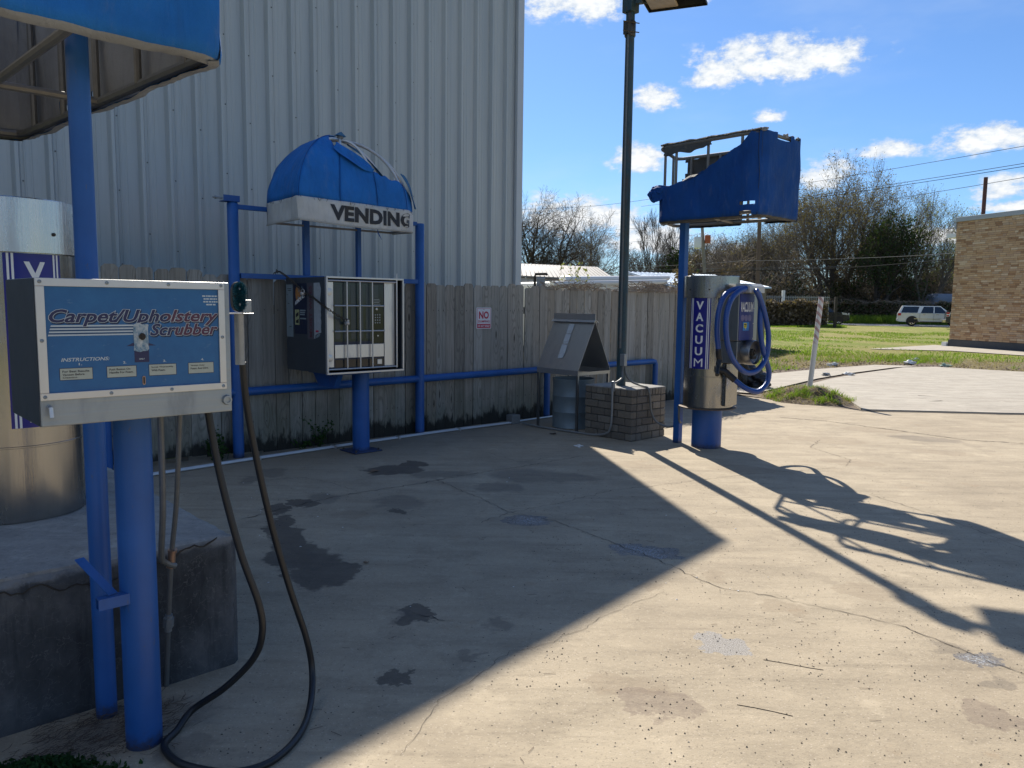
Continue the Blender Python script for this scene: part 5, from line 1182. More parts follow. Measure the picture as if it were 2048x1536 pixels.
# junction box and flexible conduits
mb = MB(); mb.box(pu-.09, pu-.035, pv+.05, pv+.115, .845, .985); jb = mb.build('junction_box', M_CONDUIT, LP, bevel=.004)
mb = MB(); mb.tube(smooth_path([F(*p) for p in ((pu-.075, pv+.085, .845), (pu-.085, pv+.09, .77), (pu-.13, pv+.12, .71), (pu-.21, pv+.13, .675), (pu-.268, pv+.13, .66))], 5), .013, 8, raw=True)
mb.build('flexible_conduit', M_CONDUIT_D, LP, smooth=True)
mb = MB(); mb.tube(smooth_path([F(*p) for p in ((3.525, 1.70, .67), (3.505, 1.70, .60), (3.505, 1.70, .30), (3.505, 1.68, .13), (3.505, 1.62, .06), (3.49, 1.45, .022), (3.46, 1.1, .018), (3.42, .6, .018), (3.42, .24, .03))], 6), .012, 8, raw=True); mb.build('rigid_conduit', M_CONDUIT, LP, smooth=True)
mb = MB(); mb.box(3.495, 3.53, 1.685, 1.72, .56, .68); mb.build('elbow_body', M_CONDUIT, LP, bevel=.005)
mb = MB(); mb.tube(smooth_path([F(*p) for p in ((pu-.045, pv+.085, .845), (pu-.03, pv+.10, .74), (pu+.03, pv+.13, .66), (pu+.06, pv+.22, .625), (pu+.02, pv+.33, .618), (pu+.02, pv+.385, .60), (3.84, 1.985, .50), (3.86, 1.99, .34), (3.90, 2.03, .22), (3.94, 2.14, .165), (3.97, 2.22, .17), (3.99, 2.30, .21))], 6), .0125, 8, raw=True); mb.build('flexible_conduit', M_CONDUIT_D, LP, smooth=True)
# conduit runs along the fence and the ground box
GB = thing('ground_conduit', 'pair of pale conduits clipped along the concrete at the foot of the fence', 'conduit', F(-1.4, .2), rot=ANG)
for dv, r in ((0, .013), (.034, .011)):
    mb = MB(); mb.tube([(-1.7, .36+dv, .016), (-.3, .22+dv, .016), (1.2, .12+dv, .016), (2.3, .08+dv, .016), (3.34, .12+dv, .02)], r, 8); mb.build('conduit', M_WCONDUIT, GB, smooth=True)
mb = MB(); mb.tube([(3.5, .10, .02), (4.6, .05, .016), (6.2, .06, .016)], .012, 8); mb.build('conduit', M_WCONDUIT, GB, smooth=True)
for a in (-.12, .75, 1.6, 2.5):
    v = float(np.interp(a, [-1.7, -.3, 1.2, 2.3, 3.34], [.36, .22, .12, .08, .12])); mb = MB(); mb.box(a-.012, a+.012, v-.03, v+.065, .0, .034); mb.build('clip', M_ALU, GB, bevel=.003)
mb = MB(); mb.box(3.35, 3.49, .05, .17, .0, .115); tag(mb.build('ground_box', M_CONDUIT, None, bevel=.005, loc=F(3.42, .11)), 'small grey square electrical box on the concrete by the fence foot', 'junction box')
# ================================================================== BACKGROUND
# ------------------------------------------------------------------ brick building at the right
BB = thing('brick_building', 'tan roman brick building with flat grey coping at the right edge', 'building', (18.33, 32.35, 0))
cA = Vector((18.33, 32.35, 0)); dB = (Vector((19.34, 29.10, 0))-cA).normalized(); nB = Vector((dB.y, -dB.x, 0))
if nB.x > 0: nB = -nB
fb_ = lambda s, o, z: cA+dB*s+nB*o+Vector((0, 0, z))       # s along the wall, o outwards
BL, BHt = 9.0, 5.12
mb = MB(fb_); mb.box(0.02, BL, -9, -.012, .28, BHt); mb.build('wall_core', simple('brick_mortar', (.20, .16, .12), .95, 0, .2, 10), BB)
mb = MB(fb_); mb.box(-.02, BL, -9.02, .03, -.1, .275); mb.build('foundation', simple('painted_foundation', (.065, .068, .072), .85, 0, .25, 3), BB)
fmats = []
for c in [(.48, .315, .18), (.41, .245, .13), (.54, .38, .235), (.32, .185, .10), (.60, .46, .31), (.45, .30, .19), (.50, .325, .18), (.46, .33, .22)]:
    fmats.append(simple('roman_brick', c, .9, 0, .18, 12, .3, 60))
rr = random.Random(33); ncs = 0; joined = MB(fb_); shared = {}
courses = 60; ch_ = (BHt-.28)/courses; lst = []
for c in range(courses):
    s = 0.0; first = rr.uniform(.1, .3)
    while s < 5.2:
        w = (first if s == 0 else rr.choice([.29, .30, .30, .31, .15])); lst.append((s, min(s+w, 5.2), .28+c*ch_)); s += w
vis = [b for b in lst if b[0] > 1.55 and b[0] < 3.6 and .9 < b[2] < 4.4]; vis = sorted(vis, key=lambda b: -b[0])[:290]; vs_ = set(vis)
BKME = {}
for s0, s1, z in lst:
    mi = rr.choice([0, 0, 0, 1, 1, 2, 2, 3, 4, 5, 5, 6, 6, 7]); o_ = rr.uniform(-.004, .004)
    if (s0, s1, z) in vs_:
        key = (round(s1-s0, 2), mi)
        if key not in BKME:
            m2 = MB(Wd); L_ = s1-s0; m2.fn = lambda a, b, zz: dB*a+nB*b+Vector((0, 0, zz)); m2.box(.005, L_-.005, -.011, .008, .006, ch_-.004)
            o = m2.build('brick', fmats[mi], None); BKME[key] = o.data; o.parent = BB
        else: o = bpy.data.objects.new('brick', BKME[key]); COL.objects.link(o); o.parent = BB
        o.location = dB*s0+nB*o_+Vector((0, 0, z)); MATW[o.name] = MATW[BB.name]
    else: joined.cur = mi; joined.box(s0+.005, s1-.005, -.011, .008+o_, z+.006, z+ch_-.004)
joined.build('brick_courses', fmats, BB, kind='stuff')
mb = MB(fb_); mb.box(-.05, BL, -.3, .055, BHt+.002, BHt+.19); mb.build('coping', simple('grey_coping', (.36, .38, .39), .6, .1, .1, 3), BB, bevel=.01)
mb = MB(fb_); mb.box(-.05, .0, -.3, .055, BHt-.30, BHt); mb.build('coping_return', simple('grey_coping_b', (.36, .38, .39), .6, .1, .1, 3), BB)
mb = MB(fb_); mb.box(-.50, -.03, -.5, .0, BHt-.62, BHt-.45); mb.build('eave', M_WHITE, BB)
mb = MB(fb_); mb.box(-.28, -.05, -.1, .1, .0, .16); mb.build('downspout_foot', M_WHITE, BB)
rp = thing('roof_pipe', 'thin rusty pipe standing up behind the brick building parapet', 'pipe', (17.6+1.2, 30.0, 5.0)); 
mb = MB(Wd); pb = fb_(.75, -.5, 0); mb.lathe((pb.x, pb.y, 4.8), [(.075, 0), (.075, 2.05)], 12); mb.build('pipe', simple('rusty_pipe', (.11, .05, .04), .8, .2, .3, 4), rp, smooth=True)

# ------------------------------------------------------------------ sheds, camper and tank beyond the fence
S1 = thing('metal_shed', 'low pale shed with ribbed roof directly right of the warehouse corner beyond the fence', 'shed', (1.5, 23.5, 0))
fs = lambda a, b, z: Vector((a, b, z))
mb = MB(fs); mb.add([Vector(p) for p in ((-3, 21.5, 2.45), (3.25, 24.4, 2.33), (3.25, 30, 3.0), (-3, 28, 3.1), (-3, 21.5, 2.40), (3.25, 24.4, 2.28), (3.25, 30, 2.9), (-3, 28, 3.0))], [(0, 1, 2, 3), (7, 6, 5, 4), (0, 4, 5, 1), (1, 5, 6, 2), (2, 6, 7, 3)]); mb.build('roof', simple('pale_tan_roof', (.20, .185, .16), .6, 0, .08, 2), S1)
mb = MB(fs); nn = 46
for k in range(nn):
    t = k/nn; p = Vector((-3, 21.5, 0)).lerp(Vector((3.25, 24.4, 0)), t); q = Vector((-3, 28, 0)).lerp(Vector((3.25, 30, 0)), t); zz = 2.45-.12*t; z2 = 3.1-.1*t
    mb.tube([p+Vector((0, -.02, zz+.01)), q+Vector((0, 0, z2+.01))], .014, 4, raw=True)
mb.build('roof_rib', simple('roof_rib_tan', (.20, .185, .16), .6, 0, .05, 2), S1, kind='stuff')
mb = MB(fs); mb.add([Vector(p) for p in ((-3, 21.7, 0), (3.1, 24.55, 0), (3.1, 24.55, 2.27), (-3, 21.7, 2.39))], [(0, 1, 2, 3)]); mb.build('wall', simple('white_shed_wall', (.50, .52, .55), .6, 0, .08, 2), S1)
mb = MB(fs)
for k in range(30):
    t = k/30; p = Vector((-3, 21.68, 0)).lerp(Vector((3.1, 24.53, 0)), t); mb.tube([p, p+Vector((0, 0, 2.28))], .02, 4, raw=True)
mb.build('wall_rib', M_TRIM, S1, kind='stuff')
R1 = thing('camper_roof', 'white camper trailer roof with rolled awning tube showing over the fence top', 'camper', (1.9, 16.0, 0))
M_RV = simple('camper_white', (.62, .62, .59), .4, 0, .08, 2)
A1, B1 = Vector((.75, 14.6, 0)), Vector((3.45, 16.9, 0)); dR = (B1-A1).normalized(); nR = Vector((dR.y, -dR.x, 0))
fr2 = lambda a, b, z: A1+dR*a+nR*b+Vector((0, 0, z)); LR = (B1-A1).length
mb = MB(fr2); mb.box(0, LR, -2.3, 0, .3, 1.98); mb.build('body', M_RV, R1, bevel=.08)
mb = MB(fr2); mb.tube([(-.1, .07, 1.93), (LR-.3, .07, 2.06)], .055, 12); mb.build('awning_roll', M_RV, R1, smooth=True)
mb = MB(fr2); mb.tube([(.3, -.02, 2.04), (LR-.1, -.02, 2.15)], .05, 12); mb.build('roof_edge', M_WHITE, R1, smooth=True)
mb = MB(fr2); mb.box(LR-.9, LR-.2, .02, .05, 1.90, 1.99); mb.build('blue_strip', M_PDK, R1)
for a, b in ((.9, -.8), (1.6, -1.1)):
    mb = MB(fr2); mb.box(a, a+.5, b, b+.4, 2.0, 2.13); mb.build('roof_vent', M_WHITE, R1, bevel=.04)
mb = MB(fr2)
for a in (1.25, 1.35): mb.tube([(a, .10, 1.75), (a+.01, .11, 2.02)], .012, 6)
mb.build('awning_bracket', M_WHITE, R1)
AC = thing('meter_box', 'grey box on a dark bent post just over the fence by the warehouse corner', 'meter box', (.42, 12.9, 0))
mb = MB(Wd); mb.tube([(.36, 12.9, 0), (.36, 12.9, 2.0), (.37, 12.9, 2.05), (.55, 12.9, 2.055), (.56, 12.9, 2.03)], .022, 8); mb.build('bent_post', M_CRACK, AC, smooth=True)
mb = MB(Wd); mb.box(.39, .53, 12.86, 12.96, 1.78, 2.0); mb.build('box', M_CONDUIT, AC, bevel=.01)
S2 = thing('blue_roof_shed', 'long low shed with pale blue metal roof behind the light pole', 'shed', (7, 27, 0))
M_BR = simple('pale_blue_roof', (.38, .47, .58), .35, .3, .06, 2)
mb = MB(fs); mb.add([Vector(p) for p in ((3.55, 24.4, 2.60), (4.25, 20.5, 2.08), (10.0, 30, 2.30), (8.6, 33, 2.86), (3.55, 24.4, 2.55), (4.25, 20.5, 2.03), (10.0, 30, 2.25), (8.6, 33, 2.81))], [(0, 1, 2, 3), (7, 6, 5, 4), (0, 4, 5, 1), (1, 5, 6, 2), (2, 6, 7, 3), (3, 7, 4, 0)]); mb.build('roof', M_BR, S2)
mb = MB(fs)
for k in range(24):
    t = k/24; p = Vector((3.55, 24.4, 2.61)).lerp(Vector((8.6, 33, 2.87)), t); q = Vector((4.25, 20.5, 2.09)).lerp(Vector((10.0, 30, 2.31)), t); mb.tube([p, q], .014, 4, raw=True)
mb.build('roof_seam', M_BR, S2, kind='stuff')
mb = MB(fs); mb.add([Vector(p) for p in ((4.3, 20.9, 0), (9.8, 30, 0), (9.8, 30, 2.22), (4.3, 20.9, 2.0))], [(0, 1, 2, 3)]); mb.add([Vector(p) for p in ((3.7, 24.3, 0), (4.3, 20.9, 0), (4.3, 20.9, 2.0), (3.7, 24.3, 2.5))], [(0, 1, 2, 3)]); mb.build('wall', simple('brown_shed_wall', (.17, .14, .11), .8, 0, .3, 1), S2)
mb = MB(fs); mb.tube([(3.5, 24.3, 2.60), (8.65, 33.1, 2.88)], .035, 6); mb.build('ridge_cap', M_CRACK, S2)

# ------------------------------------------------------------------ trees
def grow(seed, h, spread, trunk_r, levels=5, nchild=(4, 4, 4, 4, 3), lean=(0, 0), forks=1, up=.45, rmin=.014, crown=.3, bend=.16, maxw=None):
    r = random.Random(seed); segs = []; tips = []
    def branch(p, d, L, rad, lev):
        n = 5 if lev < 2 else (4 if lev < 4 else 3); pts = [p]; dd = d.copy()
        for i in range(n):
            dd = (dd+Vector((r.gauss(0, bend), r.gauss(0, bend), r.gauss(0, bend*.6)+up*.10))).normalized()
            q = pts[-1]+dd*(L/n); r0 = rad*(1-.55*i/n); r1 = rad*(1-.55*(i+1)/n); segs.append((pts[-1], q, max(r0, rmin), max(r1, rmin*.8), lev)); pts.append(q)
        if lev >= levels: tips.append((pts[-1], dd)); tips.append((pts[len(pts)//2], dd)); return
        nc = nchild[min(lev, len(nchild)-1)]
        for k in range(nc):
            t = (crown if lev == 0 else .25)+(1-(crown if lev == 0 else .25))*(k+.6*r.random()+.3)/nc; t = min(t, .999); i = int(t*n); f = t*n-i
            b = pts[i].lerp(pts[i+1], f); ax = dd.orthogonal().normalized(); ax.rotate(Matrix.Rotation(r.uniform(0, 2*PI), 3, dd)); 
            a = math.radians(r.uniform(30, 66))*spread*(1 if lev else 1.0); nd = (dd*math.cos(a)+ax*math.sin(a)); nd.z += up*.22; nd.normalize()
            branch(b, nd, L*(r.uniform(.52, .78) if lev else r.uniform(.5, .75)), rad*(1-.45*t)*.60, lev+1)
        branch(pts[-1], dd, L*.6, rad*.42, lev+1)
    for k in range(forks):
        d0 = Vector((lean[0]+((-.62+1.24*k/(forks-1)+r.uniform(-.12, .12))*spread if forks > 1 else 0), lean[1]+(r.uniform(-.3, .3) if forks > 1 else 0), 1)).normalized(); branch(Vector((r.uniform(-.3, .3)*(forks > 1), 0, 0)), d0, h*.42, trunk_r, 0)
    # scale to height
    zm = max(s[1].z for s in segs); k = h/zm
    kx = k
    if maxw:
        xm = np.percentile([abs(s[1].x) for s in segs], 98); kx = min(k*1.9, maxw/2/max(xm, .1))
    sc = lambda v: Vector((v.x*kx, v.y*kx, v.z*k))
    return [(sc(a), sc(b), ra, rb, l) for a, b, ra, rb, l in segs], [(sc(t), d) for t, d in tips]
def seg_mesh(name, segs, base, mat, parent, thick=1.0):
    A = np.array([s[0] for s in segs]); B = np.array([s[1] for s in segs]); R0 = np.array([s[2] for s in segs])*thick; R1_ = np.array([s[3] for s in segs])*thick
    D_ = B-A; L_ = np.linalg.norm(D_, axis=1, keepdims=True)+1e-9; D_ = D_/L_
    ref = np.tile(np.array([[.31, .17, .93]]), (len(A), 1)); X = np.cross(D_, ref); X /= np.linalg.norm(X, axis=1, keepdims=True)+1e-9; Y = np.cross(D_, X)
    vs = []
    ns = 3
    for P_, R_ in ((A, R0), (B, R1_)):
        for k in range(ns): a = 2*PI*k/ns; vs.append(P_+(X*math.cos(a)+Y*math.sin(a))*R_[:, None])
    V_ = np.stack(vs, 1).reshape(-1, 3)+np.array(base); n = len(A); i = np.arange(n)*2*ns
    F_ = np.stack([np.stack([i+k, i+(k+1) % ns, i+ns+(k+1) % ns, i+ns+k], 1) for k in range(ns)], 1).reshape(-1)
    return fast_mesh(name, V_, F_, 4, mat, parent)
def quads(centers, size, rng, flat=.0):
    n = len(centers); a = rng.normal(size=(n, 3)); a /= np.linalg.norm(a, axis=1, keepdims=True); b = rng.normal(size=(n, 3)); b -= a*(a*b).sum(1, keepdims=True); b /= np.linalg.norm(b, axis=1, keepdims=True)
    s = size*rng.uniform(.55, 1.35, (n, 1)); a = a*s; b = b*s*.6
    return np.stack([centers-a, centers-b, centers+a, centers+b], 1).reshape(-1, 3), np.arange(4*n)
NTREE = 0
def tree(x, y, h, label, seed, maxw, kind='bare', spread=1.0, r=.22, forks=1, lean=(0, 0), group='trees behind the lot', leaves=0, leafmat=None, lsize=.10, levels=5, nchild=(4, 4, 4, 3, 3), up=.35, crown=.3, bark=None):
    T = thing('bare_tree' if kind == 'bare' else ('evergreen_tree' if kind == 'ever' else 'budding_tree'), label, 'tree', (x, y, 0), group)
    segs, tips = grow(seed, h, spread, r, levels, nchild, lean, forks, up, rmin=.0065, crown=crown, maxw=maxw)
    bark = bark or M_BARK
    seg_mesh('trunk', [s for s in segs if s[4] <= 1], (x, y, -.1), bark, T, 1.35); seg_mesh('branches', [s for s in segs if s[4] > 1], (x, y, -.1), bark if kind != 'bud' else M_BARK, T, 1.3)
    if leaves:
        rng = np.random.default_rng(seed); tp = np.array([t[0] for t in tips]); idx = rng.integers(0, len(tp), leaves); c = tp[idx]+rng.normal(scale=.16 if kind != 'ever' else .30, size=(leaves, 3)); c[:, 2] = np.maximum(c[:, 2], .3)
        V_, F_ = quads(c+np.array([x, y, 0]), lsize, rng); fast_mesh('crown', V_, F_, 4, leafmat, T)
    return T
G1 = 'bare winter trees beyond the sheds'
tree(2.0, 75, 12.9, 'wide bare tree with dark spreading limbs beside the warehouse corner', 5, 11.5, r=.30, forks=3, spread=1.05, group=G1, bark=M_BARK_D, nchild=(5, 4, 4, 3, 3), leaves=1500, leafmat=M_LEAF_OL, lsize=.06)
tree(5.2, 72, 8.2, 'low leaning bare tree between the wide tree and the light pole', 12, 8, r=.20, forks=2, spread=1.2, lean=(.35, 0), group=G1, bark=M_BARK_D)
tree(8.6, 82, 11.8, 'fine twigged brownish bare tree just left of the light pole', 23, 8.6, r=.22, forks=2, spread=.85, group=G1, leaves=2000, leafmat=M_LEAF_OL, lsize=.05)
tree(12.6, 70, 10.2, 'slender forked bare tree just right of the light pole', 31, 4.6, r=.15, forks=2, spread=.7, group=G1, bark=M_BARK_D, nchild=(3, 3, 4, 4, 3))
tree(15.2, 68, 6.2, 'small dark evergreen left of the square blue post', 41, 4.6, 'ever', r=.14, spread=1.0, group=G1, leaves=5500, leafmat=M_LEAF_DK, lsize=.14)
tree(19.0, 84, 9.6, 'bare tree showing under the torn canopy right of the square post', 52, 12, r=.22, forks=2, spread=.9, group=G1)
tree(24.2, 86, 11.0, 'bare tree seen below the middle of the torn canopy', 63, 12, r=.24, forks=2, spread=.8, group=G1, leaves=3500, leafmat=M_LEAF_OL, lsize=.07)
tree(28.0, 83, 13.0, 'brown budding tree right behind the canopy corner', 64, 11, 'bud', r=.24, forks=2, spread=.8, group=G1, leaves=3500, leafmat=M_LEAF_OL, lsize=.06)
G2 = 'tall trees along the far road'
tree(35.0, 85.9, 18.4, 'tallest broad tree with brown buds right of the torn canopy', 71, 17, 'bud', r=.32, forks=3, spread=1.0, group=G2, leaves=20000, leafmat=M_LEAF_OL, lsize=.08, nchild=(5, 4, 4, 4, 3))
tree(40.0, 90.4, 16.8, 'fan shaped bare tree behind the ivy hung trunk', 83, 15, 'bud', r=.28, forks=3, spread=1.0, group=G2, leaves=10000, leafmat=M_LEAF_OL, lsize=.075, nchild=(5, 4, 4, 4, 3))
tree(39.1, 82.5, 12.2, 'dark ivy hung evergreen tree in the middle of the tall group', 87, 8.5, 'ever', r=.26, forks=2, spread=.9, group=G2, leaves=6500, leafmat=M_LEAF_DK, lsize=.13, bark=M_BARK_D)
tree(43.6, 81.4, 14.9, 'ragged thin topped tree left of the brick building', 97, 10.5, 'bud', r=.22, forks=2, spread=.75, group=G2, leaves=5000, leafmat=M_LEAF_PALE, lsize=.07)
tree(46.6, 94.9, 11.7, 'bare tree low behind the silver car', 101, 13, r=.22, forks=2, spread=1.0, group=G2)
tree(49.2, 89.3, 10.0, 'pale budding tree touching the brick building edge', 107, 12, 'bud', r=.22, forks=2, spread=1.0, group=G2, leaves=8000, leafmat=M_LEAF_PALE, lsize=.08)
tree(54.8, 92.7, 11.7, 'pale budding tree mostly hidden by the brick building', 109, 8, 'bud', r=.22, forks=2, spread=1.0, group=G2, leaves=4000, leafmat=M_LEAF_PALE, lsize=.09)

for k, (x, y, h, lab) in enumerate([(17.5, 98, 9.0, 'distant bare tree left of the leaning grey pole'), (22.5, 100, 11.0, 'distant bare tree right of the leaning grey pole'), (27.5, 102, 12.5, 'distant bare tree behind the reddish brown utility pole'),
        (32.0, 104, 13.0, 'distant bare tree below the canopy underside at its right end'), (37.0, 106, 13.5, 'distant bare tree left behind the tallest broad tree'), (45.5, 104, 13.0, 'distant bare tree between the ivy tree and the ragged tree'), (50.0, 104, 12.0, 'distant bare tree behind the ragged thin topped tree')]):
    tree(x, y, h, lab, 200+k, 12, r=.24, forks=3, spread=1.0, group='distant bare trees', levels=5, nchild=(4, 4, 4, 3, 3), leaves=3000, leafmat=M_LEAF_BR, lsize=.08)
# undergrowth: masses of leaf and twig nobody could count
def thicket(name, boxes, n, size, mat, seed, twigs=0, tmat=None):
    rng = np.random.default_rng(seed); C = []
    tot = sum(b[2]*b[3] for b in boxes)
    for (x0, y0, w, h, d) in boxes:
        k = int(n*w*h/tot); u_ = rng.uniform(0, 1, k); ph = rng.uniform(0, 6, 4)
        prof = .62+.22*np.sin(u_*w*.9+ph[0])+.12*np.sin(u_*w*2.3+ph[1])+.08*np.sin(u_*w*5.1+ph[2]); z = rng.uniform(0, 1, k)**.8*h*prof
        cx = x0+u_*w; cy = y0+rng.uniform(-d/2, d/2, k)
        g = (np.sin(cx*2.1+z*1.7+ph[3])+np.sin(z*3.1-cx*.9+cy)+rng.normal(0, .7, k)) > -.9
        C.append(np.stack([cx, cy, z], 1)[g])
    C = np.concatenate(C); V_, F_ = quads(C, size, rng); o = fast_mesh(name, V_, F_, 4, mat, kind='stuff')
    if twigs:
        segs = []
        for i in range(twigs):
            c = C[rng.integers(0, len(C))]; a = Vector(c); d = Vector((rng.normal(0, .6), rng.normal(0, .3), rng.uniform(.1, 1))).normalized(); l = rng.uniform(.5, 1.8)
            b = a+d*l; d2 = (d+Vector((rng.normal(0, .4), 0, rng.normal(0, .4)))).normalized(); segs += [(a, b, .022, .016, 0), (b, b+d2*l*.7, .016, .01, 0)]
        seg_mesh(name+'_twigs', segs, (0, 0, 0), tmat, None)['kind'] = 'stuff'
    return o
thicket('dark_evergreen_thicket', [(14, 88, 12, 4.2, 5), (22, 82, 9, 5.2, 6), (27, 87, 12, 5.4, 5), (36, 90, 16, 5.4, 6), (44, 92, 14, 6.4, 5), (-2, 92, 20, 3.8, 6)], 62000, .17, M_LEAF_DK, 3, 2600, M_BARK_D)
thicket('brown_brush_thicket', [(5.5, 80, 7, 5.2, 4), (21, 80, 9, 7.4, 4), (30, 86, 9, 4.0, 3), (36, 86, 12, 5.8, 4), (44, 86, 12, 6.6, 4), (-2, 78, 6, 4, 4), (10, 80, 8, 3.5, 4)], 40000, .12, M_LEAF_BR, 5, 5200, M_TWIG)
thicket('far_tree_line', [(-30, 125, 70, 5.5, 6), (40, 125, 120, 8, 6)], 26000, .34, M_LEAF_BR, 9)

# unseen belt of trees, added left of and behind the lot to darken reflections
thicket('added_tree_belt', [(-75, 60, 45, 8.5, 6), (-62, -55, 45, 9, 6), (-20, -60, 50, 9, 6), (28, -55, 45, 8, 6)], 16000, .75, M_LEAF_BR, 21)
rng = np.random.default_rng(22); cc_ = np.stack([rng.uniform(-66, -58, 14000), rng.uniform(-55, 62, 14000), rng.uniform(0, 1, 14000)**.8*9.5], 1)
V_, F_ = quads(cc_, .75, rng); fast_mesh('added_tree_belt', V_, F_, 4, M_LEAF_BR, kind='stuff')

# hedge-covered fences
H1 = thing('overgrown_fence', 'brown vine covered fence left of the black gate post', 'fence', (22.7, 63, 0))
def hedge(par, x0, y0, x1, y1, h, d, n, seed, mats):
    rng = np.random.default_rng(seed); t = rng.uniform(0, 1, n); L_ = math.hypot(x1-x0, y1-y0)
    hh = h*(.93+.05*np.sin(t*L_*2.2)+.04*np.sin(t*L_*5.7)); z = rng.uniform(0, 1, n)*hh; z = np.where(rng.uniform(0, 1, n) < .3, hh*rng.uniform(.9, 1.06, n), z)
    o_ = rng.normal(0, d*.4, n); nx, ny = -(y1-y0)/L_, (x1-x0)/L_; c = np.stack([x0+(x1-x0)*t+nx*o_, y0+(y1-y0)*t+ny*o_, z], 1)
    for k, (nm, m) in enumerate(mats):
        V_, F_ = quads(c[k::len(mats)], .13, rng); fast_mesh(nm, V_, F_, 4, m, par, kind='stuff')
hedge(H1, 20.0, 64.0, 25.0, 61.5, 2.05, .9, 11000, 2, [('dry_vine', M_LEAF_BR), ('vine_twigs', M_TWIG), ('vine_core', M_LEAF_BR)])
mb = MB(Wd); mb.add([Vector(p) for p in ((20, 64.1, 0), (25, 61.6, 0), (25, 61.6, 1.75), (20, 64.1, 1.75))], [(0, 1, 2, 3)]); mb.build('mesh_panel', M_TWIG, H1)
H1b = thing('gate_post', 'square black gate post at the end of the overgrown fence', 'post', (25.0, 60, 0)); mb = MB(Wd); mb.box(24.93, 25.12, 59.9, 60.1, 0, 2.35); mb.build('post', M_CRACK, H1b, bevel=.01)
H2 = thing('overgrown_fence', 'long dark chain link fence buried in vines behind the silver car', 'fence', (44, 90, 0))
hedge(H2, 29, 82, 55, 74, 2.15, .9, 20000, 4, [('dry_vine', M_LEAF_BR), ('green_vine', M_LEAF_DK), ('vine_core', M_LEAF_BR)])
mb = MB(Wd); mb.add([Vector(p) for p in ((29, 82.2, 0), (55, 74.2, 0), (55, 74.2, 1.95), (29, 82.2, 1.95))], [(0, 1, 2, 3)]); mb.build('mesh_panel', M_TWIG, H2)
rng = np.random.default_rng(8); segs = []
for k in range(700):
    x = rng.uniform(31, 55); y = 82-(x-29)*8/26-.4; a = Vector((x, y, 2.08+rng.normal(0, .12))); b = a+Vector((rng.uniform(-.9, .9), rng.normal(0, .1), rng.normal(0, .18))); segs += [(a, b, .018, .012, 0)]
seg_mesh('dry_runner', segs, (0, 0, 0), M_DRYVINE, H2)['kind'] = 'stuff'
IF = thing('iron_fence', 'pale iron picket fence above the overgrown hedge at far left of the lawn', 'fence', (22.5, 66, 0))
mb = MB(Wd)
for z in (.3, 2.35): mb.box(18.5, 27, 66, 66.04, z, z+.05)
mb.build('rail', M_CONDUIT, IF)
pk = None
for k in range(57):
    x = 18.5+.15*k
    if pk is None: mb = MB(Wd); mb.box(x, x+.03, 65.97, 66.0, .05, 2.5); pk = mb.build('iron_picket', M_CONDUIT, IF)
    else: o = pk.copy(); COL.objects.link(o); o.parent = IF; o.location = (.15*k, 0, 0)
for x in (20.6, 22.9): mb = MB(Wd); mb.box(x, x+.22, 65.85, 66.1, 0, 2.95); mb.build('post', M_WHITE, IF)

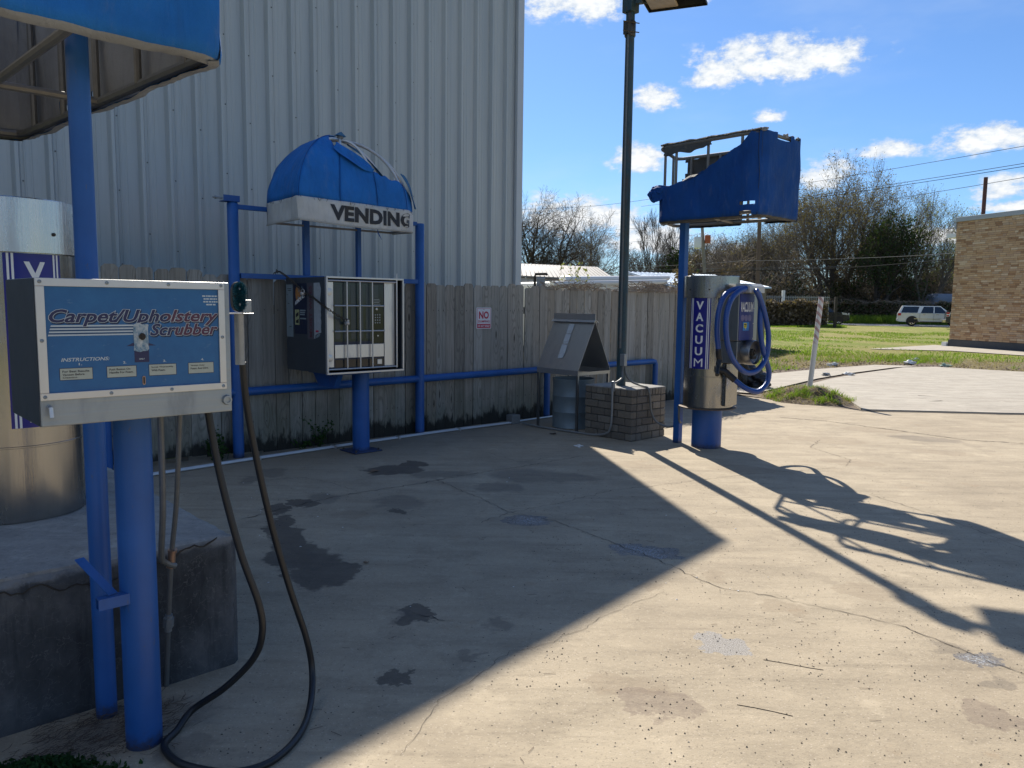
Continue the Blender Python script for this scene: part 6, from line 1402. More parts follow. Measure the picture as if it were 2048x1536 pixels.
# ------------------------------------------------------------------ vehicles
M_SILVER = simple('silver_paint', (.66, .66, .64), .25, .35, .04, 2, spec=.6); M_CARBLK = simple('black_car_paint', (.012, .012, .014), .18, 0, .2, 2, spec=.7); M_CARGRY = simple('dark_grey_car_paint', (.045, .047, .052), .25, .3, .1, 2, spec=.6)
M_CARWIN = simple('tinted_window', (.008, .012, .018), .06, 0, .2, 2, spec=.8); M_TAIL = simple('red_tail_light', (.45, .012, .015), .2, 0, .1, 8); M_LAMP = simple('head_light', (.55, .56, .55), .12, .2, .1, 8); M_CHROME = simple('chrome', (.62, .62, .62), .18, 1, .06, 8); M_TYRE = simple('tyre_rubber', (.016, .016, .017), .85, 0, .2, 10)
def vehicle(name, label, x, y, yaw, L_, Wt, lower, cabin, mats, wheels, extras, rw=.39):
    """profile points (s, z) with s from rear to front; the body is skinned across the width with tumblehome"""
    T = thing(name, label, 'car' if name != 'pickup_truck' else 'truck', (x, y, 0), None, yaw); R_ = Matrix.Rotation(yaw, 3, 'Z'); o_ = Vector((x, y, 0))
    f = lambda s, w, z: o_+R_@Vector((s, w, z))
    mb = MB(f); n = len(lower)
    rings = [(-Wt/2, .96), (-Wt/2-.0, 1), (Wt/2, 1), (Wt/2, .96)]
    prof = lower; vs = []
    for w, k in ((-Wt/2+.06, .985), (-Wt/2, .97), (Wt/2, .97), (Wt/2-.06, .985)):
        cx = L_/2; 
        for s, z in prof: e = 0 if abs(w) < Wt/2-.01 else .03; vs.append(f(cx+(s-cx)*(1-e*.3), w, .75+(z-.75)*(1-e*.8)))
    m = n; mb.add(vs, [tuple(range(m))[::-1], tuple(range(3*m, 4*m))]+[(r_*m+i, r_*m+(i+1) % m, (r_+1)*m+(i+1) % m, (r_+1)*m+i) for r_ in range(3) for i in range(m)])
    mb.build('body', mats, T, smooth=True, auto=40)
    if cabin:
        base, top, inset = cabin; vs = []
        bz, tz = base[0][1], top[0][1]
        mb = MB(f)
        for w, P_ in ((-Wt/2+.03, base), (-Wt/2+inset, top), (Wt/2-inset, top), (Wt/2-.03, base)): vs += [f(s, w, z) for s, z in P_]
        k = len(base); mb.add(vs, [tuple(range(k)) + tuple(range(2*k-1, k-1, -1))]+[tuple(range(3*k, 4*k))+tuple(range(3*k-1, 2*k-1, -1))]+[(k+i, k+i+1, 2*k+i+1, 2*k+i) for i in range(k-1)]+[(0, k, 2*k, 3*k), (k-1, 2*k-1, 3*k-1, 4*k-1)])
        mb.build('cabin', mats, T, smooth=True, auto=30)
    for s in wheels:
        for sd in (-1, 1):
            w = sd*(Wt/2-.12); mb = MB(f); 
            prof_ = [(rw*.62, -.10), (rw*.94, -.11), (rw, -.06), (rw, .06), (rw*.94, .11), (rw*.62, .10)]
            vs = []; nn = 24
            for r_, h_ in prof_:
                for k in range(nn): a = 2*PI*k/nn; vs.append(f(s+r_*math.cos(a), w+h_, rw+r_*math.sin(a)))
            mb.add(vs, [(i*nn+k, i*nn+(k+1) % nn, (i+1)*nn+(k+1) % nn, (i+1)*nn+k) for i in range(len(prof_)-1) for k in range(nn)])
            wh = mb.build('wheel', M_TYRE, T, smooth=True)
            mb = MB(f); 
            for k in range(6):
                a = 2*PI*k/6; b0_, b1_ = a-.16, a+.16
                mb.add([f(s+rw*.12*math.cos(b0_*3), w+sd*.09, rw+rw*.12*math.sin(b0_*3)), f(s+rw*.60*math.cos(b0_), w+sd*.10, rw+rw*.60*math.sin(b0_)), f(s+rw*.60*math.cos(b1_), w+sd*.10, rw+rw*.60*math.sin(b1_)), f(s+rw*.12*math.cos(b1_*3), w+sd*.09, rw+rw*.12*math.sin(b1_*3))], [(0, 1, 2, 3)])
            for r0_, r1_, off in ((rw*.57, rw*.64, .102), (0.001, rw*.16, .105)):
                vs = [f(s+q*math.cos(2*PI*k/18), w+sd*off, rw+q*math.sin(2*PI*k/18)) for q in (r0_, r1_) for k in range(18)]; mb.add(vs, [(k, (k+1) % 18, 18+(k+1) % 18, 18+k) for k in range(18)])
            mb.build('rim', M_CHROME, wh, fixn=False)
            mb = MB(f); mb.add([f(s+rw*.62*math.cos(2*PI*k/18), w+sd*.06, rw+rw*.62*math.sin(2*PI*k/18)) for k in range(18)], [tuple(range(18))]); mb.build('wheel_well', M_CRACK, wh)
            mb = MB(f); mb.add([f(s+rw*1.17*math.cos(2*PI*k/24), sd*(Wt/2+.002), max(.30, rw+.02+rw*1.17*math.sin(2*PI*k/24))) for k in range(24)], [tuple(range(24))]); mb.build('wheel_arch', M_CRACK, T)
    def panel(nm, pts, mat, w=None, side=-1, d=.006, par=None):
        mb = MB(f); ww = side*(Wt/2+d) if w is None else w
        mb.add([f(s, ww if not isinstance(ww, (list, tuple)) else ww[i], z) for i, (s, z) in enumerate(pts)], [tuple(range(len(pts)))]); return mb.build(nm, mat, par or T)
    extras(T, f, panel); return T
W2 = 2.0
def suv_x(T, f, panel):
    ins = lambda z: -(W2/2-.03-(z-1.12)/(1.78-1.12)*.14+.006)
    def win(pts, nm='window', mat=M_CARWIN):
        mb = MB(f); mb.add([f(s, ins(z)-.0, z) for s, z in pts], [tuple(range(len(pts)))]); mb.build(nm, mat, T)
        mb = MB(f); mb.add([f(s, -ins(z), z) for s, z in pts], [tuple(range(len(pts)))]); mb.build(nm, mat, T)
    win([(.25, 1.16), (1.55, 1.16), (1.68, 1.70), (.46, 1.70)]); win([(1.80, 1.14), (2.78, 1.14), (2.78, 1.70), (2.02, 1.70)]); win([(2.86, 1.14), (3.86, 1.14), (3.30, 1.69), (2.86, 1.70)])
    panel('tail_light', [(.0, .90), (.26, .92), (.28, 1.13), (.04, 1.12)], M_TAIL); panel('head_light', [(5.2, .82), (5.5, .80), (5.46, .98), (5.1, 1.0)], M_LAMP)
    panel('side_moulding', [(1.3, .62), (4.35, .62), (4.35, .67), (1.3, .67)], M_CHROME, d=.012); panel('sill', [(1.3, .33), (4.4, .33), (4.4, .42), (1.3, .42)], M_CARBLK, d=.014)
    for s in (1.74, 2.82, 3.95): panel('door_seam', [(s, .48), (s+.015, .48), (s+.015, 1.12), (s, 1.12)], M_CARBLK)
    for s in (1.95, 3.0): panel('door_handle', [(s, 1.0), (s+.2, 1.0), (s+.2, 1.04), (s, 1.04)], M_CHROME, d=.03)
    for w in (-.75, .75):
        mb = MB(f); mb.tube([(.6, w, 1.83), (.75, w, 1.88), (3.0, w, 1.88), (3.2, w, 1.83)], .022, 6); mb.build('roof_rail', M_CARBLK, T)
    mb = MB(f); mb.box(-.03, .12, -.93, .93, .42, .66); mb.build('rear_bumper', M_SILVER, T, bevel=.04)
    mb = MB(f); mb.add([f(.115, w, z) for w, z in ((-.78, 1.17), (.78, 1.17))]+[f(.34, w, z) for w, z in ((.70, 1.68), (-.70, 1.68))], [(0, 1, 2, 3)]); mb.build('rear_window', M_CARWIN, T)
SUVX, SUVY = 34.4, 69.2
vehicle('sport_utility_vehicle', 'long silver sport utility vehicle parked on the far road in front of the trees', SUVX, SUVY, -.42, 5.6, W2,
        [(.02, .45), (.0, .70), (.03, 1.13), (.2, 1.14), (4.0, 1.12), (4.4, 1.10), (5.3, 1.02), (5.55, .85), (5.6, .5), (5.45, .36), (1.0, .34), (.15, .38)],
        ([(.06, 1.13), (4.12, 1.11)], [(.38, 1.78), (.8, 1.84), (2.9, 1.83), (3.25, 1.76)][:1]+[(3.30, 1.76)], .17), M_SILVER, (1.15, 4.45), suv_x, .40)
def truck_x(T, f, panel):
    panel('tail_light', [(.02, .92), (.24, .98), (.30, 1.26), (.03, 1.30)], M_WHITE, d=.006); panel('tail_light_lens', [(.03, 1.14), (.22, 1.14), (.26, 1.26), (.03, 1.29)], M_TAIL, d=.010); panel('tail_light_lens', [(.03, .95), (.20, .99), (.22, 1.08), (.03, 1.06)], M_TAIL, d=.010)
    mb = MB(f); mb.box(-.22, .02, -.92, .92, .50, .74); mb.build('rear_bumper', M_CHROME, T, bevel=.03)
    mb = MB(f); mb.box(.02, 1.7, -.98, -.92, 1.325, 1.36); mb.build('bed_rail', M_CARBLK, T)
vehicle('pickup_truck', 'dark grey pickup truck tail poking out from behind the brick building', 33.9, 60.6, -.45, 5.6, 2.0,
        [(.02, .55), (.0, .80), (.02, 1.32), (1.9, 1.32), (1.95, 1.9), (3.6, 1.9), (4.1, 1.35), (5.4, 1.2), (5.6, .9), (5.6, .5), (5.4, .4), (.2, .46)], None, M_CARGRY, (1.15, 4.5), truck_x, .39)
def car_x(T, f, panel):
    panel('head_light', [(4.05, .92), (4.45, .88), (4.40, 1.05), (3.95, 1.12)], M_LAMP); 
    mb = MB(f); mb.box(4.54, 4.60, -.55, .55, .70, 1.02); mb.build('grille', M_CHROME, T, bevel=.02)
    mb = MB(f); mb.box(4.50, 4.585, -.88, -.60, .88, 1.06); mb.box(4.50, 4.585, .60, .88, .88, 1.06); mb.build('head_light', M_LAMP, T, bevel=.02)
    ins = .86
    for pts in ([(.5, 1.12), (1.5, 1.12), (1.5, 1.55), (.8, 1.55)], [(1.6, 1.12), (3.2, 1.12), (2.75, 1.55), (1.6, 1.55)]):
        mb = MB(f); mb.add([f(s, -(.925-.13*(z-1.1)/.55), z) for s, z in pts], [(0, 1, 2, 3)]); mb.build('window', M_CARWIN, T)
    mb = MB(f); mb.box(4.40, 4.62, -.93, .93, .42, .62); mb.build('front_bumper', M_CARBLK, T, bevel=.05)
vehicle('dark_car', 'black car nose with pale headlight emerging behind the gate post', 26.3, 71.9, -.42, 4.6, 1.9,
        [(.0, .5), (.05, 1.1), (3.3, 1.12), (4.3, 1.05), (4.58, .85), (4.6, .45), (4.4, .32), (.2, .35)], ([(.1, 1.1), (3.5, 1.1)], [(.5, 1.66), (2.7, 1.66)], .15), M_CARBLK, (.9, 3.75), car_x, .36)
TP = thing('box_trailer', 'rounded blue grey covered trailer behind the silver car by the building', 'trailer', (48, 86, 0))
mb = MB(Wd); mb.box(43.6, 50, 80, 82.4, .6, 3.1); mb.build('body', simple('blue_grey_cover', (.16, .20, .27), .6, 0, .1, 1), TP, bevel=.5, seg=4)
for x in (44.8, 48.5): mb = MB(Wd); mb.lathe((x, 79.9, .35), [(.34, -.1), (.35, 0), (.34, .1)], 20, axis='v'); mb.build('wheel', M_TYRE, TP)

# ------------------------------------------------------------------ utility poles and wires
def upole(label, x, y, h, r, lean, mat):
    T = thing('utility_pole', label, 'utility pole', (x, y, 0), 'utility poles'); mb = MB(Wd); mb.tube([(x, y, -.2), (x+lean, y, h)], [r*1.15, r*.85], 12); mb.build('pole', mat, T, smooth=True); return T
M_UP = simple('utility_pole_wood', (.13, .09, .07), .9, 0, .25, 6)
u1 = upole('tall reddish brown utility pole under the torn canopy', 19.6, 62, 8.9, .17, -.15, M_UP)
mb = MB(Wd); mb.box(18.6, 20.4, 61.9, 62.02, 8.3, 8.42); mb.build('cross_arm', M_UP, u1)
u2 = upole('leaning grey pole with a white bucket and an orange box beside the square post', 13.9, 55, 8.2, .12, -.75, simple('grey_pole', (.22, .20, .18), .85, 0, .2, 5))
mb = MB(Wd); mb.lathe((12.92, 54.8, 5.55), [(.17, 0), (.24, .05), (.27, .75), (.24, .80)], 14); mb.build('white_bucket', M_WHITE, u2, smooth=True)
mb = MB(Wd); mb.box(13.45, 13.82, 54.75, 55.0, 5.95, 6.5); mb.build('orange_box', simple('rust_orange', (.36, .09, .035), .7, 0, .3, 6), u2, bevel=.03)
def wire(label, pts, r, mat, grp='overhead wires'):
    P = []
    for i in range(len(pts)-1):
        a, b = Vector(pts[i]), Vector(pts[i+1])
        for k in range(10): t = k/10; p = a.lerp(b, t); p.z -= 4*t*(1-t)*(b-a).length*.006; P.append(p)
    P.append(Vector(pts[-1])); mb = MB(); mb.tube(P, r, 5, raw=True); o = mb.build('power_line', mat, None, smooth=True); return tag(o, label, 'wire', grp)
ext = lambda a, b, t: tuple(Vector(a)+(Vector(b)-Vector(a))*t)
M_WIRE = simple('wire_dark', (.012, .012, .014), .95, 0, .1, 1); M_WIREL = simple('wire_pale', (.16, .16, .17), .8, 0, .1, 1)
for lab, a, b, r, m in (('highest thin wire at the upper right of the sky', (22.55, 50, 10.4), (25.74, 40, 10.01), .014, M_WIRE), ('upper wire of the close pair at the right', (23.7, 50, 9.64), (25.81, 40, 9.15), .016, M_WIRE), ('lower wire of the close pair at the right', (23.7, 50, 9.48), (25.82, 40, 9.0), .016, M_WIRE), ('lowest thin wire above the brick building roof pipe', (24.08, 50, 8.77), (25.87, 40, 8.45), .014, M_WIRE)):
    wire(lab, [ext(a, b, -3.0), ext(a, b, 2.2)], r, m)
wire('thick black cable crossing in front of the far trees to the brick building', [(2, 66, 3.9), (8.25, 60, 3.75), (15.22, 50, 3.88), (19.47, 45, 3.86), (23.5, 39, 4.2)], .030, M_WIRE)
wire('pale cable running just above the thick black cable', [(4, 66, 4.6), (9.5, 60, 4.5), (15.5, 52, 4.6), (20.0, 46, 4.45), (24, 39.5, 4.5)], .014, M_WIREL)
wire('thin wire crossing the light pole level with the low clouds', [(-4, 66, 9.3), (6.19, 60, 9.06), (10.22, 55, 9.07), (19.5, 62, 8.5)], .011, M_WIRE)
wire('thin wire below it crossing behind the light pole', [(-4, 66, 6.6), (2.79, 60, 6.83), (10.63, 55, 7.18), (19.5, 62, 8.3)], .010, M_WIREL)
wire('thin pale wire low across the bare trees', [(-4, 66, 5.8), (2.8, 60, 5.9), (10.6, 55, 6.2), (13.2, 55, 6.6)], .010, M_WIREL)
wire('very low pale wire over the shed roofs', [(-2, 40, 3.4), (6, 40, 3.35), (12, 44, 3.7), (20, 46, 4.0)], .010, M_WIREL)
# ================================================================== FOREGROUND CLUTTER AND PLANTS
SP = thing('striped_marker_pole', 'leaning white pipe with faded red spiral stripes standing on a weedy dirt mound', 'pole', (5.08, 13.05, .1))
m, N, b, P = new_mat('white_pipe_faded_stripes')
sx = N('ShaderNodeSeparateXYZ', None, Vector=P); w_ = N.m('FRACT', N.m('ADD', N.m('MULTIPLY', sx.outputs[2], 7.2), N.m('MULTIPLY', sx.outputs[0], 9.0)))
nn_ = N.noise(P, 30, 4, .7); sm = N.m('MULTIPLY', N.m('MULTIPLY', N.step(w_, .54, .60), N.step(sx.outputs[2], .92, 1.0)), N.m('ADD', .45, N.m('MULTIPLY', nn_, .5)))
N.put(b.inputs['Base Color'], N.mix(sm, N.mix(nn_, (.58, .56, .52), (.68, .67, .63)), (.34, .13, .10))); b.inputs['Roughness'].default_value = .5
tp_ = Vector((5.14+.055, 13.05, 1.73))
mb = MB(Wd); mb.tube([Vector((5.06, 13.05, 0)), tp_], [.042, .042], 20, raw=True, caps=False); mb.tube([tp_-Vector((0, 0, .01)), tp_], [.034, .0338], 20, raw=True, caps=False)
o = mb.build('pipe', m, SP, smooth=True); mb = MB(Wd); mb.lathe((tp_.x, tp_.y, tp_.z), [(.042, -.004), (.042, .002), (.033, .002), (.033, -.04), (.0, -.04)], 20, caps=False); mb.build('open_end', simple('pipe_rim_rust', (.20, .15, .12), .8, 0, .3, 30), SP, smooth=True)

from mathutils import noise as mnoise
def mound(name, cx, cy, rx, ry, h, mat, seed):
    n = 46; vs = []; fs = []
    for j in range(n+1):
        for i in range(n+1):
            a, c = (i/n*2-1), (j/n*2-1); d = math.hypot(a, c); k = max(0, 1-d**1.5); x, y = cx+a*rx, cy+c*ry
            nz_ = mnoise.noise(Vector((x*2.2, y*2.2, seed)))*.5+mnoise.noise(Vector((x*7, y*7, seed)))*.30+mnoise.noise(Vector((x*23, y*23, seed)))*.14
            vs.append((x, y, -.035+h*k*(.8+nz_)+(.02*nz_ if k > 0 else -.02)))
    fs = [v for j in range(n) for i in range(n) for v in (j*(n+1)+i, j*(n+1)+i+1, (j+1)*(n+1)+i+1, (j+1)*(n+1)+i)]
    o = fast_mesh(name, vs, fs, 4, mat, None, smooth=True); o['kind'] = 'structure'; return vs
mv = mound('dirt_mound', 5.02, 13.0, .78, .95, .27, M_SOIL, 3)
def blades(name, pts, hmin, hmax, w, mat, seed, lean=.35, mi=None):
    rng = np.random.default_rng(seed); P_ = np.array(pts); n = len(P_); h = rng.uniform(hmin, hmax, (n, 1)); a = rng.uniform(0, 2*PI, n); d = np.stack([np.cos(a), np.sin(a), np.zeros(n)], 1)*w*rng.uniform(.6, 1.4, (n, 1))
    t = np.stack([rng.normal(0, lean, n), rng.normal(0, lean, n), np.ones(n)], 1)*h; t2 = t.copy(); t2[:, :2] *= 1.9; t2[:, 2] *= 1.0
    mid = P_+t*.55; tip = P_+np.stack([t[:, 0]*1.5, t[:, 1]*1.5, t[:, 2]], 1)
    V_ = np.stack([P_-d, P_+d, mid+d*.7, mid-d*.7, tip], 1).reshape(-1, 3); i = np.arange(n)*5
    F_ = np.concatenate([np.stack([i, i+1, i+2], 1), np.stack([i, i+2, i+3], 1), np.stack([i+3, i+2, i+4], 1)], 1).reshape(-1)
    return fast_mesh(name, V_, F_, 3, mat, kind='stuff')
rng = np.random.default_rng(5); mva = np.array(mv)
sel = mva[(mva[:, 2] > .0)]; idx = rng.integers(0, len(sel), 5200); pp = sel[idx]+rng.normal(0, .03, (5200, 3))*np.array([1, 1, .0]); clump = np.array([mnoise.noise(Vector((p[0]*3.2, p[1]*3.2, 1.0))) for p in pp]) > .12
blades('mound_weeds', pp[clump], .03, .11, .005, M_GRASS, 1, .5)
idx = rng.integers(0, len(sel), 3600); blades('mound_dry_straw', sel[idx]+rng.normal(0, .03, (3600, 3))*np.array([1, 1, .1]), .01, .05, .004, M_GRASS_DRY, 2, 1.6)
# rough verge between the slabs and the lawn
def scatter(n, x0, x1, y0, y1, f, seed):
    rng = np.random.default_rng(seed); x = rng.uniform(x0, x1, n); y = rng.uniform(y0, y1, n); k = np.array([f(a, c) for a, c in zip(x, y)]); return np.stack([x[k], y[k], np.full(k.sum(), -.02)], 1)
def verge_line(x): return float(np.interp(x, [3, 4.0, 5.7, 7.6, 9.9, 11.3, 12.9, 17.5, 24], [16, 16.0, 17.7, 19.4, 21.1, 20.6, 19.3, 16.8, 12]))
inside = lambda lo, hi, th, sd: (lambda x, y: lo < y-verge_line(x) < hi and mnoise.noise(Vector((x*.55, y*.55, sd)))+.5*mnoise.noise(Vector((x*1.9, y*1.9, sd))) > th)
blades('verge_grass', scatter(60000, 3.5, 21, 13, 28, inside(.3, 6.5, .24, 2.0), 3), .04, .20, .008, M_GRASS, 3, .45)
blades('verge_dry_grass', scatter(45000, 3.5, 21, 13, 27, inside(.02, 5.5, -.25, 5.0), 4), .01, .09, .006, M_GRASS_DRY, 4, 1.2)
blades('lawn_tufts', scatter(45000, 4, 30, 22, 50, lambda x, y: mnoise.noise(Vector((x*.4, y*.25, 4.0))) > -.1 and not (x > 12.5+(33-y)*.6 and y < 34), 6), .03, .09, .014, M_GRASS, 6, .5)
blades('roadside_tall_grass', scatter(60000, 27, 60, 66, 82, lambda x, y: 1.0 < y-(75.6-(x-32)*.318) < 4.6, 7), .35, 1.0, .03, M_GRASS, 7, .25)
blades('hedge_foot_grass', scatter(6000, 19.5, 26, 60, 63.5, lambda x, y: True, 8), .05, .25, .02, M_GRASS, 8, .3)
# litter, leaves and chips on the verge
rr = random.Random(12)
mb = MB(Wd)
for k in range(1500):
    x = rr.uniform(4, 17); y = verge_line(x)+abs(rr.gauss(0, 1.1))-.05; s = rr.uniform(.012, .05); a = rr.uniform(0, 6)
    mb.add([Vector((x+s*math.cos(a), y+s*math.sin(a), .0)), Vector((x+s*math.cos(a+2.1), y+s*math.sin(a+2.1), rr.uniform(.0, .03))), Vector((x+s*math.cos(a+4.2), y+s*math.sin(a+4.2), rr.uniform(.0, .04)))], [(0, 1, 2)])
mb.build('dead_leaf_litter', M_STRAW, None, kind='stuff')
def rag(label, x, y, z, s, mat, seed, cat='litter'):
    mb = MB(Wd); blob(mb, (x, y, z+s*.25), (s, s*.7, s*.38), seed, .45, 3, Wd); o = mb.build('crumpled_litter', mat, None, smooth=True, loc=Vector((x, y, 0))); tag(o, label, cat)
rag('white crumpled rag on the slab joint right of the striped pole', 7.7, 17.55, .02, .10, M_WHITE, 1); rag('grey crumpled rag left of the white one on the slab joint', 7.15, 17.45, .02, .09, M_CONDUIT, 2)
rag('white plastic scrap in the grass behind the striped pole', 8.6, 20.6, 0, .12, M_WHITE, 3); rag('pale plastic bag in the verge grass near the slab corner', 11.1, 21.5, 0, .15, M_WHITE, 4); rag('small white cup like scrap at the far verge', 12.2, 23.2, 0, .11, M_WHITE, 5)
rag('pale green crumpled wrapper at the slab corner', 11.6, 20.6, .0, .13, simple('pale_green_litter', (.30, .38, .30), .6, 0, .1, 10), 7)
TB2 = thing('rubbish_bag', 'lumpy black rubbish bag lying on the ground behind the far vacuum hose', 'rubbish', (4.62, 14.9, 0))
mb = MB(Wd); blob(mb, (4.55, 14.9, .20), (.26, .22, .24), 4, .22, 4, Wd); blob(mb, (4.78, 14.8, .13), (.20, .20, .15), 9, .3, 4, Wd); mb.build('bag', M_RUBBER, TB2, smooth=True, auto=70)
mb = MB(Wd); blob(mb, (4.42, 14.7, .28), (.12, .10, .22), 14, .3, 3, Wd); mb.build('bag_neck', M_RUBBER, TB2, smooth=True)

# vines over the fence top
def vines(label, u0, u1, seed, n, amp, grp):
    T = thing('dry_vine', label, 'vine', F((u0+u1)/2, -.2, 1.8), grp, ANG); rr = random.Random(seed); mb = MB()
    for k in range(n):
        a = rr.uniform(u0, u1); v = rr.uniform(-.28, .0); c = (a-(u0+u1)/2)/((u1-u0)/2); hmx = amp*max(.1, 1-c*c); z = 1.78+rr.uniform(0, hmx*.6); pts = [(a, v, z)]
        d = rr.choice((-1, 1))
        for j in range(6):
            a += d*rr.uniform(.03, .11); v += rr.uniform(-.05, .05); z = min(1.78+hmx, max(1.76, z+rr.uniform(-.07, .07))); pts.append((a, v, z))
        mb.tube(pts, rr.uniform(.0025, .0055), 4)
    mb.build('stems', M_DRYVINE, T, kind='stuff'); return T, rr
T, rr = vines('dry brown vine tangle on the fence left of the light pole with young green shoots', 4.35, 5.15, 4, 60, .12, None)
rng = np.random.default_rng(4); sg_ = []
leaf_c = []
for k in range(5):
    a = 4.55+.12*k; p = Vector(F(a, -.12, 1.85)); 
    for j in range(6):
        q = p+Vector((rng.normal(0, .02), 0, .045)); sg_.append((p, q, .003, .002, 0)); p = q; leaf_c += [np.array(p)+rng.normal(0, .02, 3) for _ in range(3)]
seg_mesh('green_shoot', sg_, (0, 0, 0), M_WEED, T); V_, F_ = quads(np.array(leaf_c), .022, rng); fast_mesh('shoot_leaves', V_, F_, 4, M_LEAF_PALE, T, kind='stuff')
vines('long dry vine heap on the fence right of the light pole', 5.95, 7.4, 9, 120, .15, None)
CY = thing('climber_column', 'narrow brown leafy climber standing up behind the fence left of the square blue post', 'plant', (3.9, 18, 0))
rng = np.random.default_rng(6); c = rng.normal(0, 1, (1500, 3))*np.array([.10, .10, .26])+np.array([3.75, 17, 2.0]); V_, F_ = quads(c, .035, rng); fast_mesh('leaves', V_, F_, 4, M_LEAF_BR, CY, kind='stuff'); mb = MB(Wd); mb.tube([(3.75, 17, 0), (3.76, 17, 2.3)], .03, 6); mb.build('stem', M_BARK_D, CY)

# weeds at the fence foot
def weed(label, u, v, h, w, n, seed, mat=M_WEED):
    T = thing('weed_plant', label, 'plant', F(u, v, 0), 'weeds by the fence foot', ANG); rng = np.random.default_rng(seed)
    sg_ = []; lc = []
    for k in range(max(4, int(h*22))):
        p = np.array(F(u+rng.normal(0, w*.3), v+rng.normal(0, .03), 0)); d = np.array([rng.normal(0, .3), rng.normal(0, .3), 1.0]); L_ = h*rng.uniform(.5, 1)
        for j in range(6):
            q = p+d/np.linalg.norm(d)*L_/6; sg_.append((Vector(p), Vector(q), .003, .0025, 0)); p = q; d += rng.normal(0, .25, 3)*np.array([1, 1, .4])
            lc += [p+rng.normal(0, .018, 3) for _ in range(max(1, n//60))]
    seg_mesh('stems', sg_, (0, 0, 0), M_WEED, T); V_, F_ = quads(np.array(lc), .018, rng); fast_mesh('leaves', V_, F_, 4, mat, T, kind='stuff')
weed('leafy green weed growing beside the left post of the blue pipe frame', -.42, .03, .34, .12, 360, 1)
weed('low green weed at the fence foot left of the blue vending pedestal', .42, .0, .10, .30, 160, 3)
weed('thin climbing weed on the fence just left of the vending pedestal', .68, -.03, .42, .05, 120, 5)
# deep green weed mat and pine straw at the lower left
rng = np.random.default_rng(15); c = np.stack([rng.normal(-1.50, .10, 3600), rng.normal(2.33, .055, 3600), np.zeros(3600)], 1); c[:, 2] = .075*np.exp(-((c[:, 0]+1.50)/.16)**2-((c[:, 1]-2.33)/.10)**2)*rng.uniform(.1, 1.1, 3600)+.004
V_, F_ = quads(c, .011, rng); fast_mesh('green_weed_mat', V_, F_, 4, M_MOSS, kind='stuff')
rr = random.Random(77); mb = MB(Wd)
for k in range(620):
    t = rr.random(); x = -1.66+.42*t+rr.gauss(0, .055); y = 2.62+.16*t+rr.gauss(0, .055)-(.16 if rr.random() < .55 else 0); a = rr.gauss(.75, .55); l = rr.uniform(.02, .075); z = rr.uniform(.003, .022)
    mb.tube([(x, y, z), (x+l*math.cos(a)*.5, y+l*math.sin(a)*.5, z+rr.uniform(-.003, .008)), (x+l*math.cos(a+.3), y+l*math.sin(a+.3), max(.002, z+rr.uniform(-.01, .004)))], rr.uniform(.0005, .0012), 3)
mb.build('pine_straw', M_STRAW, None, kind='stuff')
# grit, seeds and twigs over the forecourt
rng = np.random.default_rng(31); n = 5200; ang = rng.uniform(-.75, .75, n); dist = 2.0+rng.gamma(2.0, 1.6, n); x = dist*np.sin(ang)*1.05+.4; y = dist*np.cos(ang)
k = (y < 9) & (y > 1.9) & ~((x < -1.05) & (y < 3.6)); x, y = x[k], y[k]
dens = np.array([mnoise.noise(Vector((a*.9, c*.9, 3.0))) for a, c in zip(x, y)])+.5*(x > .1); k = dens > .12; x, y = x[k], y[k]; s = rng.uniform(.0012, .0042, len(x))
a = rng.uniform(0, 6.28, len(x)); V_ = []
for j, (dz, r_) in enumerate(((0, 1), (0, 1), (0, 1), (1.1, 0))):
    V_.append(np.stack([x+s*r_*np.cos(a+j*2.09)*1.3, y+s*r_*np.sin(a+j*2.09), .001+s*dz], 1))
V_ = np.stack(V_, 1).reshape(-1, 3); i = np.arange(len(x))*4; F_ = np.concatenate([np.stack([i, i+1, i+3], 1), np.stack([i+1, i+2, i+3], 1), np.stack([i+2, i, i+3], 1)], 1).reshape(-1)
mi = np.repeat((rng.uniform(0, 1, len(x)) < .12).astype(int), 3); fast_mesh('forecourt_grit', V_, F_, 3, [M_CRACK, M_CONC2], kind='stuff', mi=mi)
mb = MB(Wd); rr = random.Random(44)
for k in range(90):
    x, y = rr.uniform(-.8, 2.6), rr.uniform(2.3, 6.5); a = rr.gauss(-.5, .8); l = rr.uniform(.015, .06); mb.tube([(x, y, .003), (x+l*math.cos(a), y+l*math.sin(a), .004)], .0009, 3)
mb.build('twig_bits', M_STRAW, None, kind='stuff')
for lab, pts in (('longest thin twig lying on the sunlit concrete', [(.90, 2.88), (.96, 2.86), (1.03, 2.83), (1.09, 2.80)]), ('thin straight twig right of the pale round patch', [(1.13, 3.27), (1.21, 3.24), (1.30, 3.20), (1.36, 3.18)]), ('small forked twig at the bottom edge of the sunlit concrete', [(.28, 2.42), (.33, 2.41), (.37, 2.44)])):
    mb = MB(Wd); mb.tube([(a, c, .0014) for i, (a, c) in enumerate(pts)], .0012, 5); tag(mb.build('twig', M_STRAW, None, smooth=True, loc=Vector((pts[0][0], pts[0][1], 0))), lab, 'twig')
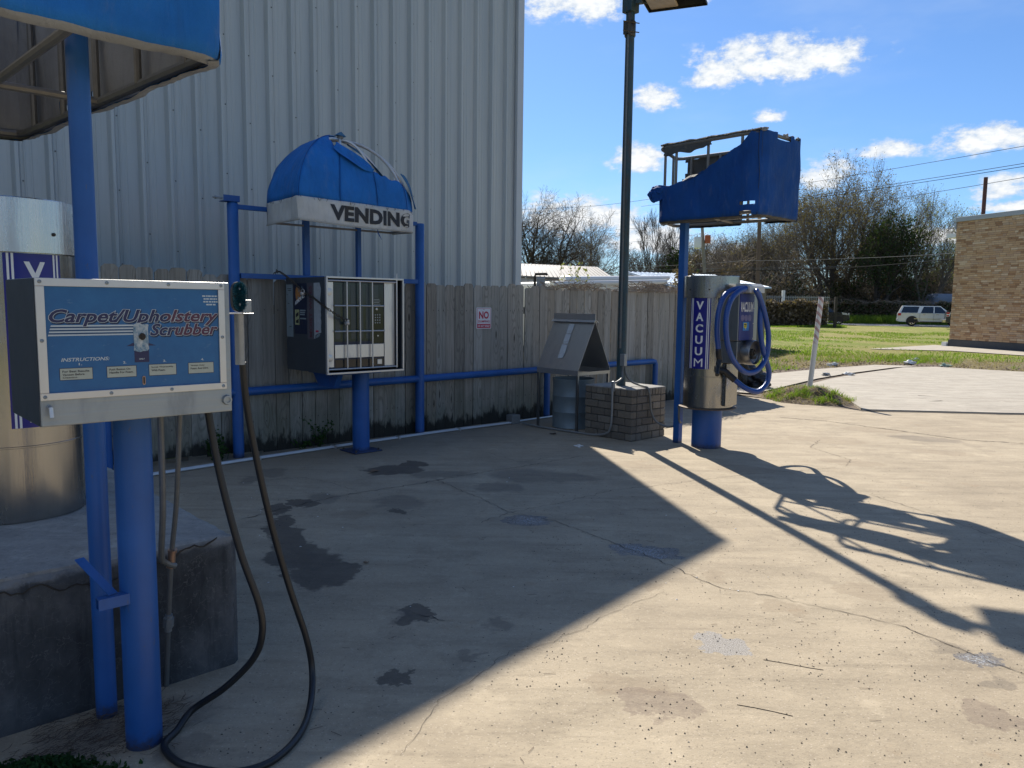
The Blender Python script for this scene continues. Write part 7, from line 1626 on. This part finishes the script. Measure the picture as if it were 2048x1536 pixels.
def leaf(label, x, y, s, seed, mat=None):
    rr = random.Random(seed); c = []; n = 18
    for k in range(n): a = 2*PI*k/n; r_ = s*(.62+.38*abs(math.sin(a*2.5))); c.append(Vector((x+r_*math.cos(a), y+r_*.7*math.sin(a), .006+.010*abs(math.cos(a*1.5+seed)))))
    mb = MB(Wd); mb.add(c+[Vector((x, y, .004))], [(k, (k+1) % n, n) for k in range(n)]); tag(mb.build('dry_leaf', mat or M_STRAW, None, smooth=True, loc=Vector((x, y, 0))), label, 'leaf')
leaf('large dry brown leaf near the foot of the vending pedestal', -1.27, 6.98, .055, 1, simple('tan_leaf', (.20, .13, .08), .8, 0, .2, 20)); leaf('dark brown leaf in front of the bin hood', .50, 9.15, .05, 2); leaf('small curled tan leaf alone on the shaded concrete', -.86, 4.42+.05, .02, 3, simple('tan_leaf_b', (.24, .17, .11), .8, 0, .2, 20))
rag('white paper scrap on concrete in front of the brick plinth', .74, 8.35, .0, .035, M_WHITE, 21)
mb = MB(Wd); rr = random.Random(9)
for k in range(26):
    x, y = rr.choice([(-1.45, 4.9), (-1.38, 4.85), (1.5, 5.5), (-.3, 4.0), (.9, 4.3), (-1.9, 6.1), (.2, 7.2)]); x += rr.gauss(0, .35); y += rr.gauss(0, .35); s = rr.uniform(.002, .005); blob(mb, (x, y, .003), (s*1.5, s, s*.5), k, .3, 1, Wd)
mb.build('pale_chips', M_WHITE, None, kind='stuff')
mb = MB(Wd)
for x, y, a in ((6.9, 12.7, .3), (7.5, 13.4, 2.6)): mb.add([Vector((x, y, .024)), Vector((x+.35*math.cos(a), y+.35*math.sin(a), .024)), Vector((x+.33*math.cos(a+.12), y+.33*math.sin(a+.12), .024))], [(0, 1, 2)])
mb.build('tar_streak', M_CRACK, None, kind='stuff')
# dirt line at the raised slab edge
mb = MB(Wd); rr = random.Random(2); P0 = [(5.3, 11.60), (6.4, 11.50), (7.44, 11.38), (9.8, 11.31), (12, 11.31)]
for i in range(len(P0)-1):
    a, c = Vector((*P0[i], 0)), Vector((*P0[i+1], 0))
    for k in range(14):
        p, q = a.lerp(c, k/14), a.lerp(c, (k+1)/14); w = .03+.03*rr.random(); mb.add([p+Vector((0, .04, .006)), p+Vector((0, -w, .004)), q+Vector((0, -w, .004)), q+Vector((0, .04, .006))], [(0, 1, 2, 3)])
mb.build('edge_dirt', M_CRACK, None, kind='stuff')
